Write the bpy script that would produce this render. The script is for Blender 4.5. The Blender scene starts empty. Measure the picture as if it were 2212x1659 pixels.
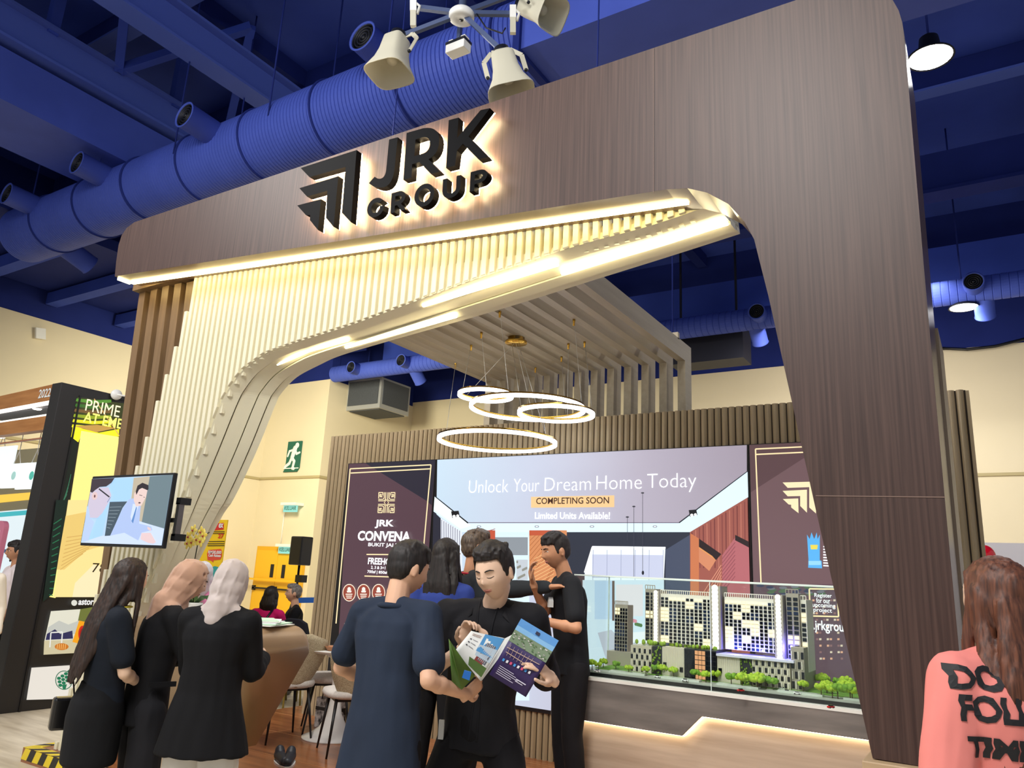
import bpy, bmesh, math, random
from mathutils import Vector, Matrix, noise, Euler
random.seed(7)
C = bpy.context.scene.collection
SC = bpy.context.scene
R = math.radians
# ---------------------------------------------------------------- camera
FPX, CX, CY, CAMZ = 1636.0, 1106.0, 829.5, 1.55
_y = Vector((1054., 467.5, FPX)).normalized()
_x = Vector((2666., -282.5, -FPX)); _x = (_x - _y * _x.dot(_y)).normalized()
_z = _x.cross(_y)
if _z[1] > 0: _z = -_z
ROT = Matrix((_x, _y, _z))                      # camera (right, down, forward) -> world
CAMP = Vector((0, 0, CAMZ))
cam_d = bpy.data.cameras.new('camera'); cam = bpy.data.objects.new('camera', cam_d); C.objects.link(cam)
cam_d.sensor_width = 36.0; cam_d.sensor_fit = 'HORIZONTAL'; cam_d.lens = FPX / 2212 * 36.0
cam_d.clip_end = 200
_r, _d, _f = ROT.col[0], ROT.col[1], ROT.col[2]
cam.matrix_world = Matrix(((_r[0], -_d[0], -_f[0], 0), (_r[1], -_d[1], -_f[1], 0), (_r[2], -_d[2], -_f[2], CAMZ), (0, 0, 0, 1)))
SC.camera = cam
# ---------------------------------------------------------------- world, light, exposure
SC.view_settings.view_transform = 'Standard'; SC.view_settings.look = 'None'
SC.view_settings.gamma = 1.0; SC.view_settings.use_curve_mapping = False
SC.view_settings.exposure = 0.0
SC.cycles.transparent_max_bounces = 40
W = bpy.data.worlds.new('hall_air'); SC.world = W; W.use_nodes = True
W.node_tree.nodes['Background'].inputs[0].default_value = (0.86, 0.92, 1.0, 1)
W.node_tree.nodes['Background'].inputs[1].default_value = 0.40
def area(name, loc, size, power, col=(1, 1, 1), target=None, sy=None):
    l = bpy.data.lights.new(name, 'AREA'); l.energy = power; l.color = col; l.size = size
    if sy: l.shape = 'RECTANGLE'; l.size_y = sy
    o = bpy.data.objects.new(name, l); C.objects.link(o); o.location = loc
    t = Vector(target) if target is not None else Vector(loc) - Vector((0, 0, 1))
    o.rotation_euler = (t - Vector(loc)).to_track_quat('-Z', 'Y').to_euler()
    return o
# added unseen fill lights over the aisle, the stand and the hall behind it
area('aisle_fill', (-1.5, -1.5, 6.5), 2.2, 370, (1, .97, .93), (-2.2, 3.0, 1.0))
area('aisle_side_fill', (-7.0, 0.0, 6.5), 2.2, 260, (1, .97, .93), (-5.0, 3.0, 1.0))
area('stand_fill', (-5.2, 4.7, 5.4), 1.0, 130, (1, .96, .9), (-3.0, 4.9, 0.6))
area('hall_fill', (-11.5, 9.0, 5.6), 2.0, 620, (1, .93, .70), (-14.0, 13.0, 1.5))
area('rear_fill', (-2.0, 13.0, 5.6), 3.0, 300, (1, .93, .82), (-1.0, 17.0, 2.0))
# ---------------------------------------------------------------- pixel helpers
def ray(px, py): return ROT @ Vector((px - CX, py - CY, FPX))
def onY(px, py, y): d = ray(px, py); return CAMP + d * (y / d[1])
def onZ(px, py, z): d = ray(px, py); return CAMP + d * ((z - CAMZ) / d[2])
def onX(px, py, x): d = ray(px, py); return CAMP + d * (x / d[0])
def atD(px, py, D): d = ray(px, py); return CAMP + d * (D / FPX)
# ---------------------------------------------------------------- materials
MATS = {}
def lin(c):
    return tuple((v / 255 / 12.92) if v / 255 <= .04045 else ((v / 255 + .055) / 1.055) ** 2.4 for v in c)
def mat(name, rgb, rough=.5, metal=0., emit=0., var=0., scale=(6, 6, 6), rgb2=None, bump=0., spec=.5, detail=4, sheen=0., coat=0.):
    """rgb in 0..255; var/rgb2 give a procedural noise between two tones"""
    if name in MATS: return MATS[name]
    m = bpy.data.materials.new(name); m.use_nodes = True; nt = m.node_tree
    b = nt.nodes['Principled BSDF']; c = lin(rgb)
    b.inputs['Base Color'].default_value = (*c, 1); b.inputs['Roughness'].default_value = rough
    b.inputs['Metallic'].default_value = metal; b.inputs['Specular IOR Level'].default_value = spec
    if sheen: b.inputs['Sheen Weight'].default_value = sheen
    if coat: b.inputs['Coat Weight'].default_value = coat; b.inputs['Coat Roughness'].default_value = .15
    if emit:
        b.inputs['Emission Color'].default_value = (*c, 1); b.inputs['Emission Strength'].default_value = emit
    if var or rgb2 or bump:
        tc = nt.nodes.new('ShaderNodeTexCoord'); mp = nt.nodes.new('ShaderNodeMapping'); nz = nt.nodes.new('ShaderNodeTexNoise')
        mp.inputs['Scale'].default_value = scale; nz.inputs['Scale'].default_value = 1.0; nz.inputs['Detail'].default_value = detail
        nt.links.new(tc.outputs['Object'], mp.inputs[0]); nt.links.new(mp.outputs[0], nz.inputs['Vector'])
        if var or rgb2:
            cr = nt.nodes.new('ShaderNodeValToRGB')
            c2 = lin(rgb2) if rgb2 else tuple(min(1, v * (1 + var)) for v in c)
            c1 = c if rgb2 else tuple(v * (1 - var) for v in c)
            cr.color_ramp.elements[0].position = .32; cr.color_ramp.elements[1].position = .68
            cr.color_ramp.elements[0].color = (*c1, 1); cr.color_ramp.elements[1].color = (*c2, 1)
            nt.links.new(nz.outputs[0], cr.inputs[0]); nt.links.new(cr.outputs[0], b.inputs['Base Color'])
            if emit: nt.links.new(cr.outputs[0], b.inputs['Emission Color'])
        if bump:
            bp = nt.nodes.new('ShaderNodeBump'); bp.inputs['Strength'].default_value = bump; bp.inputs['Distance'].default_value = .01
            nt.links.new(nz.outputs[0], bp.inputs['Height']); nt.links.new(bp.outputs[0], b.inputs['Normal'])
    MATS[name] = m; return m
def glow(name, rgb, s):
    """a thing that gives off light: lamps, LED strips, lit screens and backlit prints"""
    if name in MATS: return MATS[name]
    m = bpy.data.materials.new(name); m.use_nodes = True; nt = m.node_tree
    b = nt.nodes['Principled BSDF']; c = lin(rgb)
    b.inputs['Base Color'].default_value = (*[v * .12 for v in c], 1); b.inputs['Roughness'].default_value = .35
    b.inputs['Emission Color'].default_value = (*c, 1); b.inputs['Emission Strength'].default_value = s
    MATS[name] = m; return m
def pr(rgb, s=.92):           # ink on a backlit print
    return glow('backlit_print_%02x%02x%02x_%d' % (*rgb, int(s * 100)), rgb, s)
def glass_mat(name, tint=(.97, 1, .985)):
    m = bpy.data.materials.new(name); m.use_nodes = True; nt = m.node_tree
    for n in list(nt.nodes): nt.nodes.remove(n)
    o = nt.nodes.new('ShaderNodeOutputMaterial'); mx = nt.nodes.new('ShaderNodeMixShader')
    t = nt.nodes.new('ShaderNodeBsdfTransparent'); g = nt.nodes.new('ShaderNodeBsdfGlossy'); lw = nt.nodes.new('ShaderNodeLayerWeight'); pw_ = nt.nodes.new('ShaderNodeMath'); fr = nt.nodes.new('ShaderNodeMath')
    t.inputs[0].default_value = (*tint, 1); g.inputs['Roughness'].default_value = .02; lw.inputs[0].default_value = .5; pw_.operation = 'POWER'; pw_.inputs[1].default_value = 4.0; fr.operation = 'MULTIPLY_ADD'; fr.inputs[1].default_value = .55; fr.inputs[2].default_value = .02
    nt.links.new(lw.outputs['Facing'], pw_.inputs[0]); nt.links.new(pw_.outputs[0], fr.inputs[0])
    nt.links.new(fr.outputs[0], mx.inputs[0]); nt.links.new(t.outputs[0], mx.inputs[1]); nt.links.new(g.outputs[0], mx.inputs[2])
    nt.links.new(mx.outputs[0], o.inputs[0]); MATS[name] = m; return m
# ---------------------------------------------------------------- mesh builder
class MB:
    def __init__(s): s.v = []; s.f = []; s.m = []; s.sm = []
    def add(s, vs, fs, m=0, smooth=False):
        o = len(s.v); s.v += [Vector(p) for p in vs]
        for f in fs: s.f.append([i + o for i in f]); s.m.append(m); s.sm.append(smooth)
        return s
    def box(s, a, b, m=0):
        x0, y0, z0 = a; x1, y1, z1 = b
        return s.add([(x0,y0,z0),(x1,y0,z0),(x1,y1,z0),(x0,y1,z0),(x0,y0,z1),(x1,y0,z1),(x1,y1,z1),(x0,y1,z1)],
            [(0,3,2,1),(4,5,6,7),(0,1,5,4),(1,2,6,5),(2,3,7,6),(3,0,4,7)], m)
    def bar(s, p, q, w, h, m=0, up=(0, 0, 1)):
        p = Vector(p); q = Vector(q); d = (q - p).normalized(); u = Vector(up)
        if abs(d.dot(u)) > .98: u = Vector((1, 0, 0))
        r = d.cross(u).normalized() * (w / 2); t = r.cross(d).normalized() * (h / 2)
        return s.add([p-r-t, p+r-t, p+r+t, p-r+t, q-r-t, q+r-t, q+r+t, q-r+t],
            [(0,1,2,3),(4,7,6,5),(0,4,5,1),(1,5,6,2),(2,6,7,3),(3,7,4,0)], m)
    def poly(s, pts, m=0): return s.add(pts, [list(range(len(pts)))], m)
    def prism(s, pts, d, m=0, mside=None, smooth=False):
        """flat outline pts pushed along vector d"""
        n = len(pts); d = Vector(d); a = [Vector(p) for p in pts]
        s.add(a + [p + d for p in a], [list(range(n)), list(range(2*n-1, n-1, -1))], m)
        o = len(s.v) - 2*n
        for i in range(n):
            j = (i + 1) % n; s.f.append([o+i, o+n+i, o+n+j, o+j]); s.m.append(m if mside is None else mside); s.sm.append(smooth)
        return s
    def strip(s, A, B, m=0, smooth=True, closed=False):
        n = len(A); k = n if closed else n - 1
        return s.add(list(A) + list(B), [(i, (i+1) % n, n + (i+1) % n, n + i) for i in range(k)], m, smooth)
    def rings(s, rs, m=0, smooth=True, caps=True):
        n = len(rs[0]); vs = [p for r in rs for p in r]; fs = []
        for k in range(len(rs) - 1):
            for i in range(n):
                j = (i + 1) % n; fs.append((k*n+i, k*n+j, (k+1)*n+j, (k+1)*n+i))
        if caps: fs.append(list(range(n-1, -1, -1))); fs.append([(len(rs)-1)*n + i for i in range(n)])
        return s.add(vs, fs, m, smooth)
    def tube(s, pts, r, m=0, n=10, smooth=True, caps=True):
        pts = [Vector(p) for p in pts]; rr = r if isinstance(r, (list, tuple)) else [r] * len(pts)
        rs = []; prev = None
        for i, p in enumerate(pts):
            d = (pts[min(i+1, len(pts)-1)] - pts[max(i-1, 0)])
            d = d.normalized() if d.length > 1e-9 else Vector((0, 0, 1))
            if prev is None:
                a = d.cross(Vector((0, 0, 1)) if abs(d.z) < .9 else Vector((1, 0, 0))).normalized()
            else:
                a = prev - d * prev.dot(d); a = a.normalized() if a.length > 1e-6 else d.orthogonal().normalized()
            prev = a; b = d.cross(a)
            rs.append([p + (a * math.cos(t) + b * math.sin(t)) * rr[i] for t in [2*math.pi*k/n for k in range(n)]])
        return s.rings(rs, m, smooth, caps)
    def lathe(s, prof, c=(0, 0, 0), ax=(0, 0, 1), m=0, n=24, smooth=True, caps=True):
        c = Vector(c); ax = Vector(ax).normalized(); a = ax.orthogonal().normalized(); b = ax.cross(a)
        return s.rings([[c + ax * h + (a * math.cos(2*math.pi*k/n) + b * math.sin(2*math.pi*k/n)) * r for k in range(n)] for r, h in prof], m, smooth, caps)
    def ell(s, c, ra, rot=None, m=0, n=16, k=10):
        c = Vector(c); vs = []; fs = []
        ra = (ra, ra, ra) if not isinstance(ra, (tuple, list)) else ra
        for i in range(1, k):
            t = math.pi * i / k
            for j in range(n):
                q = 2 * math.pi * j / n
                p = Vector((ra[0]*math.sin(t)*math.cos(q), ra[1]*math.sin(t)*math.sin(q), ra[2]*math.cos(t)))
                vs.append(c + (rot @ p if rot is not None else p))
        for d in (1, -1):
            p = Vector((0, 0, ra[2]*d)); vs.append(c + (rot @ p if rot is not None else p))
        T = len(vs) - 2; B = T + 1
        for i in range(k - 2):
            for j in range(n):
                jj = (j+1) % n; fs.append((i*n+j, (i+1)*n+j, (i+1)*n+jj, i*n+jj))
        for j in range(n):
            jj = (j+1) % n; fs.append((T, j, jj)); fs.append((B, (k-2)*n+jj, (k-2)*n+j))
        return s.add(vs, fs, m, True)
    def cap(s, p, q, r0, r1, m=0, n=12):
        """tapered limb piece with rounded ends"""
        p = Vector(p); q = Vector(q); d = q - p
        if d.length < 1e-6: return s.ell(p, r0, m=m)
        L = d.length; d = d / L; a = d.orthogonal().normalized(); b = d.cross(a); rs = []
        for t in (-.97, -.7, -.35, 0): rs.append((p + d * (r0 * t), r0 * math.sqrt(max(0, 1 - t*t))))
        for t in (0, .35, .7, .97): rs.append((q + d * (r1 * t), r1 * math.sqrt(max(0, 1 - t*t))))
        return s.rings([[c + (a*math.cos(2*math.pi*k/n) + b*math.sin(2*math.pi*k/n)) * r for k in range(n)] for c, r in rs], m)
    def limb(s, pts, rr, m=0, n=12):
        for i in range(len(pts) - 1): s.cap(pts[i], pts[i+1], rr[i], rr[i+1], m, n)
        return s
    def build(s, name, mats, parent=None, off=None, bevel=0.):
        off = Vector(off) if off is not None else root_loc(parent)
        me = bpy.data.meshes.new(name)
        me.from_pydata([p - off for p in s.v], [], s.f)
        for mm in (mats if isinstance(mats, (list, tuple)) else [mats]): me.materials.append(mm)
        me.polygons.foreach_set('material_index', s.m); me.polygons.foreach_set('use_smooth', s.sm)
        bm = bmesh.new(); bm.from_mesh(me); bmesh.ops.recalc_face_normals(bm, faces=bm.faces[:]); bm.to_mesh(me); bm.free()
        me.update()
        o = bpy.data.objects.new(name, me); C.objects.link(o)
        if parent is not None: o.parent = parent
        else: o.location = off
        if bevel:
            b = o.modifiers.new('soft_edges', 'BEVEL'); b.width = bevel; b.segments = 2; b.limit_method = 'ANGLE'; b.angle_limit = R(40)
        return o
ROOTLOC = {}
def root_loc(o):
    if o is None: return Vector((0, 0, 0))
    while o.parent is not None: o = o.parent
    return ROOTLOC.get(o.name, Vector((0, 0, 0)))
def tag(o, label=None, cat=None, group=None, kind=None):
    if label: o['label'] = label
    if cat: o['category'] = cat
    if group: o['group'] = group
    if kind: o['kind'] = kind
    return o
def thing(name, label, cat, loc=(0, 0, 0), rz=0., group=None):
    o = bpy.data.objects.new(name, None); C.objects.link(o); o.location = loc; o.rotation_euler = (0, 0, rz)
    o.empty_display_size = .1
    ROOTLOC[o.name] = Vector(loc) if not rz else Vector((0, 0, 0))
    return tag(o, label, cat, group)
def struct(name, mb, m, **k): return tag(mb.build(name, m, None, **k), kind='structure')
def dup(root, loc, rz=None, label=None, group=None):
    r = root.copy(); C.objects.link(r); r.location = loc
    if rz is not None: r.rotation_euler = (0, 0, rz)
    if label: r['label'] = label
    if group: r['group'] = group
    for ch in list(root.children):
        c = ch.copy(); C.objects.link(c); c.parent = r
        for g in ch.children:
            d = g.copy(); C.objects.link(d); d.parent = c
    return r
TMP = bpy.data.scenes.new('work')
def baked(o):
    for c_ in list(o.users_collection): c_.objects.unlink(o)
    TMP.collection.objects.link(o); vl = TMP.view_layers[0]; vl.update(); dg = vl.depsgraph
    if dg is None:
        with bpy.context.temp_override(scene=TMP, view_layer=vl): dg = bpy.context.evaluated_depsgraph_get()
    dg.update(); me = bpy.data.meshes.new_from_object(o.evaluated_get(dg)); TMP.collection.objects.unlink(o); return me
def fuse(name, mb, m, parent=None, vox=.01, smooth=3, amp=0., nsc=(12, 12, 4), seed=0., off=None, strand=0.):
    """melts the rounded pieces of mb into one continuous skin, then adds soft folds"""
    tmp = mb.build(name + '_raw', m, None, off=(0, 0, 0))
    r = tmp.modifiers.new('r', 'REMESH'); r.mode = 'VOXEL'; r.voxel_size = vox; r.use_smooth_shade = True
    if smooth:
        q = tmp.modifiers.new('s', 'SMOOTH'); q.iterations = smooth; q.factor = .5
    me = baked(tmp); od = tmp.data; bpy.data.objects.remove(tmp); bpy.data.meshes.remove(od)
    me.name = name
    if amp or strand:
        N = len(me.vertices); nn = [0.] * (3*N); me.vertex_normals.foreach_get('vector', nn); cc = [0.] * (3*N); me.vertices.foreach_get('co', cc)
        for i in range(N):
            x, y, z = cc[3*i:3*i+3]
            d = amp * (1.2 * noise.noise((x*nsc[0] + seed, y*nsc[1], z*nsc[2])) + .5 * noise.noise((x*nsc[0]*2.3 + seed, y*nsc[1]*2.3 + 7, z*nsc[2]*2.3)))
            if strand: d += strand * noise.noise((x*120, y*120, z*5 + seed))
            for k in range(3): cc[3*i+k] += nn[3*i+k] * d
        me.vertices.foreach_set('co', cc); me.update()
    offv = Vector(off) if off is not None else root_loc(parent)
    if offv.length: me.transform(Matrix.Translation(-offv))
    me.materials.clear(); me.materials.append(m)
    me.polygons.foreach_set('use_smooth', [True] * len(me.polygons))
    o = bpy.data.objects.new(name, me); C.objects.link(o)
    if parent is not None: o.parent = parent
    else: o.location = offv
    return o
def text(name, s, m, parent, o, u, v, w=None, h=None, bold=0., ext=.0015, align='L', pos=None):
    """lettering on a plane: o = lower left corner (or middle), u/v unit vectors, fitted to width w / cap height h"""
    cu = bpy.data.curves.new(name, 'FONT'); cu.body = s; cu.size = 1.0; cu.offset = bold; cu.resolution_u = 3; cu.space_line = .9
    cu.align_x = 'CENTER' if align == 'C' else 'LEFT'
    t = bpy.data.objects.new(name + '_raw', cu); 
    me = baked(t); bpy.data.objects.remove(t); bpy.data.curves.remove(cu)
    xs = [p.co.x for p in me.vertices]; ys = [p.co.y for p in me.vertices]
    x0, x1, y0, y1 = min(xs), max(xs), min(ys), max(ys)
    if align == 'C': xc = (x0 + x1) / 2; x0 = xc
    sx = (w / (x1 - min(xs))) if w else None; sy = (h / (y1 - y0)) if h else None
    sx = sx or sy; sy = sy or sx
    u = Vector(u).normalized(); v = Vector(v).normalized(); n = u.cross(v); o = Vector(o); off = root_loc(parent)
    mb = MB(); mb.v = [o + u * ((p.co.x - x0) * sx) + v * ((p.co.y - y0) * sy) + n * ext for p in me.vertices]
    for f in me.polygons: mb.f.append(list(f.vertices)); mb.m.append(0); mb.sm.append(False)
    bpy.data.meshes.remove(me)
    return mb.build(name, m, parent)
def arc(c, r, a0, a1, n=8):
    return [(c[0] + r * math.cos(R(a0 + (a1 - a0) * i / n)), c[1] + r * math.sin(R(a0 + (a1 - a0) * i / n))) for i in range(n + 1)]
def filled(outer, holes, P, dn, name, m, parent):
    """a flat letter with holes, P maps 2-D to 3-D, dn the thickness vector"""
    bm = bmesh.new()
    def clean(lp):
        r = []
        for p in lp:
            if not r or math.hypot(p[0]-r[-1][0], p[1]-r[-1][1]) > 1e-4: r.append(p)
        while math.hypot(r[0][0]-r[-1][0], r[0][1]-r[-1][1]) < 1e-4: r.pop()
        return r
    outer = clean(outer); holes = [clean(h) for h in holes]
    for lp in [outer] + holes:
        vs = [bm.verts.new((x, y, 0)) for x, y in lp]
        for i in range(len(vs)): bm.edges.new((vs[i], vs[(i+1) % len(vs)]))
    bmesh.ops.triangle_fill(bm, edges=bm.edges[:], use_beauty=True, use_dissolve=False, normal=(0, 0, 1))
    bm.verts.index_update(); mb = MB(); n = len(bm.verts); dn = Vector(dn)
    base = [Vector(P(q.co.x, q.co.y)) for q in bm.verts]
    mb.v = base + [p + dn for p in base]
    for f in bm.faces:
        ids = [q.index for q in f.verts]; mb.f.append(ids); mb.f.append([i + n for i in reversed(ids)]); mb.m += [0, 0]; mb.sm += [False, False]
    k = 0
    for lp in [outer] + holes:
        L = len(lp)
        for i in range(L):
            a, b = k + i, k + (i+1) % L; mb.f.append([a, b, b + n, a + n]); mb.m.append(0); mb.sm.append(False)
        k += L
    bm.free(); return mb.build(name, m, parent)
# ================================================================ THE SETTING
M_floor = mat('hall_floor', (226, 214, 190), .38, rgb2=(184, 170, 146), scale=(1.2, 9, 1), detail=6)
M_wall = mat('cream_wall_paint', (222, 210, 180), .75, var=.02, scale=(.6, .6, .6))
M_blue = mat('blue_ceiling_paint', (58, 78, 172), .7, var=.12, scale=(.8, .8, .8), spec=.08)
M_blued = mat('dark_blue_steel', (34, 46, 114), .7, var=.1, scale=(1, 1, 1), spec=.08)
M_duct = mat('blue_duct_paint', (70, 88, 178), .5, var=.06, scale=(2, 2, 2), spec=.12)
M_black = mat('black_plastic', (18, 18, 20), .4)
M_white = mat('white_plastic', (232, 232, 228), .4)
M_grille = mat('dark_grille', (24, 26, 34), .5, metal=.3)
mb = MB().box((-30, -6, -.1), (9, 20, 0))
struct('floor', mb, M_floor)
struct('ceiling', MB().box((-30, -1.5, 9.6), (9, 20, 9.75)), M_blue)
struct('wall_left', MB().box((-17.3, 0, 0), (-17, 14.3, 6.43)).box((-17.3, 0, 6.43), (-17.02, 14.3, 9.6), 1), [M_wall, M_blued])
struct('wall_exit', MB().box((-17, 14, 0), (-14.7, 14.3, 6.43)).box((-17, 14.02, 6.43), (-14.7, 14.3, 9.6), 1), [M_wall, M_blued])
struct('wall_alcove', MB().box((-15, 14.3, 0), (-14.7, 17.5, 6.43)).box((-15, 14.3, 6.43), (-14.72, 17.5, 9.6), 1), [M_wall, M_blued])
struct('wall_back', MB().box((-15, 17.5, 0), (9, 17.8, 6.55)).box((-15, 17.52, 6.55), (9, 17.8, 9.6), 1), [M_wall, M_blued])
gz = 3.78
struct('trim_1', MB().box((-17, 13.96, gz), (-14.66, 14, gz + .06)).box((-17, 5, gz), (-16.96, 13.96, gz + .06)), mat('wall_groove', (176, 162, 120), .7))
struct('trim_2', MB().box((-14.7, 17.46, 3.9), (9, 17.5, 3.96)).box((-14.7, 14, gz), (-14.66, 17.46, gz + .06)), MATS['wall_groove'])
# ---- roof steel
def ysteel(name, label, pa, pb, z, w, h, m, y0=None, flange=0.):
    A = onZ(*pa, z); B = onZ(*pb, z); x = (A[0] + B[0]) / 2
    ya, yb = -1.0, 17.4
    q = MB().box((x - w*.12, ya, z), (x + w*.12, yb, z + h)).box((x - w/2, ya, z - .02), (x + w/2, yb, z + .02)).box((x - w/2, ya, z + h - .02), (x + w/2, yb, z + h + .02))
    return tag(q.build(name, m, None), label, 'roof beam'), x
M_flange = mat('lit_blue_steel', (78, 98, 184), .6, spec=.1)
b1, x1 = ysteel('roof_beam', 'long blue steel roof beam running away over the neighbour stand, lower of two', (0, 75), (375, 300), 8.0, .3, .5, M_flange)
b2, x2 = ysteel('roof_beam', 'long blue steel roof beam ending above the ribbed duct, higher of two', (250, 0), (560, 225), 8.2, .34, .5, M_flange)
q = MB()
for k in range(9):
    y = 1.2 + k * 1.9
    q.bar((x1 + .05, y, 8.5), (x2 - .05, y + .95, 9.3), .12, .12); q.bar((x2 - .05, y + .95, 9.3), (x1 + .05, y + 1.9, 8.5), .12, .12)
    q.bar((x1, y + .95, 8.45), (x1 + .02, y + .95, 9.6), .14, .14)
tag(q.build('roof_truss', M_blue, None), 'blue zigzag roof bracing between the two long steel beams', 'roof truss')
for k, y in enumerate((3.1, 5.0, 7.4, 9.2, 12.0)):
    z = 9.15
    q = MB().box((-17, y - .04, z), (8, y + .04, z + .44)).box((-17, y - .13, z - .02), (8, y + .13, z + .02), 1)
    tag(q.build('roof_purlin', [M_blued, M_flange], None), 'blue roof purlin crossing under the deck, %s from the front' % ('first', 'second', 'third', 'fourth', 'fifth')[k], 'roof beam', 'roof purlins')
for k in range(3):                                             # panel seams of the deck
    x = (-9.2, -5.6, 1.5)[k]
    tag(MB().box((x - .12, -1, 9.3), (x + .12, 17.4, 9.6)).build('roof_rib', M_blued, None), 'thin dark rib of the blue roof deck, %s from the neighbour stand' % ('first', 'second', 'third')[k], 'roof beam', 'roof ribs')
A = onZ(0, 175, 7.4); B = onZ(0, 245, 7.4); xa = A[0]; xb = B[0]
t = thing('rectangular_air_duct', 'flat rectangular bright blue air duct high over the neighbour stand', 'air duct', (-14, 6, 7.4))
MB().box((onZ(160, 262, 7.4)[0] - 1.3, 1, 7.2), (onZ(160, 262, 7.4)[0], 13.8, 7.9)).build('duct_body', M_duct, t)  # brighter blue puts the bounced hall light into the duct colour
# louvred blue bulkhead over the neighbour stand
t = thing('louvre_bulkhead', 'low blue slatted bulkhead above the wall of the neighbour stand', 'bulkhead', (-15.5, 9, 6.4))
for k in range(7):
    MB().box((-16.9, 3 + k*1.55, 6.75), (-13.6, 3.25 + k*1.55, 7.0)).build('slat', M_blue, t)
MB().box((-16.9, 2.6, 7.05), (-13.4, 13.9, 7.25)).build('deck_panel', M_blued, t)
# ---- the big ribbed duct
DY, DR = 5.6, .46
c1 = onY(740, 258, DY); c0 = onY(466, 354, DY); DZ = (c0[2] + c1[2]) / 2
xl = onY(60, 505, DY)[0]; xr = onY(1192, 100, DY)[0]
t = thing('ribbed_air_duct', 'large round ribbed blue air duct with jet nozzles passing over the stand', 'air duct', (xl, DY, DZ))
prof = []; x = xl; L = xr - xl; n = int(L / .055)
for k in range(n):
    prof.append((DR, k * .055)); prof.append((DR, k * .055 + .04)); prof.append((DR - .014, k * .055 + .0475))
MB().lathe([(.02, -.05), (DR * .8, -.04), (DR, 0)] + prof[1:] + [(DR, L)], (xl, DY, DZ), (1, 0, 0), n=48, smooth=False).build('duct_tube', M_duct, t)
for k in range(9):
    MB().lathe([(DR + .004, -.012), (DR + .022, -.008), (DR + .022, .008), (DR + .004, .012)], (xl + 1.0 + k * 1.25, DY, DZ), (1, 0, 0), n=40).build('joint_ring', M_blued, t)
def nozzle(par, x, y, z, d, r=.17, L=.62):
    d = Vector(d).normalized(); c = Vector((x, y, z))
    o = MB().lathe([(r, 0), (r, L), (r + .01, L + .01), (r - .015, L + .012), (r - .015, L - .02)], c, d, n=24, caps=False).build('nozzle', M_duct, par)
    g = MB()
    for rr in (.16, .125, .09, .055): g.lathe([(r*rr/.17, L - .03), (r*rr/.17, L - .005), (r*(rr-.014)/.17, L - .005), (r*(rr-.014)/.17, L - .03)], c, d, n=24, caps=False)
    g.lathe([(r, L - .05), (.001, L - .05)], c, d, n=24, caps=False).lathe([(.03*r/.17, L-.04), (.02*r/.17, L), (.001, L)], c, d, n=12)
    g.build('grille', M_grille, o)
for px, py in ((398, 300), (165, 395), (15, 450), (783, 150)):
    p = onY(px, py, DY - .62 - .15)
    nozzle(t, p[0], DY - .2, DZ + .12, (0, -1, .05))
for px, py in ((190, 535), (470, 440)):
    p = onY(px, py, DY + .7); nozzle(t, p[0], DY + .2, DZ - .15, (0, 1, -.35))
q = MB()
t2 = thing('box_duct', 'square blue plenum duct joining the ribbed duct above the signboard', 'air duct', (xr, DY, DZ))
MB().box((xr, DY - .62, DZ - .55), (xr + 6, DY + .62, DZ + .6)).build('duct_body', M_duct, t2)
MB().box((xr - .03, DY - .66, DZ - .6), (xr + .04, DY + .66, DZ + .64)).build('flange', M_blued, t2)
MB().tube([(xr + .6, DY - .64, DZ + .5), (xr + .55, DY - .64, DZ + 3.0)], .03).build('hanger_rod', M_blued, t2)
# hanger rods of the ribbed duct
for k in range(5):
    x = xl + 1.0 + k * 1.85
    MB().tube([(x, DY - DR, DZ), (x, DY - DR, 9.6)], .012, n=6).tube([(x, DY + DR, DZ), (x, DY + DR, 9.6)], .012, n=6).build('hanger_rod', M_blued, t)
# ---- second duct far behind
P = atD(2103, 610, 12.2); EY, EZ = P[1] + .35, P[2]
t = thing('rear_air_duct', 'slimmer round blue air duct with nozzles crossing the hall behind the stand', 'air duct', (0, EY, EZ))
xe = max(onY(700, 800, EY)[0], -14.4)
prof = []
for k in range(int((6 - xe) / .12)): prof += [(.21, k*.12), (.21, k*.12 + .1), (.2, k*.12 + .11)]
MB().lathe(prof, (xe, EY, EZ), (1, 0, 0), n=28, smooth=False).build('duct_tube', M_duct, t)
for px, py in ((2103, 610), (1636, 685), (868, 785), (760, 800)):
    p = onY(px, py, EY - .35); nozzle(t, p[0], EY - .1, EZ, (0, -1, 0), .15, .3)
for px, py in ((1640, 740), (2125, 650), (905, 810)):
    p = onY(px, py, EY + .3); nozzle(t, p[0], EY + .1, EZ - .1, (0, 1, -.9), .15, .38)
# far blue steelwork above the back wall
tag(MB().box((-14, 15.2, 7.0), (9, 15.6, 7.9)).box((-14, 15.05, 6.95), (9, 15.75, 7.02)).build('roof_girder', M_blue, None), 'deep blue steel girder near the rear wall of the hall', 'roof beam')
tag(MB().box((-14, 12.9, 7.9), (9, 13.1, 8.6)).box((-14, 12.8, 7.86), (9, 13.2, 7.92)).build('roof_girder', M_blued, None), 'dark blue steel girder in front of the deep rear girder', 'roof beam')
P = onY(1530, 745, 14.5)
tag(MB().box((P[0] - .75, 14.3, P[2] - .4), (P[0] + .75, 14.9, P[2] + .4)).box((P[0] - .6, 14.5, P[2] + .4), (P[0] - .56, 14.54, 9.6)).box((P[0] + .56, 14.5, P[2] + .4), (P[0] + .6, 14.54, 9.6)).build('rear_hanging_box', mat('dark_box', (22, 24, 40), .6), None), 'dark box hung under the roof behind the slatted canopy', 'box')
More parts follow.
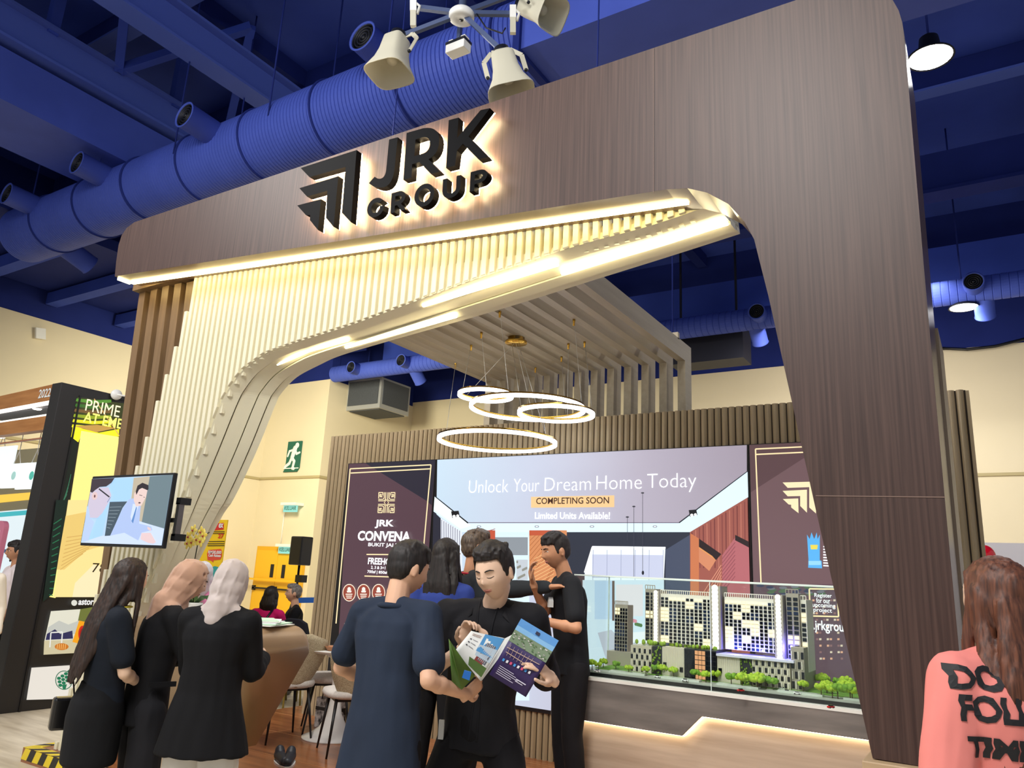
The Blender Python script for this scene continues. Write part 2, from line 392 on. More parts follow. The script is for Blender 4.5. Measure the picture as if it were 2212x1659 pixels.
# black cable drooping along the rear wall top
ps = [onY(x, y, 17.3) for x, y in ((2020, 752), (2090, 755), (2150, 748), (2230, 728))]
tag(MB().tube(ps, .03, n=6).build('drooping_cable', M_black, None), 'black cable drooping along the top of the rear wall', 'cable')
ps = [onX(x, y, -17 + .06) for x, y in ((75, 708), (96, 711), (96, 734), (75, 731))]
tag(MB().prism(ps, (.06, 0, 0)).build('wall_notice', M_white, None), 'small white notice high on the cream wall by the neighbour stand', 'notice')
# ---- high bay lamps
def highbay(px, py, D, label, r=.22, power=40):
    p = atD(px, py, D)
    t = thing('high_bay_lamp', label, 'ceiling lamp', p, group='high bay lamps')
    MB().lathe([(.05, .3), (.1, .26), (.12, .1), (r, .02), (r + .01, 0), (r - .01, 0), (r - .02, .02), (.1, .09)], p, m=0, n=28).build('lamp_housing', M_grille, t)
    MB().lathe([(r - .015, .004), (.001, .001)], p, n=28, caps=False).build('lamp_disc', glow('lamp_disc_light', (255, 255, 250), 30), t)
    MB().tube([p + Vector((0, 0, .28)), Vector((p[0], p[1], 9.6))], .015, n=6).build('hanger_rod', M_blued, t)
    l = bpy.data.lights.new('lamp_light', 'SPOT'); l.energy = power; l.spot_size = R(150); l.shadow_soft_size = r; l.color = (1, .98, .95)
    o = bpy.data.objects.new('lamp_light', l); C.objects.link(o); o.parent = t; o.location = (0, 0, -.03)
highbay(2010, 125, 8.7, 'round ceiling lamp shining brightly beside the top corner of the signboard', .24, 420)
highbay(2082, 665, 12.6, 'round ceiling lamp glowing under the blue duct beside the brown leg', .22, 120)
highbay(720, 820, 22, 'small round ceiling lamp glowing by the wall corner seen through the arch', .22, 120)
# ================================================================ THE STAND: arch, sign, canopy, chandelier
M_wood = mat('brown_wood_laminate', (60, 43, 39), .45, rgb2=(86, 65, 58), scale=(85, 85, 1.3), detail=9, spec=.4)
M_woode = mat('brown_wood_edge', (96, 74, 64), .28, spec=.6)
M_cream = mat('cream_lacquer', (228, 222, 196), .45)
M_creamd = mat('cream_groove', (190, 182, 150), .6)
M_led = glow('warm_led_strip', (255, 230, 160), 20)
M_slat = mat('brown_slat_laminate', (112, 88, 60), .5, rgb2=(126, 100, 70), scale=(30, 30, 1.5))
M_deck = mat('wood_plank_floor', (128, 76, 44), .3, rgb2=(168, 106, 64), scale=(1.2, 14, 1), detail=7, coat=.2)
AY, AT = 3.3, .24
# ---- raised platform with hazard tape
t = thing('booth_platform', 'low wooden plank platform of the stand edged with hazard tape', 'platform', (-3, 4.5, 0))
PX0, PX1, PY0, PY1 = -6.45, .5, 3.42, 7.4
MB().box((PX0, PY0, 0), (PX1, PY1, .1)).build('plank_deck', M_deck, t)
seam = MB()
for k in range(6): seam.box((PX0, PY0 + .5 + k*.62, .1), (PX1, PY0 + .506 + k*.62, .1012))
for k in range(4): seam.box((-5.6 + k*1.5, PY0, .1), (-5.594 + k*1.5, PY1, .1012))
seam.build('plank_seam', mat('plank_seam_light', (196, 140, 90), .4), t)
tp = MB(); w = .09
for k in range(26):
    x = PX0 + k * .16
    tp.prism([(x, PY0, .1015), (x + .08, PY0, .1015), (x + .16, PY0 + w, .1015), (x + .08, PY0 + w, .1015)], (0, 0, .001), k % 1)
    tp.prism([(x + .08, PY0, .1015), (x + .16, PY0, .1015), (x + .24, PY0 + w, .1015), (x + .16, PY0 + w, .1015)], (0, 0, .001), 1)
    tp.prism([(x, PY0 - .002, .02), (x + .08, PY0 - .002, .02), (x + .12, PY0 - .002, .1), (x + .04, PY0 - .002, .1)], (0, -.001, 0), 0)
    tp.prism([(x + .08, PY0 - .002, .02), (x + .16, PY0 - .002, .02), (x + .2, PY0 - .002, .1), (x + .12, PY0 - .002, .1)], (0, -.001, 0), 1)
for k in range(8):
    y = PY0 + k * .16
    tp.prism([(PX0, y, .1015), (PX0 + w, y + .08, .1015), (PX0 + w, y + .16, .1015), (PX0, y + .08, .1015)], (0, 0, .001), 0)
    tp.prism([(PX0, y + .08, .1015), (PX0 + w, y + .16, .1015), (PX0 + w, y + .24, .1015), (PX0, y + .16, .1015)], (0, 0, .001), 1)
tp.build('hazard_tape', [mat('tape_yellow', (236, 208, 40), .4), mat('tape_black', (24, 24, 24), .4)], t)
# ---- front panel of the arch
F = lambda p, y=AY: onY(p[0], p[1], y)
outer = [(248, 597), (251, 565), (256, 530), (263, 508), (274, 492), (290, 480)] + [(1720, 0), (1850, -44)]
outer += [(1885, -52), (1908, -42), (1926, -4), (1941, 22), (1949, 48), (1953, 75)] + [(1996, 580), (2043, 1100), (2097, 1673)]
inner = [(1885, 1638), (1762, 1100), (1660, 640), (1643, 573), (1629, 517), (1608, 479), (1573, 440.5), (1527, 416), (1485, 406.6), (1440, 409)]
arch = thing('entrance_arch', 'huge dark brown wooden portal spanning the front of the stand', 'arch', F((1900, 1650)))
pts = [F(p) for p in outer + inner]
for p in pts: p[1] = AY
mb = MB().prism(pts, (0, AT, 0), 0, 1)
mb.build('front_panel', [M_wood, M_woode], arch)
lg = [F(p, AY + AT) for p in ((1953, 75), (1996, 580), (2043, 1100), (2096, 1660), (1900, 1640), (1800, 1110), (1710, 700), (1700, 300), (1760, 120))]
sc_ = AY / (AY + AT)
lg = [Vector((p[0] * sc_, AY + AT, CAMZ + (p[2] - CAMZ) * sc_)) for p in lg]
MB().prism(lg, (0, .27, 0)).build('leg_core', M_woode, arch)
sm = MB()
for p, q in (((1762, 1071), (2041, 1074)),):
    a, b = F(p, AY - .001), F(q, AY - .001); sm.bar(a, b, .002, .004)
a = F((1412, 105), AY - .001); b = F((1412, 418), AY - .001); sm.bar(a, b, .004, .002)
sm.build('panel_joint', mat('joint_line', (128, 104, 92), .5), arch)
def beam_z(x):
    a, b = F((248, 597)), F((1440, 409)); return a[2] + (b[2] - a[2]) * (x - a[0]) / (b[0] - a[0])
xa, xb = F((248, 597))[0], F((1490, 415))[0]
ln = MB(); n = 24
for i in range(n):
    x0 = xa + .02 + (xb - .08 - xa) * i / n; x1 = xa + .02 + (xb - .08 - xa) * (i + 1) / n
    ln.bar((x0, AY + .15, beam_z(x0) - .008), (x1, AY + .15, beam_z(x1) - .008), .03, .016)
ln.bar((xa - .015, AY + .04, beam_z(xa) - .004), (xa - .015, AY + .15, beam_z(xa) - .004), .02, .02)
ln.build('led_strip', M_led, arch)
# beige plinth under the leg; added panel imitates pale light on its side
fl = F((1885, 1638)); fr = F((2097, 1673))
tag(MB().box((fl[0] - .03, AY - .05, 0), (fr[0] + .06, AY + .5, fl[2] - .004)).build('arch_plinth', mat('beige_laminate', (206, 180, 142), .45, rgb2=(186, 160, 124), scale=(2, 2, 26)), None, bevel=.004), 'beige laminated plinth under the brown leg of the arch', 'plinth')
rp = [onY(2000, 700, 3.8), onY(2036, 700, 3.8)]
tag(MB().box((-.27, AY + .52, 0.1), (-.13, AY + .95, 2.75)).build('leg_sheen_panel', mat('leg_sheen_taupe', (150, 132, 112), .4, rgb2=(166, 148, 126), scale=(20, 20, 1)), None), 'tall taupe panel added behind the brown leg for the pale light on its side', 'panel')
# ---- backlit sign
sg = thing('backlit_sign', 'black halo-lit lettering and arrow emblem on the brown arch beam', 'sign', F((860, 380), 3.24))
M_sb = mat('black_acrylic', (10, 10, 12), .5, spec=.05)
M_halo = glow('halo_led', (255, 230, 180), 44)
Z1 = lambda x, y: onY(620 + x / 4.424, 220 + y / 4.424, 3.2)
def sign_piece(name, loops):
    """outline + holes in picture units, laid flat on the letter plane 0.1 m before the beam"""
    to2 = [[(lambda w: (w[0], w[2]))(Z1(*p)) for p in lp] for lp in loops]
    o = filled(to2[0], to2[1:], lambda x, z: Vector((x, 3.2, z)), (0, .05, 0), name, M_sb, sg)
    cx = sum(p[0] for p in to2[0]) / len(to2[0]); cz = sum(p[1] for p in to2[0]) / len(to2[0])
    h = filled(to2[0], to2[1:], lambda x, z: Vector((x, 3.2502, z)), (0, .008, 0), 'halo_light', M_halo, o)
    return o
def bez(p0, p1, p2, n=7):
    return [((1-t)**2*p0[0]+2*t*(1-t)*p1[0]+t*t*p2[0], (1-t)**2*p0[1]+2*t*(1-t)*p1[1]+t*t*p2[1]) for t in [i/n for i in range(n+1)]]
sign_piece('emblem_bar', [[(130,632),(215,720),(560,622),(525,1060),(610,1150),(665,460)]])
sign_piece('emblem_bar', [[(118,825),(190,905),(385,850),(370,1105),(445,1195),(490,710)]])
sign_piece('emblem_bar', [[(97,990),(180,1082),(222,1082),(218,1130),(295,1225),(325,930)]])
sign_piece('letter_j', [[(975,360),(1058,338)] + bez((1026,650),(1005,815),(900,820)) + bez((900,820),(830,822),(782,776)) + bez((838,715),(870,745),(905,730)) + bez((905,730),(940,712),(947,650))])
sign_piece('letter_r', [[(1143,297),(1300,252)] + bez((1300,252),(1455,225),(1455,370)) + bez((1455,370),(1450,500),(1352,548)) + [(1465,665),(1375,690),(1265,575),(1195,597),(1190,725),(1112,745)],
    [(1228,360)] + bez((1290,340),(1365,322),(1366,400)) + bez((1366,400),(1362,480),(1280,500)) + [(1217,518)]])
sign_piece('letter_k', [[(1545,175),(1640,150),(1625,345),(1850,78),(1940,60),(1735,330),(1925,525),(1830,550),(1680,400),(1625,465),(1605,610),(1520,632)]])
def cell(quad):                      # unit letter box (0..1, 0..1, y up) -> picture units
    (ax, ay), (bx, by), (cx, cy), (dx, dy) = quad   # tl tr br bl
    def f(u, v):
        v = 1 - v; l = (ax + (dx-ax)*v, ay + (dy-ay)*v); r = (bx + (cx-bx)*v, by + (cy-by)*v)
        return (l[0] + (r[0]-l[0])*u, l[1] + (r[1]-l[1])*u)
    return f
def uarc(a0, a1, r=.5, ry=None, n=16): ry = ry or r; return [(.5 + r*math.cos(R(a0+(a1-a0)*i/n)), .5 + ry*math.sin(R(a0+(a1-a0)*i/n))) for i in range(n+1)]
f = cell([(770,938),(935,898),(925,1082),(760,1122)])
sign_piece('letter_g', [[f(*p) for p in uarc(38, 330, .5) + [(.98,.52),(.74,.52),(.74,.36)] + uarc(325, 45, .27)[0:]]])
f = cell([(1000,874),(1146,834),(1136,1028),(988,1066)])
sign_piece('letter_r', [[f(*p) for p in [(0,1),(.5,1)] + [(.5+.42*math.cos(a), .67+.33*math.sin(a)) for a in [R(80-16*i) for i in range(10)]] + [(.66,.36),(.98,0),(.68,0),(.42,.33),(.26,.33),(.26,0),(0,0)]],
    [f(*p) for p in [(.26,.8),(.5,.8),(.64,.74),(.66,.66),(.62,.57),(.5,.53),(.26,.53)]]])
f = cell([(1222,805),(1412,760),(1402,980),(1212,1020)])
sign_piece('letter_o', [[f(*p) for p in uarc(0, 345, .5, n=23)], [f(*p) for p in uarc(0, 345, .29, n=23)]])
f = cell([(1490,742),(1662,698),(1652,895),(1480,940)])
sign_piece('letter_u', [[f(*p) for p in [(0,1),(.24,1),(.24,.45)] + [(.5+.26*math.cos(R(a)), .42+.2*math.sin(R(a))) for a in range(200, 345, 20)] + [(.76,.45),(.76,1),(1,1),(1,.42)] + [(.5+.5*math.cos(R(a)), .42+.42*math.sin(R(a))) for a in range(-15, -170, -18)] + [(0,.42)]]])
f = cell([(1755,672),(1922,628),(1912,822),(1744,862)])
sign_piece('letter_p', [[f(*p) for p in [(0,1),(.5,1)] + [(.5+.48*math.cos(R(a)), .67+.34*math.sin(R(a))) for a in range(70, -90, -20)] + [(.26,.33),(.26,0),(0,0)]],
    [f(*p) for p in [(.26,.8),(.5,.8),(.68,.74),(.72,.66),(.66,.57),(.5,.53),(.26,.53)]]])
# ---- cream fluted inner arch
FY = 3.56
Ledge = [(119,1635),(209,1296),(230,1247),(244,1181),(302,1006),(324,939),(348,857),(375,780),(393,722),(419,631),(432,570)]
Aedge = [(1543,441),(1400,489),(1240,533),(1007,611),(767,699),(641,739),(574,763),(527,797),(500,831),(479,868),(435,976),(395,1077),(352,1190),(165,1632)]
Bedge = [(1599,509),(1455,555),(1300,603),(1075,673),(840,740),(739,770),(692,790),(641,817),(608,851),(594,878),(554,976),(506,1077),(454,1167),(225,1632)]
def func(px, y):
    P = sorted([(q[0], q[2]) for q in (onY(*p, y) for p in px)])
    def g(x):
        if x <= P[0][0]: return P[0][1]
        for (x0, z0), (x1, z1) in zip(P, P[1:]):
            if x <= x1: return z0 + (z1 - z0) * (x - x0) / max(1e-6, x1 - x0)
        return P[-1][1] + (P[-1][1]-P[-2][1])/(P[-1][0]-P[-2][0])*(x-P[-1][0])
    return g, P
gl, PL = func(Ledge, FY); ga, PA = func(Aedge, FY)
gs, PS = func([(422,632),(882,584),(1240,533),(1500,470)], FY)
ia = thing('fluted_inner_arch', 'cream fluted arch with stepped curved moulding inside the brown portal', 'arch', (PL[0][0] + .1, FY, .1))
flu = MB(); brd = MB(); pit = .063; x = PL[0][0]
xend = F((1500, 415))[0] - .0
while x < onY(1548, 441, FY)[0]:
    for dx, bw in ((.0, .036),):
        top = min(gl(x + .018) if x < PL[-1][0] + .02 else 9, beam_z(x) + .02); bot = max(.1, ga(x + .018))
        if x > xend - .02: top = min(top, onY(1545, 432, FY)[2] + .02)
        if top - bot > .03:
            b0, b1 = max(.1, ga(x)), max(.1, ga(x + bw)); b0, b1 = min(b0, top), min(b1, top)
            flu.prism([(x, FY - .025, b0), (x + bw, FY - .025, b1), (x + bw, FY - .025, top), (x, FY - .025, top)], (0, .055, 0), 0)
            sp = max(bot, min(top, gs(x + .018)))
            brd.box((x + bw, FY + .005, bot), (x + pit, FY + .03, sp), 0)
            brd.box((x + bw, FY + .055, sp - .02), (x + pit, FY + .09, top), 0)
    x += pit
flu.build('flute_batten', M_cream, ia, bevel=0.004); brd.build('flute_back_board', M_cream, ia)
def along(P, k=6):                    # smooth the traced curve
    out = []
    for i in range(len(P) - 1):
        p0 = P[max(i-1, 0)]; p1 = P[i]; p2 = P[i+1]; p3 = P[min(i+2, len(P)-1)]
        for j in range(k):
            t = j / k
            out.append(tuple(.5*((2*p1[c]) + (-p0[c]+p2[c])*t + (2*p0[c]-5*p1[c]+4*p2[c]-p3[c])*t*t + (-p0[c]+3*p1[c]-3*p2[c]+p3[c])*t**3) for c in (0, 1)))
    return out + [P[-1]]
As = [onY(*p, FY - .005) for p in along(Aedge)]; Bs = [onY(*p, FY + .30) for p in along(Bedge)]
def band(t, out=0.):
    r = []
    for i, (a, b) in enumerate(zip(As, Bs)):
        p = a.lerp(b, t)
        d = (As[min(i+1, len(As)-1)] - As[max(i-1, 0)]).normalized(); nn = d.cross(b - a).normalized()
        if nn[1] > 0: nn = -nn          # towards the front
        r.append(p + nn * out)
    return r
def bandmesh(name, t0, t1, out, m):
    q = MB(); f0, f1 = band(t0, out), band(t1, out); g0, g1 = band(t0, out - .05), band(t1, out - .05)
    q.rings([[f0[i], f1[i], g1[i], g0[i]] for i in range(len(f0))], 0, False)
    return q.build(name, m, ia)
bandmesh('moulding_band', 0, .285, 0, M_cream); bandmesh('moulding_band', .305, .60, -.012, M_cream)
bandmesh('moulding_band', .62, .84, 0, M_cream); bandmesh('moulding_band', .86, 1.0, -.012, M_cream)
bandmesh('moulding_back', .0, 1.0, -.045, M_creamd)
def ledseg(p, q, t, bend=None):
    y = FY + .3 * t - .012; a, b = onY(*p, y), onY(*q, y)
    pts = [a, b] if bend is None else [a, onY(*bend, y), b]
    MB().tube(pts, .012, n=8).build('led_strip', glow('moulding_led', (255, 238, 190), 15), ia)
ledseg((1213, 590), (1572, 482), .52); ledseg((914, 660), (1205, 571), .2)
ledseg((747, 750), (985, 683), .74); ledseg((598, 787), (752, 734), .5, (668, 757))
# ---- brown slat screen at the arch's far end
ss = thing('slat_screen', 'brown vertical slat screen under the far end of the arch beam', 'screen', (-6.3, 3.7, .1))
for k in range(5):
    px = (304, 328.5, 353, 379, 405)[k]; a = onY(px, 615 - k * 3.6, 3.6); wdt = onY(px + 12.5, 615, 3.6)[0] - a[0]
    top = beam_z(a[0]) + .0; ln_ = .066 * (top - .1)
    bz = .1
    for i in range(80):
        zz = .1 + i * .03; xx = a[0] + wdt + .066 * (top - zz)
        if ga(xx + .04) > zz - .1: bz = zz + .12
    ln_ = .066 * (top - bz)
    p = [(a[0], 3.6, top), (a[0] + wdt, 3.6, top), (a[0] + wdt + ln_, 3.6, bz), (a[0] + ln_, 3.6, bz)]
    MB().prism(p, (0, .16, 0)).build('slat', M_slat, ss)
MB().box((onY(304, 615, 3.6)[0] - .01, AY + AT, beam_z(-6.1) - .02), (onY(432, 598, 3.6)[0], 3.78, beam_z(-6.1) + .08)).build('top_rail', M_slat, ss)
# ---- slatted canopy
M_can = mat('taupe_canopy_laminate', (160, 148, 126), .5, rgb2=(172, 160, 138), scale=(20, 1.5, 20))
cz0, cz1 = 3.45, 3.61
cxl, cxr = -4.25, -2.15
YB = 6.17
cp = thing('slat_canopy', 'taupe slatted canopy hanging over the stand and folding down behind the screen wall', 'canopy', (-3.2, YB, 2.5))
NS = 13
for k in range(NS):
    x0 = cxl + (cxr - cxl - .07) * k / (NS - 1)
    q = MB().box((x0, 3.95, cz0), (x0 + .07, YB + .16, cz1)).box((x0, YB, 1.6), (x0 + .07, YB + .16, cz0))
    q.build('slat', M_can, cp)
MB().box((cxl, 5.99, cz1 - .01), (cxr, 6.03, cz1 + .05)).box((cxl, 4.4, cz1 - .01), (cxr, 4.44, cz1 + .05)).build('cross_rail', M_can, cp)
wr = MB()
for x in (cxl + .05, cxr - .05):
    for y in (4.42, 6.0): wr.tube([(x, y, cz1), (x, y, 9.6)], .006, n=6)
wr.build('suspension_wire', M_blued, cp)
# ---- ring chandelier
M_gold = mat('brushed_gold', (206, 164, 70), .25, metal=.9)
M_ring = glow('ring_light', (246, 250, 255), 6.5)
M_wire = mat('chandelier_wire', (196, 196, 190), .3, metal=.6)
pc = onZ(1115, 737, cz0 - .03); Dp = (ROT.transposed() @ (pc - CAMP))[2]
ch = thing('ring_chandelier', 'chandelier of four glowing white rings hung on wires from the slatted canopy', 'chandelier', pc)
MB().lathe([(.001, .05), (.07, .05), (.07, .02), (.09, .018), (.09, 0), (.001, 0)], pc - Vector((0, 0, .02)), n=28).build('ceiling_plate', M_gold, ch)
def ring(px, py, D, rad):
    c = atD(px, py, D)
    o = MB().lathe([(rad - .012, .018), (rad + .012, .018), (rad + .012, -.012), (rad - .012, -.012), (rad - .012, .018)], c, n=72, caps=False).build('ring_rim', M_gold, ch)
    MB().lathe([(rad + .0135, .004), (rad + .0135, -.022), (rad - .0135, -.022), (rad - .0135, .002), (rad - .0135, -.012), (rad + .0135, -.012)], c, n=72, caps=False).build('ring_lamp', M_ring, o)
    return c
Rr = lambda half, D: half * D / FPX
cs = []
for px, py, half, dd in ((1074, 952, 126, .0), (1139, 880, 122, .05), (1049, 852, 57, .12), (1201, 892, 80, -.05)):
    D = Dp + dd; r = Rr(half, D); cs.append((ring(px, py, D, r), r))
wires = MB()
wp = [((984, 785), 0, 185), ((1040, 715), 0, -1), ((1018, 745), 2, 160), ((1080, 672), 2, -1), ((1240, 690), 1, -1), ((1263, 738), 3, -1), ((1213, 770), 3, -1), ((1157, 792), 1, -1)]
ang = {0: [190, 60], 1: [75, 10], 2: [190, 120, 60], 3: [10, 100]}
tops = {0: [(984, 785), (1157, 794)], 1: [(1213, 770), (1240, 690)], 2: [(1018, 745), (1040, 718), (1080, 672)], 3: [(1263, 738), (1228, 742)]}
for i, (c, r) in enumerate(cs):
    for k, tp_ in enumerate(tops[i]):
        a = R(ang[i][k]); e = onZ(*tp_, cz0)
        b = c + Vector((r * math.cos(a), r * math.sin(a), .018))
        wires.tube([b, e], .0022, n=5); MB().lathe([(.008, -.05), (.008, -.02), (.011, -.018), (.011, 0)], e, n=8).build('wire_fitting', M_gold, ch)
    wires.tube([c + Vector((r * math.cos(1 + i), r * math.sin(1 + i), .018)), pc - Vector((.02 * (i - 1), 0, .02))], .0022, n=5)
wires.build('suspension_wire', M_wire, ch)
# ================================================================ SCREEN WALL AND PRINTS
BY = 5.946
M_fl = mat('taupe_flute', (164, 146, 114), .5, rgb2=(180, 160, 128), scale=(26, 26, 1.2))
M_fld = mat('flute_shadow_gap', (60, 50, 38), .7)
sw = thing('fluted_screen_wall', 'wide taupe fluted wall standing at the back of the stand round the lit prints', 'partition', (-3, BY, .1))
wx0, wx1 = -6.12, onY(2086, 850, BY)[0]
SX0, SX1, SZ0, SZ1 = -5.80, -.3, .46, 2.635
def flutes(x0, x1, z0, z1, name):
    q = MB(); x = x0; pit = .0565
    while x < x1 - .01:
        e = min(x + pit - .010, x1)
        n = 5; prof = [(x + (e - x) * i / n, BY - .006 - .016 * math.sin(math.pi * i / n)) for i in range(n + 1)]
        q.rings([[(a, b, z0) for a, b in prof] + [(e, BY + .02, z0), (x, BY + .02, z0)], [(a, b, z1) for a, b in prof] + [(e, BY + .02, z1), (x, BY + .02, z1)]], 0, False)
        x += pit
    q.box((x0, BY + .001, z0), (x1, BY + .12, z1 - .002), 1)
    return q.build(name, [M_fl, M_fld], sw)
flutes(wx0, wx1, SZ1, 2.95, 'fluted_panel'); flutes(wx0, SX0, .1, SZ1, 'fluted_panel')
flutes(SX1, wx1, .1, SZ1, 'fluted_panel'); flutes(SX0, SX1, .1, SZ0, 'fluted_panel')
MB().box((wx1, BY - .02, .1), (wx1 + .02, BY + .13, 2.94)).build('end_panel', M_fl, sw)
M_drk = mat('print_frame_dark', (22, 20, 24), .4)
PYY = BY - .03
G = lambda x, y, d=0.: onY(x, y, PYY - d)
U, V = (1, 0, 0), (0, 0, 1)
def lightbox(name, label, x0, x1):
    t = thing(name, label, 'lit print', ((x0 + x1) / 2, PYY, SZ0))
    MB().box((x0, PYY, SZ0), (x1, BY + .05, SZ1)).build('frame', M_drk, t); return t
class Art:
    """flat ink areas of one print, in picture units, a hair apart"""
    def __init__(s, g, box=None): s.mb = MB(); s.mats = []; s.k = 0; s.g = g; s.xmin, s.xmax, s.zmin, s.zmax = box or (None,)*4
    def add(s, rgb, pts, st=.92, world=False, m=None):
        m = m or pr(rgb, st)
        if m not in s.mats: s.mats.append(m)
        s.k += 1; d = .0006 + .00025 * s.k
        q = [s.g(*p, d) for p in pts]
        if s.zmin is not None:
            for p in q: p[2] = min(max(p[2], s.zmin), s.zmax); p[0] = min(max(p[0], s.xmin), s.xmax)
        s.mb.poly(q, s.mats.index(m)); return s
    def line(s, rgb, p, q, w, st=.92):
        dx, dy = q[0]-p[0], q[1]-p[1]; L = math.hypot(dx, dy); nx, ny = -dy/L*w/2, dx/L*w/2
        return s.add(rgb, [(p[0]+nx,p[1]+ny),(q[0]+nx,q[1]+ny),(q[0]-nx,q[1]-ny),(p[0]-nx,p[1]-ny)], st)
    def disc(s, rgb, c, rx, ry, st=.92, n=22):
        return s.add(rgb, [(c[0]+rx*math.cos(2*math.pi*i/n), c[1]+ry*math.sin(2*math.pi*i/n)) for i in range(n)], st)
    def build(s, name, par): return s.mb.build(name, s.mats, par)
def zc(px, py, sc): return lambda x, y, d=0.: G(px + x / sc, py + y / sc, d)
# ---- main print
mx0, mx1 = G(936, 1090)[0], G(1620, 1100)[0]
mp = lightbox('interior_lightbox', 'big lit print of a bright apartment interior with white headline', mx0, mx1)
a = Art(zc(920, 960, 3.072), (mx0 + .01, mx1 - .01, SZ0 + .03, SZ1 - .005))
ceil = bpy.data.materials.new('print_ceiling_gradient'); ceil.use_nodes = True; nt = ceil.node_tree; b = nt.nodes['Principled BSDF']
tc = nt.nodes.new('ShaderNodeTexCoord'); sp = nt.nodes.new('ShaderNodeSeparateXYZ'); cr = nt.nodes.new('ShaderNodeValToRGB'); mr = nt.nodes.new('ShaderNodeMapRange')
nt.links.new(tc.outputs['Object'], sp.inputs[0]); nt.links.new(sp.outputs[0], mr.inputs[0]); nt.links.new(mr.outputs[0], cr.inputs[0])
mr.inputs[1].default_value = -1.5; mr.inputs[2].default_value = 1.5
for i, (p, c) in enumerate(((0., (206, 232, 252)), (.35, (206, 214, 236)), (.7, (190, 182, 200)), (1., (172, 160, 176)))):
    e = cr.color_ramp.elements[i] if i < 2 else cr.color_ramp.elements.new(p)
    e.position = p; e.color = (*lin(c), 1)
nt.links.new(cr.outputs[0], b.inputs['Emission Color']); b.inputs['Emission Strength'].default_value = .92; b.inputs['Base Color'].default_value = (.1, .1, .1, 1)
a.add(0, [(62,100),(2132,-22),(2140,2200),(10,2200)], m=ceil)
a.add((226,246,255), [(46,345),(278,520),(1680,520),(2140,180),(2142,350),(1752,582),(238,582),(40,445)], 1.05)
a.add((240,252,255), [(46,350),(278,524),(300,540),(230,560),(40,430)], 1.1)
a.line((30,32,40), (46,343), (280,522), 9).line((40,40,50), (2140,178), (1680,520), 8).line((120,112,130), (280,520), (1680,520), 5)
a.add((46,46,60), [(40,445),(98,490),(98,1700),(15,1700)])
a.add((232,238,246), [(98,488),(240,582),(240,1700),(98,1700)], 1.0)
for k in range(9): a.line((150,152,170), (104+k*15, 500+k*9), (108+k*14, 900), 5)
a.add((205,92,66), [(275,570),(460,570),(460,1000),(275,1000)])
for k in range(5): a.line((160,60,44), (275,620+k*70), (460,560+k*70), 4)
a.add((222,244,252), [(460,582),(686,582),(686,1700),(460,1700)], 1.0).add((150,158,166), [(460,616),(676,616),(676,735),(460,735)])
a.add((206,214,222), [(600,765),(676,765),(676,900),(600,900)])
for k in range(14): a.disc((150,150,140), (606+(k*37)%66, 780+(k*53)%110), 6, 9)
a.add((226,150,100), [(686,570),(935,570),(935,980),(686,980)]).add((206,96,64), [(686,570),(870,570),(870,604),(686,604)])
for k in range(12): a.line((176,106,62), (700+k*26, 604), (690, 604+k*34) if k < 9 else (760, 980), 3)
for k in range(9): a.line((250,200,140), (720, 760+k*24), (850, 690+k*24), 4)
a.add((52,56,70), [(935,582),(1752,582),(1756,1700),(935,1700)])
a.add((78,86,108), [(1590,700),(1752,600),(1756,1700),(1590,1700)])
a.add((238,246,255), [(1104,674),(1590,680),(1578,910),(1578,1700),(1040,1700),(1054,840)], 1.08)
a.add((206,212,236), [(1104,730),(1574,735),(1574,885),(1104,885)], 1.0)
for k in range(6): a.line((160,168,200), (1110+k*93, 700), (1108+k*93, 900), 3)
a.line((255,255,255), (1104,680), (1590,686), 10, 1.3).line((255,255,255), (1104,680), (1052,850), 8, 1.3)
a.add((168,96,84), [(1752,582),(2142,352),(2156,1700),(1756,1700)])
for k in range(16):
    x = 1765 + k*25; a.line(((126,64,62),(196,122,104),(140,74,70))[k % 3], (x, 590 - (x-1752)*.58), (x+4, 820), 7)
a.add((214,128,86), [(1756,590),(1812,625),(1812,1000),(1756,1000)]).add((48,34,36), [(1812,625),(1960,728),(1925,768),(1812,690)])
a.add((236,160,96), [(1812,690),(1925,768),(1900,740),(1812,680)]).add((224,146,108), [(1812,690),(1925,768),(1880,840),(1812,780)])
a.add((190,110,116), [(2050,620),(2150,650),(2156,1000),(1966,1000),(1966,735)]).add((48,34,36), [(2052,600),(2152,645),(2152,684),(2052,636)])
for k in range(9): a.line((146,76,86), (1966, 760+k*28), (2052, 650+k*28), 4)
for k in range(5): a.line((240,170,140), (1830+k*26, 1000), (1960, 800+k*22), 4)
for x, y in ((352,545),(736,545),(1102,545),(1520,545)): a.disc((150,156,170), (x,y), 15, 8).disc((240,248,255), (x,y), 9, 4, 1.2)
for x, y in ((195,470),(1772,462)): a.add((26,26,32), [(x-28,y-26),(x+22,y-30),(x+30,y+6),(x-20,y+18)]).disc((255,255,255), (x-8,y+8), 10, 10, 1.5).disc((255,255,255), (x+16,y+4), 9, 9, 1.5)
for x, y0, y1 in ((1337,482,640),(1380,412,880),(1438,322,850)): a.line((70,70,84), (x,y0), (x,y1), 3).disc((60,60,70), (x,y0), 11, 5)
a.disc((40,42,54), (1440,852), 8, 14)
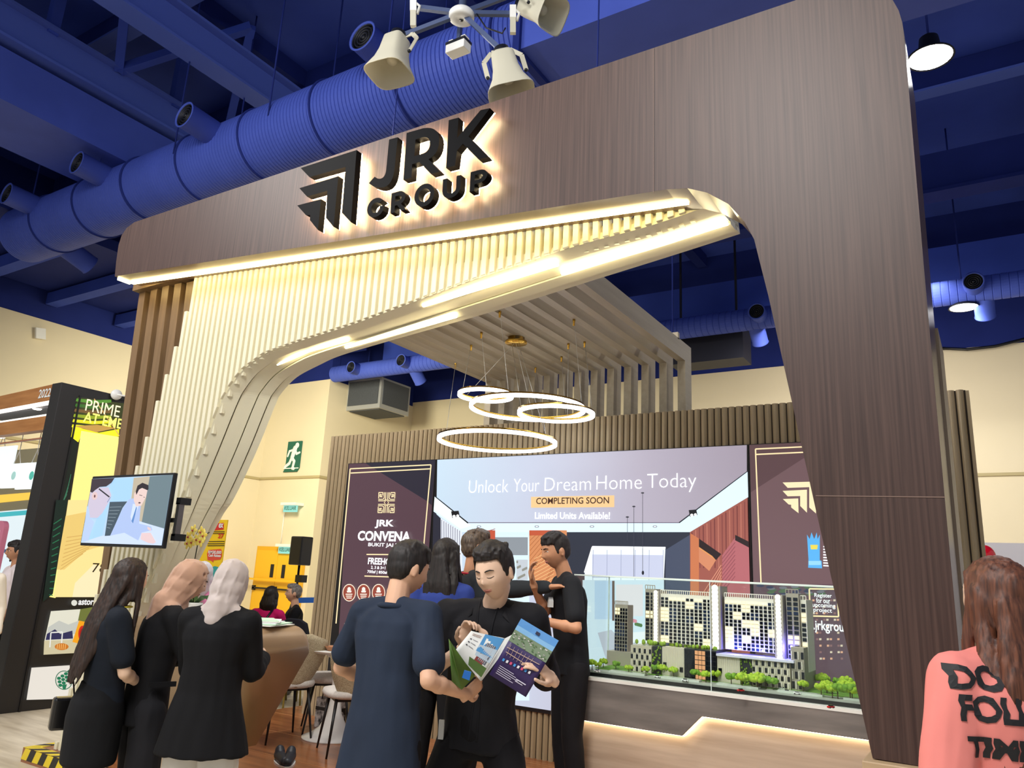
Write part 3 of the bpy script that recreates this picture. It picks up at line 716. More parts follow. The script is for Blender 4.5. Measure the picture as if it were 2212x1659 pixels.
# dining corner seen through the glass case
a.add((214,232,246), [(1040,900),(1580,900),(1580,1800),(1040,1800)], 1.0).add((190,214,240), [(1120,905),(1240,905),(1240,1160),(1120,1160)], 1.0).add((112,92,84), [(1236,905),(1252,905),(1252,1170),(1236,1170)])
a.add((232,226,232), [(1262,930),(1440,930),(1440,1140),(1262,1140)], 1.0)
a.add((236,240,246), [(1180,1260),(1480,1240),(1480,1330),(1240,1330)], 1.05)
for k in range(16): a.disc(((206,70,96),(232,150,170),(90,130,80))[k % 3], (1300 + (k*47) % 130, 1130 + (k*31) % 90), 10, 12)
a.add((196,200,214), [(1140,1250),(1230,1230),(1330,1330),(1400,1310),(1390,1430),(1200,1440)], .95)
for x in (1200,1260,1330,1380): a.line((30,30,36), (x,1430), (x-6,1540), 7)
a.build('printed_picture', mp)
for wd, xa_, xb_, dsc in (('Unlock', 1012, 1097, 0), ('Your', 1109, 1164, 0), ('Dream', 1176, 1276, 0), ('Home', 1288, 1386, 0), ('Today', 1398, 1504, 1)):
    yb = 1065 - (xa_ - 1012) * .0265
    text('headline_word', wd, pr((250,252,255), 1.4), mp, G(xa_, yb, .012) - Vector((0, 0, .036 * dsc)), U, V, w=(G(xb_, yb)-G(xa_, yb))[0], h=.118 + .036 * dsc, bold=-.014, ext=.0)
bx = [(698,348),(1250,338),(1250,416),(698,420)]
q = Art(zc(920, 960, 3.072)); q.k = 40; q.add((250,208,150), bx, 1.0).build('headline_plate', mp)
text('plate_lettering', 'COMPLETING SOON', pr((70,40,30)), mp, G(1158,1089,.02), U, V, w=(G(1315,1087)-G(1158,1089))[0], h=.056, bold=.012, ext=0)
text('subline_lettering', 'Limited Units Available!', pr((250,252,255), 1.4), mp, G(1155,1121,.02), U, V, w=(G(1317,1117)-G(1155,1121))[0], h=.06, bold=.02, ext=0)
# ---- left print
lx0 = G(750, 1010)[0]
lp = lightbox('maroon_lightbox', 'lit maroon print with gold emblem and round badges beside the corner of the fluted wall', SX0, mx0 - .004)
a = Art(zc(700, 940, 3.687), (SX0 + .01, mx0 - .01, SZ0 + .03, SZ1 - .005))
a.add((92,66,76), [(195,228),(886,192),(790,2300),(60,2300)], .9)
a.add((46,42,56), [(330,222),(886,192),(858,560),(820,525)], .9)
gold = (250,226,176)
for p, r in (((208,268),(852,236)), ((212,302),(846,268)), ((208,268),(95,1500)), ((852,236),(796,860)), ((796,860),(745,1500))): a.line(gold, p, r, 9, 1.1)
# maze-like emblem of four mirrored corners
ecx, ecy = 497, 537
for sx in (-1, 1):
    for sy in (-1, 1):
        E_ = lambda x, y: (ecx + sx*x - .045*sy*y, ecy + sy*y + .0*x)
        for p, r in (((8,26),(8,82)),((20,34),(20,82)),((30,80),(66,80)),((64,80),(64,34)),((32,56),(32,80)),((44,46),(44,66)),((44,66),(54,66)),((54,66),(54,46)),((54,46),(34,46)),((26,14),(66,14)),((20,34),(30,26)),((30,26),(66,26)),((8,26),(20,14)),((20,14),(26,14))):
            a.line(gold, E_(*p), E_(*r), 6.5, 1.15)
a.line(gold, (ecx,ecy-24), (ecx+18,ecy), 6).line(gold, (ecx+18,ecy), (ecx,ecy+24), 6).line(gold, (ecx,ecy+24), (ecx-18,ecy), 6).line(gold, (ecx-18,ecy), (ecx,ecy-24), 6)
a.line(gold, (338,950), (640,952), 9, 1.1).line(gold, (322,1122), (610,1132), 9, 1.1)
for i, x in enumerate((200, 315, 434, 552)):
    y = 1255
    a.disc((250,232,208), (x,y), 53, 70, 1.05).disc((158,72,56), (x,y), 47, 63)
    a.disc((250,240,230), (x,y-28), 14, 17, 1.05).add((250,240,230), [(x-20,y-16),(x+20,y-16),(x+16,y-2),(x-16,y-2)], 1.05)
    for k in range(3): a.line((250,236,220), (x-28+k*3,y+12+k*15), (x+26-k*3,y+12+k*15), 8, 1.0)
a.build('printed_picture', lp)
wt = pr((252,252,255), 1.35); Gz = zc(700, 940, 3.687)
def ltext(s, p, r, h, b=.02): text('print_lettering', s, wt, lp, Gz(*p, .03), U, V, w=(Gz(*r)-Gz(*p))[0], h=h, bold=b, ext=0)
ltext('JRK', (402,742), (552,740), .086, .035); ltext('CONVENA', (265,840), (685,834), .1, .035)
ltext('BUKIT JALIL', (350,893), (600,892), .046); ltext('FREEHOLD', (348,1028), (590,1030), .066, .03)
ltext('2, 3 & 3+1 Bedrooms', (372,1068), (620,1072), .034); ltext('700sf | 850sf | 1,000sf', (343,1104), (620,1108), .036)
# ---- right print
rp_ = lightbox('emblem_lightbox', 'lit maroon print with cream arrow emblem partly hidden by the brown leg', mx1 + .004, SX1)
g5 = zc(1600, 940, 3.073)
a = Art(g5, (mx1 + .01, SX1 - .01, SZ0 + .03, SZ1 - .005))
a.add((98,72,76), [(44,52),(1000,0),(1100,1700),(75,1700)], .9)
a.add((120,92,96), [(44,380),(415,155),(1000,-150),(1100,1700),(75,1700)], .9)
a.add((104,80,90), [(72,985),(720,990),(1100,990),(1100,1700),(75,1700)], .9)
for p, r in (((98,92),(900,55)), ((102,128),(900,92)), ((98,92),(135,985))): a.line(gold, p, r, 9, 1.1)
for lp_ in ([(278,314),(312,350),(455,345),(455,480),(500,520),(500,308)], [(278,370),(312,406),(395,404),(395,470),(440,515),(440,362)], [(280,424),(318,460),(335,462),(335,480),(384,518),(382,420)]):
    a.add((252,236,190), lp_, 1.05)
a.add((90,178,240), [(440,660),(458,690),(470,645),(488,690),(505,645),(510,690),(525,660),(525,830),(537,835),(540,884),(448,880),(450,825)], 1.05)
a.add((150,214,252), [(450,835),(532,835),(534,862),(452,862)], 1.05).add((240,220,90), [(462,728),(512,728),(508,758),(466,758)], 1.0)
for k in range(8): a.line((250,250,250), (548, 740+k*18), (590, 742+k*18), 9, 1.1)
for k in range(26): a.disc(((60,64,92),(86,110,80),(120,120,130))[k % 3], (130 + (k*83) % 420, 1000 + (k*29) % 60), 26, 9)
for p, r in (((455,1020),(640,1022)), ((455,1020),(462,1200)), ((462,1200),(650,1205)), ((640,1022),(650,1205))): a.line(gold, p, r, 10, 1.1)
for k in range(60): a.add(((240,180,150),(236,214,190),(150,110,110))[k % 3], [(425+(k*71)%260, 1090+(k*43)%430), (440+(k*71)%260, 1090+(k*43)%430), (440+(k*71)%260, 1103+(k*43)%430), (425+(k*71)%260, 1103+(k*43)%430)], .9)
a.build('printed_picture', rp_)
for s, p, r in (('Register', (490,1082), (605,1085)), ('for our', (502,1113), (594,1114)), ('upcoming', (476,1147), (628,1150)), ('project', (484,1180), (606,1182))):
    text('print_lettering', s, wt, rp_, g5(*p, .03), U, V, w=(g5(*r)-g5(*p))[0], h=.036, bold=.01, ext=0)
text('print_lettering', 'www.jrkgroup', wt, rp_, g5(345, 1300, .03), U, V, w=(g5(700,1318)-g5(345,1700))[0], h=.085, bold=.015, ext=0)
# ================================================================ MODEL TABLE
TZ = .92
fl = onZ(1193, 1457, TZ); TY = fl[1]
T = lambda x, y, d=0.: onY(1180 + x / 3.072, 1420 + y / 3.072, TY + d)
M_stone = mat('grey_stone_laminate', (104, 98, 94), .4, rgb2=(134, 126, 120), scale=(2.2, 2.2, 14), detail=9)
M_bw = mat('pale_wood_laminate', (206, 186, 164), .4, rgb2=(182, 160, 138), scale=(1.6, 1.6, 22), detail=8)
mt = thing('model_table', 'grey stone-look display table with lit pale wood base carrying the glass case', 'display table', (-1.6, TY + .4, .1))
TB = TY + .98; xr_ = -.36
up = [T(38,112), T(2160,352), T(2190,555), T(1030,395), T(900,512), T(34,395)]
zb = up[2][2]; up[1][0] = up[2][0] = xr_; up[0][2] = up[1][2] = TZ
up[3][2] = up[2][2] = (up[2][2] + up[3][2]) / 2; up[4][2] = up[5][2] = (up[4][2] + up[5][2]) / 2; up[5][0] = up[0][0]
MB().prism(up, (0, TB - TY, 0)).build('upper_body', M_stone, mt, bevel=.003)
MB().box((up[0][0], TY - .003, TZ - .006), (xr_, TB, TZ + .012)).build('top_edge', mat('white_edge', (236, 234, 226), .3), mt)
bx0 = T(85,395)[0]
low = [(bx0, TY + .07, up[5][2] + .005), (up[4][0], TY + .07, up[4][2] + .005), (up[3][0], TY + .07, up[3][2] + .005), (xr_ + .02, TY + .07, up[2][2] + .005), (xr_ + .02, TY + .07, .1), (bx0, TY + .07, .1)]
MB().prism(low, (0, TB - TY - .1, 0)).build('lower_body', M_bw, mt)
ed = MB()
for i, j in ((5, 4), (4, 3), (3, 2)):
    p = up[i] + Vector((0, .05, -.004)); q = up[j] + Vector((0, .05, -.004)); ed.bar(p, q, .022, .008)
ed.build('led_strip', glow('table_led', (255, 232, 196), 11), mt)
# ---- glass case
M_glass = glass_mat('clear_glass'); M_ge = mat('glass_edge', (226, 240, 234), .15, spec=.8)
GX0 = onY(1236, 1440, TY + .05)[0]; GX1 = xr_ - .03; GY0, GY1 = TY + .05, TY + .62
GZ0, GZ1 = TZ + .012, onY(1237, 1242, TY + .05)[2]
gc = thing('glass_display_case', 'clear glass case over the lit building model', 'glass case', (-1.6, TY + .4, GZ0))
MB().box((GX0, GY0, GZ0), (GX1, GY0 + .006, GZ1)).build('front_pane', M_glass, gc); MB().box((GX0, GY1, GZ0), (GX1, GY1 + .006, GZ1)).build('back_pane', M_glass, gc)
MB().box((GX0, GY0 + .006, GZ0), (GX0 + .006, GY1, GZ1)).build('side_pane', M_glass, gc); MB().box((GX1 - .006, GY0 + .006, GZ0), (GX1, GY1, GZ1)).build('side_pane', M_glass, gc)
MB().box((GX0, GY0, GZ1), (GX1, GY1 + .006, GZ1 + .006)).build('top_pane', M_glass, gc)
e = MB()
for y in (GY0, GY1): e.bar((GX0, y, GZ1 + .003), (GX1, y, GZ1 + .003), .008, .009); e.bar((GX0, y, GZ0), (GX0, y, GZ1), .008, .008)
e.bar((GX0, GY0, GZ1 + .003), (GX0, GY1, GZ1 + .003), .008, .009); xm = onY(1533, 1260, GY0)[0]; e.bar((xm, GY0, GZ0), (xm, GY0, GZ1), .005, .004)
e.build('polished_edge', M_ge, gc)
# ---- building model
MZ = GZ0 + .035; MY = TY + .31
bm_ = thing('building_model', 'architectural scale model of lit apartment towers on a green podium in the glass case', 'scale model', (-1.5, MY, GZ0))
M_road = mat('model_road', (178, 182, 172), .5); M_lawn = mat('model_lawn', (84, 132, 40), .8, rgb2=(120, 160, 60), scale=(30, 30, 30))
MB().box((GX0 + .02, GY0 + .02, GZ0), (GX1 - .02, GY1 - .02, MZ - .012)).build('base_board', M_black, bm_)
q = MB().box((GX0 + .03, GY0 + .03, MZ - .012), (GX1 - .03, GY1 - .03, MZ), 0).box((GX0 + .1, TY + .2, MZ), (GX1 - .05, GY1 - .05, MZ + .006), 1)
for k in range(6): q.box((GX0 + .25 + k*.36, GY0 + .045, MZ), (GX0 + .5 + k*.36, GY0 + .1, MZ + .012), 2)
q.build('ground_plate', [M_road, M_lawn, mat('acrylic_tile', (206, 214, 204), .2)], bm_)
M_mw = mat('model_white', (240, 234, 222), .5); M_mg = mat('model_grey', (166, 158, 144), .5); M_md = mat('model_dark_glass', (14, 18, 26), .12, spec=.7)
M_ml = glow('model_lit_window', (255, 232, 180), 1.6); M_mb = mat('model_bluish_glass', (30, 44, 70), .12); M_dot = glow('model_lamp_dot', (255, 250, 240), 2.2)
MX = lambda px, py=1400, d=0: onY(px, py, MY + d)[0]
MZZ = lambda px, py, d=0: onY(px, py, MY + d)[2]
def tower(x0, x1, z0, z1, nx, nz, seed, depth=.13, y=0., lit=.3, frame=M_mw):
    rnd = random.Random(seed)
    t = MB().box((x0, MY + y, z0), (x1, MY + y + depth, z1)).build('tower_body', frame, bm_)
    w = MB(); sx = (x1 - x0) / nx; sz = (z1 - z0 - .02) / nz; blocks = {}
    for i in range(nx):
        for k in range(nz):
            key = (i // 2, k // 2); blocks.setdefault(key, rnd.random()); r = blocks[key]
            m = 1 if r < lit else (2 if r < lit + .2 else 0)
            w.box((x0 + sx*(i + .16), MY + y - .004, z0 + sz*(k + .15)), (x0 + sx*(i + .84), MY + y + .001, z0 + sz*(k + .85)), m)
    w.build('window_grid', [M_md, M_ml, M_mb], t)
    f = MB()
    for i in range(nx * 2 + 1): f.bar((x0 + (x1-x0)*i/(nx*2), MY + y, z1), (x0 + (x1-x0)*i/(nx*2), MY + y, z1 + .022), .003, .004)
    f.box((x0, MY + y - .002, z1 + .022), (x1, MY + y + .004, z1 + .027)); f.build('roof_fins', frame, t)
    return t
zt = MZZ(1480, 1283); zp = MZZ(1480, 1392)
tower(MX(1427), MX(1538), zp, MZZ(1480, 1285), 12, 13, 3); tower(MX(1567), MX(1690), zp - .005, MZZ(1620, 1292), 13, 13, 8, lit=.28)
tower(MX(1391), MX(1412), zp, MZZ(1400, 1272), 2, 13, 5, .16, .02, .1, M_mg); tower(MX(1700), MX(1728), zp - .06, MZZ(1710, 1282), 2, 14, 6, .2, .02, .12, M_mg)
tower(MX(1729), MX(1742), zp - .1, MZZ(1735, 1296), 1, 14, 9, .2, .05, .1, M_mw)
def core(xa, xb, zlo, zhi, n, y=-.03):
    t = MB().box((xa, MY + y, zlo), (xb, MY + y + .16, zhi)).build('stair_core', M_mg, bm_); d = MB(); c = (xa + xb) / 2; r = (xb - xa) * .3
    for k in range(n):
        z = zlo + (zhi - zlo) * (k + .5) / n
        d.lathe([(r, -.003), (r * .8, -.006), (.0005, -.007)], (c, MY + y, z), (0, 1, 0), n=10, caps=False)
        d.ell((c, MY + y - .002, z), (r, .005, r), n=10, k=6)
    d.build('lamp_dots', M_dot, t)
core(MX(1538), MX(1561), zp - .01, MZZ(1550, 1266), 15); core(MX(1413), MX(1427), zp, MZZ(1420, 1276), 16); core(MX(1677), MX(1697), zp - .06, MZZ(1690, 1286), 17, -.035)
# podium
pz0 = MZ + .006; PYF = MY - .09
def pod(px0, px1, pyt, m, y=0., d=.34):
    x0, x1 = MX(px0), MX(px1); z1 = MZZ((px0 + px1) / 2, pyt, -.09)
    return MB().box((x0, PYF + y, pz0), (x1, PYF + y + d, z1)).build('podium_block', m, bm_), x0, x1, z1
M_pw = mat('podium_white', (208, 200, 180), .5); M_pd = mat('podium_dark', (44, 46, 50), .35)
for px0, px1, pyt, m, y, kind in ((1374, 1418, 1396, M_pw, 0, 'slot'), (1419, 1440, 1398, M_pd, .01, 'green'), (1441, 1488, 1400, M_pw, 0, 'plain'), (1489, 1557, 1404, M_pd, -.01, 'retail'), (1558, 1606, 1418, M_pw, 0, 'plain'), (1607, 1631, 1424, M_pd, .01, 'green'), (1632, 1712, 1424, M_pw, 0, 'slot'), (1713, 1741, 1400, M_mg, .02, 'slot')):
    o, x0, x1, z1 = pod(px0, px1, pyt, m, y)
    w = MB(); yy = PYF + y - .003
    if kind == 'slot':
        n = max(4, int((x1 - x0) / .018))
        for i in range(n):
            for k in range(4):
                if (i + k) % 2 == 0: w.box((x0 + (x1-x0)*(i+.1)/n, yy, pz0 + (z1-pz0)*(k+.15)/4.3), (x0 + (x1-x0)*(i+.9)/n, yy + .004, pz0 + (z1-pz0)*(k+.85)/4.3), 0)
                else: w.box((x0 + (x1-x0)*(i+.3)/n, yy - .006, pz0 + (z1-pz0)*(k+.1)/4.3), (x0 + (x1-x0)*(i+.5)/n, yy + .004, pz0 + (z1-pz0)*(k+.9)/4.3), 1)
    elif kind == 'green':
        for i in range(40): w.ell((x0 + (x1-x0)*random.random(), yy, pz0 + (z1-pz0)*random.random()), (.006, .006, .008), m=2, n=6, k=4)
    elif kind == 'retail':
        for i in range(9):
            for k in range(6):
                m_ = 3 if 2 < i < 6 else 0
                w.box((x0 + (x1-x0)*(i+.08)/9, yy, pz0 + (z1-pz0)*(k+.08)/6.2), (x0 + (x1-x0)*(i+.92)/9, yy + .004, pz0 + (z1-pz0)*(k+.92)/6.2), m_)
    else:
        for i in range(12): w.box((x0 + (x1-x0)*(i+.1)/12, yy, pz0 + .02), (x0 + (x1-x0)*(i+.2)/12, yy + .004, z1 - .01), 1)
        w.box((x1 - .03, yy - .001, pz0 + .03), (x1 - .008, yy + .004, pz0 + .06), 0).box((x0 + .008, yy - .001, pz0 + .05), (x0 + .03, yy + .004, pz0 + .08), 0)
    w.build('facade_pattern', [M_md, M_mw, mat('model_green_wall', (120, 150, 40), .7), glow('model_shop_light', (236, 170, 120), .9)], o)
pk = MB()
for k in range(46):
    x = MX(1376) + (MX(1556) - MX(1376)) * random.random(); pk.ell((x, PYF + .02 + .1 * random.random(), MZZ(1450, 1398, -.09) + .012), (.012, .012, .016), n=7, k=5)
pk.build('roof_garden', mat('model_roof_green', (140, 170, 50), .8), bm_)
MB().box((MX(1558), PYF - .02, MZZ(1630, 1424, -.09)), (MX(1722), PYF + .2, MZZ(1630, 1419, -.09))).build('pool_deck', mat('model_pool_deck', (220, 220, 240), .3), bm_)
for k, (px, py) in enumerate(((1590, 1404), (1640, 1408), (1700, 1400))):
    l = bpy.data.lights.new('model_blue_lamp', 'POINT'); l.energy = 1.1; l.color = (.12, .1, 1); l.shadow_soft_size = .01
    o = bpy.data.objects.new('model_blue_lamp', l); C.objects.link(o); o.parent = bm_; o.location = onY(px, py, MY - .05) - Vector(bm_.location)
l = bpy.data.lights.new('model_fill_spot', 'SPOT'); l.energy = 170; l.spot_size = R(62); l.spot_blend = .6; l.shadow_soft_size = .12; l.color = (1, .97, .92)  # added unseen spot that brightens the building model
o = bpy.data.objects.new('model_fill_spot', l); C.objects.link(o); o.location = (-1.45, 4.0, 3.7); o.rotation_euler = (Vector((-1.5, 5.05, 1.0)) - Vector(o.location)).to_track_quat('-Z', 'Y').to_euler()
# added small tower and podium imitate a reflection in the case end pane
tower(GX0 + .1, GX0 + .2, MZ + .1, MZ + .42, 5, 12, 21, .1, .2, .05, M_mg); MB().box((GX0 + .06, MY + .16, MZ), (GX0 + .26, MY + .34, MZ + .1)).build('podium_block', M_mg, bm_)
# model trees
M_tl = mat('model_tree_leaf', (124, 168, 30), .8, rgb2=(184, 206, 60), scale=(60, 60, 60)); M_tl2 = mat('model_tree_leaf_dark', (84, 134, 34), .8, rgb2=(130, 170, 50), scale=(60, 60, 60)); M_tk = mat('model_tree_trunk', (90, 70, 50), .8)
protos = []
for k in range(4):
    q = MB().tube([(0, 0, 0), (0, 0, .03)], .002, 1, 6); rnd = random.Random(k)
    for i in range(26):
        a = rnd.random() * 6.28; u = rnd.random(); r = .021 * math.sqrt(rnd.random())
        q.ell((r*math.cos(a), r*math.sin(a), .036 + .02*u*(1 - r/.03)), .0075 + .004*rnd.random(), m=0, n=7, k=5)
    me_o = q.build('model_tree', [(M_tl, M_tl2)[k == 3], M_tk], bm_, off=(0, 0, 0)); me_o.location = (0, 0, 0); protos.append(me_o)
spots = []
for px, py in ((1262,1442),(1285,1442),(1303,1436),(1330,1440),(1358,1448),(1380,1444),(1395,1452),(1415,1450),(1432,1452),(1455,1456),(1475,1456),(1502,1462),(1525,1466),(1548,1466),(1565,1458),(1345,1428),(1370,1425),(1540,1450)):
    spots.append((px, py, 1.0))
for px, py in ((1572,1488),(1580,1474),(1612,1490),(1625,1478),(1640,1478),(1655,1480),(1618,1470),(1770,1500),(1790,1490),(1805,1505),(1822,1490),(1840,1492),(1765,1520),(1815,1520),(1835,1510),(1780,1475),(1800,1468),(1830,1472),(1755,1465),(1765,1455),(1845,1475),(1670,1482),(1735,1488)):
    spots.append((px, py, 1.15))
for k, (px, py, s) in enumerate(spots):
    g = onZ(px, py + 8, MZ); g = Vector((min(max(g[0], GX0 + .06), GX1 - .06), min(max(g[1], GY0 + .05), GY1 - .08), MZ))
    if abs(g[1] - MY) < .02: g[1] -= .05
    o = protos[k % 4] if k < 4 else protos[k % 4].copy()
    if k >= 4: C.objects.link(o); o.parent = bm_
    s *= .9 + .35 * random.random(); o.location = g - Vector(bm_.location); o.scale = (s * 1.15, s * 1.15, s * 1.1); o.rotation_euler = (0, 0, k)
def mcar(px, py, m, rz):
    g = onZ(px, py, MZ) - Vector(bm_.location)
    q = MB().box((-.02, -.008, .003), (.02, .008, .011)).box((-.011, -.007, .011), (.011, .007, .017), 1)
    for x in (-.012, .012): q.lathe([(.004, -.0085), (.004, .0085)], (x, 0, .004), (0, 1, 0), 2, 8)
    o = q.build('model_car', [m, M_md, M_black], bm_, off=(0, 0, 0), bevel=.001); o.location = g; o.rotation_euler = (0, 0, rz)
M_cw = mat('car_white', (236, 236, 236), .3); M_crd = mat('car_red', (190, 30, 30), .3)
for px, py, m, rz in ((1700, 1496, M_cw, .2), (1722, 1500, M_cw, .1), (1600, 1494, M_crd, .8), (1795, 1530, M_crd, 1.0), (1290, 1452, M_cw, 0), (1420, 1464, M_cw, .0), (1690, 1490, M_cw, .3), (1480, 1472, M_cw, 0)): mcar(px, py, m, rz)
# ================================================================ FURNITURE AND BACKGROUND THINGS
# ---- television on the arch leg
vy = 3.12
tl, br_ = onY(198, 1030, vy), onY(362, 1179, vy); vx0, vx1, vz0, vz1 = tl[0] + .01, br_[0] - .05, 1.615, 2.118
tv = thing('wall_television', 'flat television showing two men at a desk, fixed to the fluted arch leg', 'television', (vx0, vy, vz0))
MB().box((vx0, vy, vz0), (vx1, vy + .03, vz1)).build('screen_frame', M_black, tv, bevel=.006)
MB().box((vx0 + .25, vy + .045, vz0 + .06), (vx1 - .25, vy + .07, vz1 - .12)).build('back_cover', M_black, tv)
vg = lambda x, y, d=0.: (lambda p: Vector((vx0 + .012 + (vx1 - vx0 - .024) * min(max(p[0], 0), 1), vy - .001 - d, vz0 + .02 + (vz1 - vz0 - .035) * min(max(p[1], 0), 1))))(tvuv(x, y))
def tvuv(x, y):      # picture units of the screen -> 0..1
    v = (1455 - y) / (1455 - (240 - (x - 320) * .035)); xl = 190 + v * 135; xr = 1570 + v * 125
    return ((x - xl) / (xr - xl), v)
a = Art(vg)
P1 = .95
a.add((186,216,244), [(190,1455),(1570,1455),(1700,190),(320,250)], P1)
a.add((170,212,250), [(700,250),(1060,240),(1020,640),(640,800),(560,1400),(320,1400)], 1.0)
a.add((196,184,160), [(1060,240),(1330,215),(1250,1050),(1020,1000)], P1).add((112,132,140), [(1330,215),(1700,190),(1600,1160),(1235,1060)], P1)
a.add((206,222,250), [(190,1455),(560,1320),(900,1260),(1200,1040),(1600,1160),(1570,1455)], 1.0)
a.add((70,86,98), [(670,690),(975,680),(900,800),(720,1310),(620,1320)], P1)
for k in range(7): a.line((130,146,156), (675-k*4, 790+k*62), (880-k*28, 780+k*66), 12)
a.add((176,196,238), [(1010,640),(1100,620),(1210,760),(1200,1080),(1400,1130),(1420,1190),(1250,1240),(1200,1380),(960,1250),(720,1310),(900,830)], 1.0)
a.add((206,220,250), [(1080,720),(1180,760),(1080,1060),(1050,960)], 1.05).add((96,140,200), [(1140,770),(1150,800),(1100,1080),(1070,1040)], 1.0)
a.add((232,206,200), [(1120,480),(1200,430),(1310,470),(1290,600),(1220,760),(1130,770),(1090,660),(1090,540)], 1.0)
a.add((46,36,42), [(1115,500),(1140,390),(1220,335),(1320,380),(1325,450),(1310,475),(1220,430),(1170,460),(1130,560)], P1)
a.disc((90,70,80), (1190,705), 20, 14).line((70,60,66), (1180,560), (1230,575), 10).line((70,60,66), (1250,600), (1275,605), 9)
a.add((232,204,206), [(1250,1250),(1400,1240),(1490,1400),(1450,1430),(1370,1420),(1240,1360)], 1.0).add((232,204,206), [(1340,1130),(1400,1160),(1400,1210),(1350,1180)], 1.0)
a.add((206,196,216), [(310,480),(420,420),(640,420),(700,560),(690,640),(560,900),(480,990),(340,990),(290,760)], 1.0).add((186,206,240), [(270,760),(340,990),(420,1060),(340,1410),(230,1430)], 1.0)
a.add((62,50,58), [(320,255),(740,240),(690,330),(600,400),(480,410),(400,470),(350,520),(310,500)], P1).disc((226,196,196), (400,580), 52, 76, 1.0).disc((120,80,76), (402,585), 16, 28)
a.line((40,40,46), (470,445), (670,600), 24).line((90,140,190), (690,600), (640,700), 9)
a.build('screen_picture', tv)
MB().box((vx0 + .2, vy + .05, 1.78), (vx0 + .28, FY - .03, 1.84)).box((vx1 - .3, vy + .06, 1.79), (vx1 + .03, vy + .085, 1.82)).box((vx1 + .005, vy + .05, 1.70), (vx1 + .035, vy + .09, 1.92)).build('wall_bracket', mat('chrome', (150, 150, 150), .2, metal=.9), tv)
MB().box((vx1 - .005, vy + .05, 1.91), (vx1 + .045, vy + .13, 1.955)).build('bracket_clamp', M_black, tv)
MB().box((vx1 - .005, vy + .05, 1.67), (vx1 + .045, vy + .13, 1.715)).build('bracket_clamp', M_black, tv)
# ---- reception counter
M_bz = mat('bronze_laminate', (168, 140, 108), .32, metal=.2, var=.04, scale=(3, 3, 3))
kyf, kyb = 3.28, 3.88
ktop = onY(645, 1353, 3.8)[2]; xe = onY(669, 1395, kyb)[0]; kz = .46; x0 = -5.12; ky = kyf
ct = thing('reception_counter', 'bronze reception counter with rolled top edge and slanting back', 'counter', (-4.5, kyf + .3, .0))
def kprof(x, zt):
    r = []
    for i in range(7): a_ = R(180 - 90 * i / 6); r.append((x, kyf + .06 + .06 * math.cos(a_), zt - .06 + .06 * math.sin(a_)))
    for i in range(7): a_ = R(90 - 90 * i / 6); r.append((x, kyb - .06 + .06 * math.cos(a_), zt - .06 + .06 * math.sin(a_)))
    return r + [(x, kyb - .36, kz), (x, kyf + .05, kz)]
rs = [kprof(x0, ktop)] + [kprof(xe - .11 + .11 * math.sin(R(a_)), ktop - .11 + .11 * math.cos(R(a_))) for a_ in range(0, 91, 15)]
MB().rings(rs, 0, True).build('counter_body', M_bz, ct)
MB().box((x0 + .1, kyf + .12, 0.0), (xe - .16, kyb - .40, kz + .01)).build('counter_base', mat('bronze_base', (176, 156, 130), .4), ct)
MB().box((x0 + .02, kyf + .1, ktop - .002), (xe - .2, kyb - .1, ktop + .006)).build('counter_top', M_white, ct)
M_paper = mat('paper', (238, 240, 236), .6)
def papers(px, n, label, cols, rz):
    for k in range(n):
        c = onZ(px[0] + k*3, px[1] - k * .8, ktop + .012)
        o = MB().box((-.105, -.148, 0), (.105, .148, .004 + .002 * (k % 2))).build('brochure', mat('brochure_cover_%d' % (k % 3), cols[k % 3], .5), None)
        o.location = (c[0] - .02, ky + .36 + .02 * (k % 2), ktop + .0062 + k * .0066); o.rotation_euler = (0, 0, rz + k * .17)
        tag(o, label % ('lowest', 'second lowest', 'middle', 'second from top', 'topmost')[k], 'brochure', 'brochures on the counter')
papers((590, 1348), 5, 'white and pale green brochure on the bronze counter, %s of its pile', [(240, 240, 232), (190, 224, 196), (232, 236, 240)], .3)
# orchid
ob = Vector((onY(419, 1300, 3.48)[0], 3.48, ktop + .006))
oc = thing('potted_orchid', 'yellow orchid standing on the bronze counter behind the head scarves', 'potted plant', ob)
MB().lathe([(.045, 0), (.06, .1), (.062, .11), (.052, .108), (.05, .08), (.001, .08)], ob).build('pot', M_white, oc)
o_ = lambda x, y: onY(x, y, 3.48)
st = [ob + Vector((0, 0, .08)), o_(421, 1207), o_(427, 1176), o_(436, 1160), o_(452, 1150)]
MB().tube(st, .004, n=6).build('stem', mat('orchid_stem', (46, 44, 24), .6), oc)
M_op = mat('orchid_petal', (226, 196, 60), .5, rgb2=(240, 222, 120), scale=(40, 40, 40))
for k, (x, y) in enumerate(((424, 1146), (414, 1160), (421, 1172), (441, 1150), (446, 1158), (440, 1170), (432, 1166), (412, 1174))):
    c = o_(x, y) + Vector((0, -.02, 0)); q = MB()
    for i in range(5):
        a_ = 2*math.pi*i/5 + k; q.ell(c + Vector((math.cos(a_)*.023, -.004, math.sin(a_)*.023)), (.02, .004, .0135), Matrix.Rotation(-a_, 3, 'Y'), 0, 10, 6)
    q.ell(c + Vector((0, -.012, -.003)), .007, m=1, n=8, k=6)
    q.build('flower', [M_op, mat('orchid_lip', (170, 60, 50), .5)], oc)
lf = MB()
for k in range(5):
    a_ = k * 1.26; d = Vector((math.cos(a_), math.sin(a_), 0)); p = ob + Vector((0, 0, .09))
    lf.strip([p + Vector((-d[1], d[0], 0))*.018, p + d*.1 + Vector((-d[1]*.025, d[0]*.025, .07)), p + d*.19 + Vector((0, 0, .03))], [p - Vector((-d[1], d[0], 0))*.018, p + d*.1 - Vector((-d[1]*.025, d[0]*.025, -.07)), p + d*.195 + Vector((0, 0, .025))])
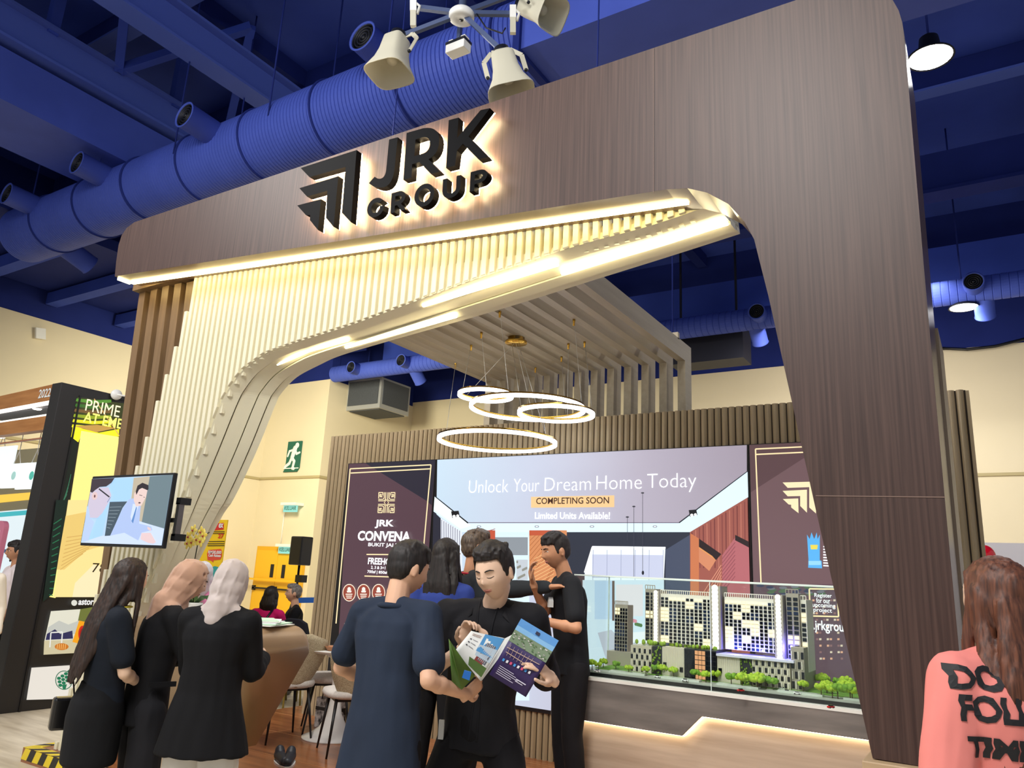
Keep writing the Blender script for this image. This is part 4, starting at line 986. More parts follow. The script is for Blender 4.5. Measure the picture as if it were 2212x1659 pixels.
lf.build('leaf', mat('orchid_leaf', (60, 96, 44), .4), oc)
# ---- tulip table
M_wl = mat('white_lacquer', (236, 234, 228), .25)
tc_ = Vector((-5.09, 5.33, .1)); TH = .84
tt = thing('tulip_table', 'round white pedestal table on the wooden deck among pale chairs', 'table', tc_)
MB().lathe([(.001, 0), (.262, 0), (.262, .012), (.2, .035), (.12, .09), (.065, .2), (.042, .34), (.045, .5), (.08, .66), (.15, TH - .13), (.001, TH - .13)], tc_, n=40).build('pedestal', M_wl, tt)
MB().lathe([(.001, TH - .13), (.30, TH - .125), (.335, TH - .105), (.34, TH - .1), (.001, TH - .1)], tc_, n=48).build('tabletop', M_wl, tt)
b_ = onZ(717, 1404, TH); b_ = Vector((b_[0], b_[1], TH)); b_ = tc_ + (b_ - tc_).normalized() * min((Vector((b_[0]-tc_[0], b_[1]-tc_[1]))).length, .25) if False else Vector((onZ(717,1406,TH)[0], onZ(717,1406,TH)[1], TH))
tag(MB().lathe([(.03, 0), (.042, .004), (.062, .036), (.064, .04), (.058, .04), (.04, .012), (.001, .01)], b_, n=28).build('wooden_bowl', mat('bowl_wood', (166, 110, 74), .5, rgb2=(186, 130, 90), scale=(20, 20, 60)), None, off=b_), 'small round wooden bowl on the white pedestal table', 'bowl')
w_ = Vector((onZ(742, 1402, TH)[0], onZ(742, 1402, TH)[1], TH))
wb = thing('water_bottle', 'clear plastic water bottle on the white table beside the wooden bowl', 'bottle', w_)
MB().lathe([(.001, 0), (.032, 0), (.034, .01), (.032, .05), (.034, .09), (.033, .14), (.02, .18), (.013, .19), (.013, .205), (.001, .205)], w_, n=20).build('bottle_body', glass_mat('bottle_plastic', (.92, .96, 1)), wb)
MB().lathe([(.0345, .06), (.0345, .12)], w_, n=20, caps=False).build('label', M_paper, wb); MB().lathe([(.015, .2), (.015, .222), (.001, .223)], w_, n=14).build('cap', M_white, wb)
# ---- chairs
M_tw = mat('sand_tweed', (196, 182, 152), .85, rgb2=(140, 122, 90), scale=(160, 160, 160), bump=.3); M_ls = mat('pale_seat_fabric', (208, 202, 194), .85, var=.08, scale=(90, 90, 90))
def chair(loc, rz, label):
    """local: seat faces -Y, back at +Y"""
    t = thing('dining_chair', label, 'chair', (0, 0, 0), 0, 'pale dining chairs round the white table'); ROOTLOC[t.name] = Vector((0, 0, 0))
    q = MB(); n = 28
    for zz, s in ((.43, .82), (.445, .97), (.475, 1.0), (.492, .9)):
        pass
    q.rings([[(.235*s*math.copysign(abs(math.cos(2*math.pi*i/n))**.7, math.cos(2*math.pi*i/n)), .225*s*math.copysign(abs(math.sin(2*math.pi*i/n))**.7, math.sin(2*math.pi*i/n)), z) for i in range(n)] for z, s in ((.425, .8), (.435, .95), (.46, 1.0), (.485, .95), (.495, .7))])
    q.build('seat', M_ls, t)
    q = MB(); rs = []
    for k in range(9):
        u = k / 8; z = .44 + .44 * u; wd = (.13 + .12 * math.sin(u * 2.0)) if u < .8 else (.13 + .12 * math.sin(1.6)) * math.sqrt(max(.05, 1 - ((u - .8) / .21) ** 2))
        yb = .19 + .10 * u; r = []
        for i in range(9):
            v = -1 + 2*i/8; r.append((wd * v, yb - .07 * v * v * (1 - .4 * u), z))
        r += [(p[0], p[1] + .028, p[2]) for p in reversed(r)]; rs.append(r)
    q.rings(rs); q.build('backrest', M_tw, t)
    for sx in (-1, 1):
        for sy in (-1, 1): MB().tube([(sx*.15, sy*.14, .43), (sx*.2, sy*.2, 0)], [.014, .008], n=10).build('leg', M_black, t)
    MB().box((-.16, -.15, .405), (.16, .15, .43)).build('under_frame', M_black, t)
    t.location = loc; t.rotation_euler = (0, 0, rz); return t
def chair_at(x, y, rz, label): return chair((x, y, .1), rz, label)
chair_at(-4.62, 5.02, R(236), 'pale chair with sand tweed back nearest the navy shirt, before the white table')
_c = onZ(712, 1460, .57); chair_at(_c[0], _c[1], R(-42), 'pale chair tucked behind the nearer seat, on the counter side of the white table')
_c = onZ(618, 1470, .57); chair_at(_c[0], _c[1], R(250), 'pale chair mostly hidden behind the end of the bronze counter')
bg = Vector((-5.42, 5.62, .1))
t = thing('patterned_carrier_bag', 'black and white patterned carrier bag on the deck under the white table', 'bag', bg)
MB().box(bg + Vector((-.13, -.06, 0)), bg + Vector((.13, .06, .26))).build('bag_body', mat('bag_print', (232, 228, 222), .6, rgb2=(40, 36, 36), scale=(28, 28, 28), detail=2), t)
MB().box(bg + Vector((-.132, -.062, .15)), bg + Vector((.132, .062, .18))).build('bag_band', M_black, t)
MB().tube([bg + Vector((-.06, -.06, .25)), bg + Vector((-.05, -.06, .36)), bg + Vector((.05, -.06, .36)), bg + Vector((.06, -.06, .25))], .005, n=6).build('bag_handle', M_black, t)
# ---- things behind the stand on the hall floor
p = onY(617, 1330, 13.97)
dz = lambda px, py: onY(px, py, 13.96)
M_yd = mat('yellow_door_paint', (232, 180, 30), .45)
d0, d1 = -16.62, -14.85; dt = 1.9
dd = MB().box((d0, 13.9, 0), (d1, 13.99, dt + .1))
do = tag(dd.build('door_1', mat('yellow_frame_paint', (222, 168, 26), .45), None), kind='structure')
for k in range(2):
    xa_ = d0 + .08 + k * (d1 - d0 - .16) / 2
    q = MB().box((xa_, 13.86, 0), (xa_ + (d1-d0-.18)/2, 13.9, dt)); lf_ = q.build('door_leaf', M_yd, do)
    MB().box((xa_ + (.58 if k == 0 else .2) , 13.85, 1.22), (xa_ + (.70 if k == 0 else .32), 13.87, 1.55)).build('door_window', M_grille, lf_)
    MB().box((xa_ + .03, 13.8, .92), (xa_ + .78, 13.83, .96)).box((xa_ + .02, 13.8, .88), (xa_ + .1, 13.87, 1.0)).build('push_bar', M_black, lf_)
MB().bar((d0 - .5, 13.75, 1.16), (d1 + .1, 13.75, 1.16), .05, .05).bar((d0 - .5, 13.75, 0), (d0 - .5, 13.75, 1.16), .06, .06).build('guard_rail', M_yd, do)
M_exg = glow('exit_sign_glow', (150, 226, 214), .9)
for (px, py), lab, y in (((621, 1096), 'pale green lit exit sign higher on the cream wall above the yellow door', 13.7), ((610, 1186), 'pale green lit exit sign just over the yellow door frame', 13.7)):
    c = onY(px, py, y); t = thing('exit_sign', lab, 'sign', c, group='lit exit signs')
    MB().box(c + Vector((-.28, 0, .06)), c + Vector((.28, .29, .13))).build('sign_housing', M_white, t)
    MB().box(c + Vector((-.26, .1, -.11)), c + Vector((.26, .115, .06))).build('sign_panel', M_exg, t)
    text('sign_lettering', 'KELUAR', mat('exit_ink', (60, 120, 116), .5), t, c + Vector((-.22, .098, -.06)), U, V, w=.44, h=.1, bold=.03)
MB().tube([onY(614, 1108, 13.98), onY(606, 1178, 13.98)], .012, n=6).build('sign_cable', M_white, t)
c = onY(632, 986, 13.97); ew = [onY(*q_, 13.97) for q_ in ((617, 955), (652, 953), (647, 1005), (612, 1020))]
t = thing('running_man_sign', 'green exit sign with white running man on the cream wall', 'sign', c)
ex0, ex1, ez0, ez1 = c[0] - .29, c[0] + .3, ew[3][2], ew[0][2]
eg = lambda u_, v_, d=0: Vector((ex0 + (ex1 - ex0) * u_, 13.955 - d, ez0 + (ez1 - ez0) * v_))
MB().prism([eg(.12, 1), eg(1, 1), eg(1, .12), eg(.88, 0), eg(0, 0), eg(.12, .12)], (0, .04, 0)).build('sign_board', mat('exit_green', (18, 96, 78), .5), t)
rm = MB()
pw = lambda u_, v_: eg(u_, v_, .002)
def ribbon(pts, w):
    for (a_, b_) in zip(pts, pts[1:]):
        A_ = Vector(pw(*a_)); B_ = Vector(pw(*b_)); rm.cap(A_, B_, w, w * .85, n=8)
rm.ell(pw(.74, .86), (.075, .01, .075)); ribbon([(.62, .76), (.5, .48)], .085); ribbon([(.52, .72), (.28, .68), (.2, .52)], .035); ribbon([(.66, .72), (.76, .58), (.95, .62)], .035)
ribbon([(.5, .46), (.66, .34), (.6, .12), (.68, .1)], .05); ribbon([(.48, .46), (.36, .28), (.1, .17)], .05)
for q_ in rm.v: q_[1] = 13.953 + (q_[1] - 13.953) * .05
rm.build('running_figure', mat('sign_white', (236, 240, 236), .5), t)
MB().prism([eg(0, .13, .002), eg(1, .13, .002), eg(1, .10, .002), eg(0, .10, .002)], (0, -.001, 0)).build('sign_stripe', MATS['sign_white'], t)
# ventilation unit by the wall corner
c0_ = onY(812, 860, 15.2)
t = thing('ventilation_unit', 'grey framed ventilation box with dark filter sides on the wall beyond the arch', 'ventilation box', c0_)
MB().box(c0_ + Vector((-.62, -.5, -.42)), c0_ + Vector((.62, .7, .42))).build('unit_frame', mat('light_grey_metal', (170, 172, 172), .4, metal=.3), t)
M_flt = mat('filter_mesh', (70, 74, 80), .8, var=.2, scale=(80, 80, 80))
MB().box(c0_ + Vector((-.54, -.52, -.3)), c0_ + Vector((.54, -.49, .36))).build('filter_panel', M_flt, t)
MB().box(c0_ + Vector((.6, -.42, -.3)), c0_ + Vector((.64, .62, .36))).build('filter_panel', M_flt, t)
MB().box(c0_ + Vector((-.54, -.42, -.44)), c0_ + Vector((.54, .62, -.41))).build('grille', M_flt, t)
MB().tube([c0_ + Vector((-.5, .1, .4)), Vector((c0_[0] - .5, c0_[1] + .1, 9.6))], .02, n=6).build('hanger_rod', M_blued, t)
# loudspeaker on tripod
b = atD(650, 1190, 13); pxs = Vector((b[0], b[1], 0))
t = thing('stand_loudspeaker', 'black loudspeaker on a tripod pole by the white partition', 'loudspeaker', pxs)
MB().box(b + Vector((-.14, -.13, -.24)), b + Vector((.14, .13, .24))).build('speaker_cabinet', M_black, t, bevel=.02)
MB().tube([b + Vector((0, 0, -.24)), Vector((b[0], b[1], .0))], .02, n=8).build('pole', M_black, t)
MB().box(b + Vector((.0, -.06, -.52)), b + Vector((.16, .06, -.4))).build('mixer_box', M_black, t)
MB().lathe([(.05, 1.0), (.12, .7), (.42, 0.01), (.42, 0)], pxs, n=16).build('tripod_cover', mat('black_cloth', (16, 16, 18), .9), t)
# partition, belt, banner
wp0 = atD(640, 1163, 13.6)
tag(MB().box((-9.95, wp0[1] + .35, 0), (-7.4, wp0[1] + .42, 1.98)).build('white_partition', mat('white_panel', (226, 222, 226), .6), None), 'white partition panel behind the black tripod loudspeaker', 'partition')
e0 = atD(690, 1296, 11.5); e1 = atD(630, 1297, 11.5)
t = thing('queue_barrier', 'blue retractable queue belt on a slim post behind the fluted wall corner', 'queue barrier', (e0[0], e0[1], 0))
MB().tube([(e0[0] - .05, e0[1], 0), (e0[0] - .05, e0[1], 1.05)], .03, n=10).build('post', M_grille, t)
MB().bar(e0, e1, .01, .08).build('belt', mat('blue_belt', (40, 110, 210), .5), t); MB().lathe([(.16, 0), (.16, .02), (.03, .04)], (e0[0] - .05, e0[1], 0)).build('base', M_grille, t)
ba = atD(492, 1123, 8.4); bb = ba + Vector((-.85, -.0, 0))
t = thing('pull_up_banner', 'yellow pull-up banner with red speech bubble seen past the cream arch leg', 'banner', (ba[0] - .42, ba[1], 0))
MB().box((bb[0], ba[1], .06), (ba[0], ba[1] + .01, ba[2])).build('banner_sheet', mat('banner_yellow', (246, 206, 30), .6), t)
MB().box((bb[0] - .02, ba[1] - .12, 0), (ba[0] + .02, ba[1] + .12, .07)).build('banner_base', mat('light_grey_metal', (170, 172, 172)), t)
g_ = lambda x, y, d=0: onY(400 + x / 5.183, 1080 + y / 5.183, ba[1] - .002 - d)
a = Art(g_)
M_red = mat('banner_red', (214, 44, 40), .6); M_rb = mat('banner_bubble', (226, 80, 60), .6); M_bk = mat('banner_ink', (60, 50, 20), .6); M_tl_ = mat('banner_teal', (50, 160, 160), .6)
a.add(0, [(330,262),(432,256),(430,332),(320,342)], m=M_red).add(0, [(262,560),(400,548),(412,580),(408,640),(390,668),(316,676),(316,700),(290,680),(250,672),(244,600)], m=M_rb)
for y in (352, 372, 462, 487, 508): a.add(0, [(250,y),(440,y-2),(440,y+7),(250,y+9)], m=M_bk)
a.add(0, [(200,800),(330,740),(400,760),(400,900),(200,900)], m=M_tl_)
a.build('banner_print', t)
for s, p, r, h, m_ in (('ex', (372, 312), (424, 310), .05, 'white'), ('27', (364, 428), (424, 426), .05, 'red'), ('RM30,000', (256, 606), (404, 600), .04, 'white'), ('Cash Rebate', (258, 634), (398, 628), .03, 'white')):
    text('banner_lettering', s, M_paper if m_ == 'white' else M_red, t, g_(*p, .006), U, V, w=(g_(*r)-g_(*p))[0], h=h, bold=.03, ext=0)
# banquet chairs
def banquet(px, py, D, rz, label):
    c = atD(px, py, D); loc = Vector((c[0], c[1], 0))
    t = thing('banquet_chair', label, 'chair', (0, 0, 0), group='black banquet chairs'); ROOTLOC[t.name] = Vector((0, 0, 0))
    M_n = mat('black_chair_cover', (20, 22, 34), .8)
    MB().rings([[(.22*s*math.cos(a_), .22*s*math.sin(a_), z) for a_ in [2*math.pi*i/20 for i in range(20)]] for z, s in ((.42, .95), (.44, 1), (.5, 1), (.52, .9))]).build('seat', M_n, t)
    bk = [(-.2, .2, .5), (.2, .2, .5), (.22, .22, .75), (.17, .24, .92), (.08, .245, .96), (-.08, .245, .96), (-.17, .24, .92), (-.22, .22, .75)]
    MB().prism(bk, (0, .05, .0)).build('backrest', M_n, t, bevel=.01)
    for sx in (-1, 1):
        for sy in (-1, 1): MB().tube([(sx*.18, sy*.17, .43), (sx*.2, sy*.2, 0)], .011, n=6).build('leg', mat('gold_leg', (150, 130, 60), .4, metal=.6), t)
    t.location = loc; t.rotation_euler = (0, 0, rz); return t
banquet(617, 1330, 8.7, R(200), 'black banquet chair behind the counter, nearer the pink shirt')
banquet(668, 1330, 8.9, R(190), 'black banquet chair beside the edge of the fluted wall')
banquet(585, 1335, 9.1, R(185), 'black banquet chair carrying the person in the pink shirt')
banquet(634, 1330, 9.6, R(120), 'black banquet chair under the grey haired man')
# white partition and balloon on the far side
pa = atD(2130, 1172, 9.5)
tag(MB().box((pa[0] - .75, pa[1], 0), (pa[0] + 2.4, pa[1] + .06, pa[2])).build('white_partition', MATS['white_panel'], None), 'white exhibition partition behind the long haired person in pink', 'partition')
bl = atD(2127, 1203, 8.6)
t = thing('red_balloon', 'shiny red balloon beside the white partition behind the person in pink', 'balloon', bl)
MB().ell(bl, (.115, .115, .135), n=24, k=16).build('balloon_skin', mat('balloon_red', (214, 16, 34), .15, coat=.6), t)
MB().lathe([(.004, -.135), (.016, -.155), (.001, -.15)], bl, n=10).build('knot', MATS['balloon_red'], t)
MB().tube([bl + Vector((0, 0, -.15)), bl + Vector((.02, .02, -.7)), Vector((bl[0], bl[1], 0.0))], .002, n=5).build('string', M_white, t)
# ================================================================ NEIGHBOUR STAND
NX = -8.41
M_np = mat('black_stand_panel', (34, 32, 32), .45); M_oak = mat('oak_fascia', (196, 136, 78), .5, rgb2=(166, 108, 56), scale=(1.5, 10, 16), detail=8)
ns = thing('neighbour_portal', 'tall black portal panel of the neighbouring stand with lit yellow poster', 'partition', (NX - .1, 4.7, 0))
MB().box((NX - .19, 4.13, 0), (NX, 6.0, 3.35)).build('black_panel', M_np, ns, bevel=.008)
bd = MB(); n1, n2 = onX(190, 1514, NX), onX(165, 858, NX)
bd.box((NX, 4.34, .0), (NX + .012, 4.36, 3.25)); bd.build('panel_joint', M_black, ns)
XG = lambda x, y, d=0: onX(x, y, NX + .004 + d)
UY = (0, 1, 0)
z2 = lambda x, y, d=0: XG(x / 5.53, 800 + y / 5.53, d)
a = Art(z2)
a.add((60,66,26), [(925,318),(1480,395),(1420,790),(850,790)], .9)
for k, c in enumerate(((90,150,50),(60,110,40),(120,90,50),(150,170,40),(236,232,40),(246,240,30))):
    y = 335 + k * 62; a.add(c, [(915-k*10,y),(1110,y+22),(1330,y+15),(1330,y+50),(1100,y+62),(905-k*10,y+34)], .95)
a.add((250,236,40), [(870,670),(1000,700),(1180,745),(1425,700),(1420,790),(960,800),(935,860),(848,795)], 1.05).add((206,160,80), [(890,665),(1160,650),(1390,690),(1150,740)], .95)
a.add((252,238,140), [(970,722),(1420,795),(1330,1900),(640,2300),(560,2700),(660,2720)], 1.05)
a.add((30,40,30), [(850,800),(930,860),(800,1660),(690,1660)], .6)
for k in range(7): a.line((60,120,90), (720+k*12,1640-k*26), (800+k*8,1480-k*40), 7)
a.line((226,180,110), (1125,340), (1440,800), 10)
a.build('poster_print', ns)
g7 = lambda x, y, d=0: XG(x / 3.455, 1080 + y / 3.455, d)
a = Art(g7); a.k = 60
a.add((252,226,150), [(510,0),(820,0),(790,725),(400,725)], 1.0)
a.add((240,206,120), [(490,120),(640,90),(800,330),(640,380),(480,520),(420,520)], .95).add((250,232,186), [(560,620),(700,480),(780,500),(770,725),(540,725)], 1.0)
for k in range(9): a.line((222,180,100), (450+k*6, 520-k*30), (620+k*22, 400-k*20), 6)
a.add((24,50,40), [(420,0),(505,0),(395,700),(320,760)], .5)
for k in range(12): a.line((40,120,80), (400-k*3, 180+k*48), (460-k*6, 140+k*52), 7, .8)
a.add((226,224,206), [(380,830),(600,815),(560,1040),(330,1060)], .95).add((112,120,60), [(600,815),(690,800),(660,960),(570,960)], .9)
a.add((196,198,190), [(360,950),(440,900),(510,930),(590,900),(560,1000),(350,1010)], .95).add((48,48,90), [(350,1000),(410,965),(450,1000),(540,975),(545,1035),(340,1045)], .9)
a.add((206,196,160), [(330,1050),(640,1040),(610,1140),(325,1155)], .95).add((240,160,30), [(540,1060),(590,900),(640,910),(670,930),(660,1075),(620,1080)], 1.0)
a.disc((206,40,30), (616,1000), 32, 62).disc((160,24,24), (616,1000), 20, 42)
a.line((236,236,230), (380,990), (372,1100), 9).line((236,236,230), (466,985), (458,1090), 9).line((236,236,230), (380,990), (466,985), 9)
a.disc((206,120,40), (460,1095), 52, 26)
for k in range(5): a.line((246,190,110), (430+k*15,1075), (425+k*15,1115), 5)
a.add((226,60,90), [(570,1110),(620,1105),(610,1140),(560,1140)], .95)
a.add((228,222,212), [(235,1252),(700,1222),(700,1478),(198,1492)], .98)
a.disc((30,110,80), (478,1345), 66, 72).disc((228,222,212), (478,1345), 60, 66)
for k in range(4):
    for j in range(3): a.disc((24,120,84), (440+k*26+j*5, 1345-k*17+j*26-14), 15, 12)
a.add((24,120,84), [(462,1380),(500,1375),(490,1410),(470,1412)])
a.build('poster_picture', ns)
text('poster_lettering', 'PRIME', pr((250,240,200), 1.2), ns, z2(1015,478,.03), UY, V, w=(z2(1425,530)-z2(1015,478))[1], h=.13, ext=0)
text('poster_lettering', 'AT EME', pr((255,244,120), 1.2), ns, z2(990,612,.03), UY, V, w=(z2(1450,690)-z2(990,612))[1], h=.115, bold=.015, ext=0)
text('poster_lettering', 'astor', pr((240,240,240), 1.0), ns, g7(582,784,.03), UY, V, w=(g7(696,778)-g7(582,784))[1], h=.06, bold=.03, ext=0)
text('poster_lettering', '78', pr((50,40,20), .6), ns, g7(682,540,.03), UY, V, w=.16, h=.1, ext=0)
a = Art(g7); a.k = 130; a.disc((226,226,216), (554,768), 22, 22); a.build('poster_emblem', ns)
# fascia block
NF = 4.3
fs = thing('oak_fascia_frame', 'oak fascia of the neighbouring stand numbered 2022 with downlights below', 'fascia', (-10, NF, 2.6))
N = lambda x, y, d=0: onY(x, y, NF - d)
def nband(pts, m, name, dp=.1): MB().prism([N(*p) for p in pts], (0, dp, 0)).build(name, m, fs)
nband([(128,827),(-60,869),(-60,896),(123,862)], M_oak, 'fascia_board'); nband([(115,896),(-60,922),(-60,948),(110,926)], M_oak, 'fascia_board')
nband([(123,862),(-60,896),(-60,899),(122,866)], glow('fascia_led', (255, 250, 236), 1.6), 'led_strip', .08); nband([(115,892),(-60,919),(-60,922),(115,896)], glow('fascia_led', (255, 250, 236), 1.6), 'led_strip', .08)
lo = N(122, 866)[2]
nx0, nx1 = N(-60, 900)[0], N(122, 866)[0]
MB().box((nx0, NF + .1, lo - .03), (nx1, NF + 2.2, lo + .02)).build('soffit_panel', mat('grey_soffit', (84, 86, 96), .6), fs)
for px, py in ((80, 883), (3, 945)):
    c = onZ(px, py, lo - .035); MB().lathe([(.05, 0), (.04, -.01), (.001, -.012)], c, n=16).build('downlight', glow('downlight_light', (255, 240, 214), 8), fs)
nband([(110,942),(-60,964),(-60,967),(110,945)], mat('copper_rail', (170, 110, 80), .4), 'hanging_rail', .03)
text('fascia_number', '2022', mat('sign_white', (236, 240, 236)), fs, N(82, 861, .004), U, V, w=(N(109, 852)-N(82, 861))[0], h=.105, bold=.02)
# hung signs
for k, (x0_, y0_, x1_, y1_, lab) in enumerate(((-30, 968, 17, 1050, 'white hanging sign cut by the edge of the photo'), (10, 1003, 50, 1053, 'white hanging sign with laurel emblem under the oak fascia'), (43, 1001, 95, 1055, 'white hanging sign with round teal emblem beside the black panel'))):
    Yk = NF + .25 - .05 * k; A_ = onY(x0_, y0_, Yk); B_ = onY(x1_, y1_, Yk)
    t = thing('hanging_sign', lab, 'sign', ((A_[0] + B_[0]) / 2, Yk, B_[2]), group='white hanging signs')
    MB().box((A_[0], Yk, B_[2]), (B_[0], Yk + .02, A_[2])).build('sign_board', glow('lit_white_board', (246, 255, 255), 1.0), t)
    cxk = (A_[0] + B_[0]) / 2; q = MB().tube([(cxk - .08, Yk + .01, A_[2]), (cxk, Yk + .01, A_[2] + .15), (cxk, Yk + .01, lo - .2)], .005, n=5).tube([(cxk + .08, Yk + .01, A_[2]), (cxk, Yk + .01, A_[2] + .15)], .005, n=5)
    q.build('hanging_cord', M_white, t)
    MB().lathe([(.05, 0), (.05, -.002)], (cxk, Yk - .001, (A_[2] + B_[2]) / 2), (0, 1, 0), n=20).build('sign_emblem', pr((90, 200, 180), .8) if k == 2 else pr((170, 214, 206), .9), t)
# inside: back panel with lit print, pink sign, crate
iw = NF + 2.0
t = thing('neighbour_back_wall', 'lit white and teal display wall inside the neighbouring stand', 'partition', (-12, iw, 0))
MB().box((-15.5, iw, 0), (-10.2, iw + .08, lo)).build('wall_panel', mat('neighbour_panel', (196, 186, 150), .6), t)
ig = lambda x, y, d=0: onY(x, y, iw - .004 - d)
a = Art(ig); a.add((224,238,244), [(-60,1110),(110,1095),(80,1420),(-60,1420)], 1.0).add((60,180,190), [(-60,1112),(110,1098),(108,1108),(-60,1122)], 1.0)
a.add((250,206,80), [(-60,1074),(110,1060),(108,1075),(-60,1092)], 1.0).add((60,90,130), [(-60,1190),(80,1183),(80,1190),(-60,1198)], .9)
a.build('lit_print', t)
pk_ = onY(4, 1125, NF + .6)
t = thing('pink_arch_sign', 'pink rounded sign frame cut by the photo edge in the neighbouring stand', 'sign', (pk_[0] - .2, NF + .6, 0))
pz = onY(10, 1125, NF + .6); pb = onY(-5, 1300, NF + .6)
ro = [(pz[0] + .02, pb[2]), (pz[0] + .02, pz[2] - .1)] + [(pz[0] - .08 + .1*math.cos(R(a_)), pz[2] - .1 + .1*math.sin(R(a_))) for a_ in range(0, 91, 15)] + [(pz[0] - .6, pz[2]), (pz[0] - .6, pb[2])]
MB().prism([(x, NF + .6, z) for x, z in ro], (0, .06, 0)).build('sign_frame', mat('pink_foam', (236, 140, 170), .6), t)
MB().box((pz[0] - .55, NF + .595, pb[2] + .1), (pz[0] - .06, NF + .6, pz[2] - .12)).build('sign_face', M_paper, t)
MB().box((pz[0] - .5, NF + .61, 0), (pz[0] - .4, NF + .65, pb[2])).build('leg', M_white, t)
cr_ = onZ(8, 1530, 0)
tag(MB().box((cr_[0] - .5, cr_[1] + .0, 0), (cr_[0] - .01, cr_[1] + .4, .42)).build('wooden_crate', mat('crate_wood', (196, 136, 78), .6, rgb2=(170, 110, 60), scale=(3, 3, 30)), None), 'small orange wooden crate beside the foot of the black panel', 'crate')
# round white lamp disc between the stands
c = onX(250, 853, NX + .02); t = thing('arm_spotlight', 'small round white arm light at the top of the black panel', 'spotlight', c)
MB().lathe([(.055, 0), (.06, .01), (.06, .03), (.001, .032)], c + Vector((.0, 0, 0)), (1, -.2, 0), n=20).build('light_head', M_white, t)
MB().tube([c + Vector((.03, .0, 0)), c + Vector((.06, .12, .0)), c + Vector((.06, .5, .0))], .01, n=8).build('arm', M_white, t)
# ================================================================ LOUDSPEAKER CLUSTER ABOVE
SD = 5.9
M_sp = mat('speaker_beige', (196, 192, 172), .5); M_gal = mat('galvanised_steel', (70, 84, 120), .5, metal=.3)
hub = atD(997, 38, SD)
rig = t = thing('speaker_cross', 'white sensor hub with crossed steel arms carrying loudspeakers above the arch', 'ceiling rig', hub)
MB().lathe([(.085, .07), (.1, .05), (.1, .012), (.085, .0), (.02, -.004), (.018, .0), (.001, .0)], hub - Vector((0, 0, .02)), n=24).build('sensor_hub', M_white, t)
MB().lathe([(.016, -.026), (.001, -.027)], hub, n=12).build('sensor_eye', M_black, t)
def rig_arm(e_): MB().bar(hub + Vector((0, 0, .04)), e_ + Vector((0, 0, .01)), .035, .035).build('arm', M_gal, rig)
MB().tube([hub + Vector((0, 0, .05)), Vector((hub[0], hub[1], 9.6))], .03, n=10).build('drop_pole', M_gal, t)
pjp = atD(990, 103, SD + .1); MB().bar(Vector((pjp[0], pjp[1], hub[2] + .04)), pjp + Vector((0, 0, .05)), .03, .03, up=(0, 1, 0)).build('arm', M_gal, t)
q = MB().tube([atD(1030, 30, SD), atD(1050, 60, SD - .1), atD(1085, 72, SD - .2), atD(1092, 60, SD - .2)], .006, n=6); q.build('cable', M_black, t)
# little control box under the hub
t = thing('ceiling_control_box', 'white box with twin vents hanging below the sensor hub', 'junction box', pjp)
MB().box(pjp + Vector((-.09, -.05, -.05)), pjp + Vector((.09, .05, .05))).build('box_body', M_white, t, bevel=.006)
MB().box(pjp + Vector((-.092, -.052, .02)), pjp + Vector((.092, .052, .045))).build('box_lid', M_grille, t)
for s in (-1, 1): MB().box(pjp + Vector((s*.06 - .02, -.03, .05)), pjp + Vector((s*.06 + .02, .03, .075))).build('clip', M_white, t)
def horn(px, py, D, d, upv, label, s=1.0):
    """horn loudspeaker: mouth looks along d"""
    c = atD(px, py, D); d = Vector(d).normalized(); u = Vector(upv); u = (u - d * u.dot(d)).normalized(); r = d.cross(u)
    t = thing('horn_loudspeaker', label, 'loudspeaker', c, group='horn loudspeakers under the roof')
    rs = []
    for (h, w, e) in ((-.15, .06, .06), (-.13, .075, .075), (-.02, .085, .085), (.06, .105, .1), (.15, .15, .13), (.155, .15, .13)):
        k = 24; ring_ = []
        for i in range(k):
            a_ = 2*math.pi*i/k; cc, ss = math.cos(a_), math.sin(a_); f_ = .5
            ring_.append(c + d*(h*s) + r*(w*s*math.copysign(abs(cc)**f_, cc)) + u*(e*s*math.copysign(abs(ss)**f_, ss)))
        rs.append(ring_)
    rs2 = [[c + d*(h*s) + (p - c - d*(.155*s))*f_ for p in rs[-1]] for h, f_ in ((.15, .94), (.06, .62), (-.02, .4))]
    MB().rings(rs + rs2, 0, True).build('horn_body', M_sp, t)
    MB().lathe([(.035*s, -.02*s), (.04*s, .04*s), (.03*s, .06*s), (.001, .062*s)], c, d, n=16).build('horn_plug', M_sp, t)
    MB().lathe([(.05*s, -.19*s), (.055*s, -.14*s), (.05*s, -.13*s)], c, d, n=16).build('driver', M_grille, t)
    p0, p1 = c + r*.125*s + d*.0, c - r*.125*s + d*.0
    tp = -d*.2*s + u*.06*s
    yk = MB()
    for a_, b_ in ((p0, p0 + tp*.75), (p0 + tp*.75, c + r*.06*s + tp*1.15), (c + r*.06*s + tp*1.15, c - r*.06*s + tp*1.15), (c - r*.06*s + tp*1.15, p1 + tp*.75), (p1 + tp*.75, p1)): yk.bar(a_, b_, .03*s, .006, up=u)
    yk.build('yoke', M_sp, t); MB().ell(p0, .014).build('yoke_bolt', M_grille, t); MB().ell(p1, .014).build('yoke_bolt', M_grille, t)
    return t, c + tp * 1.15
rt = ROT.col[0]; dn = ROT.col[1]; fw = ROT.col[2]
rig_arm(horn(850, 120, SD - .15, rt * -.15 + dn * .9 - fw * .35 + rt * .0 + Vector((0, 0, -.3)), rt * .5 - dn * .2 + fw, 'beige horn loudspeaker tilted toward the round nozzle, on the arm over the duct', 1.15)[1])
rig_arm(horn(1095, 160, SD - .35, rt * .2 + dn * .95 - fw * .25, fw, 'beige horn loudspeaker hanging lowest above the brown beam', 1.15)[1])
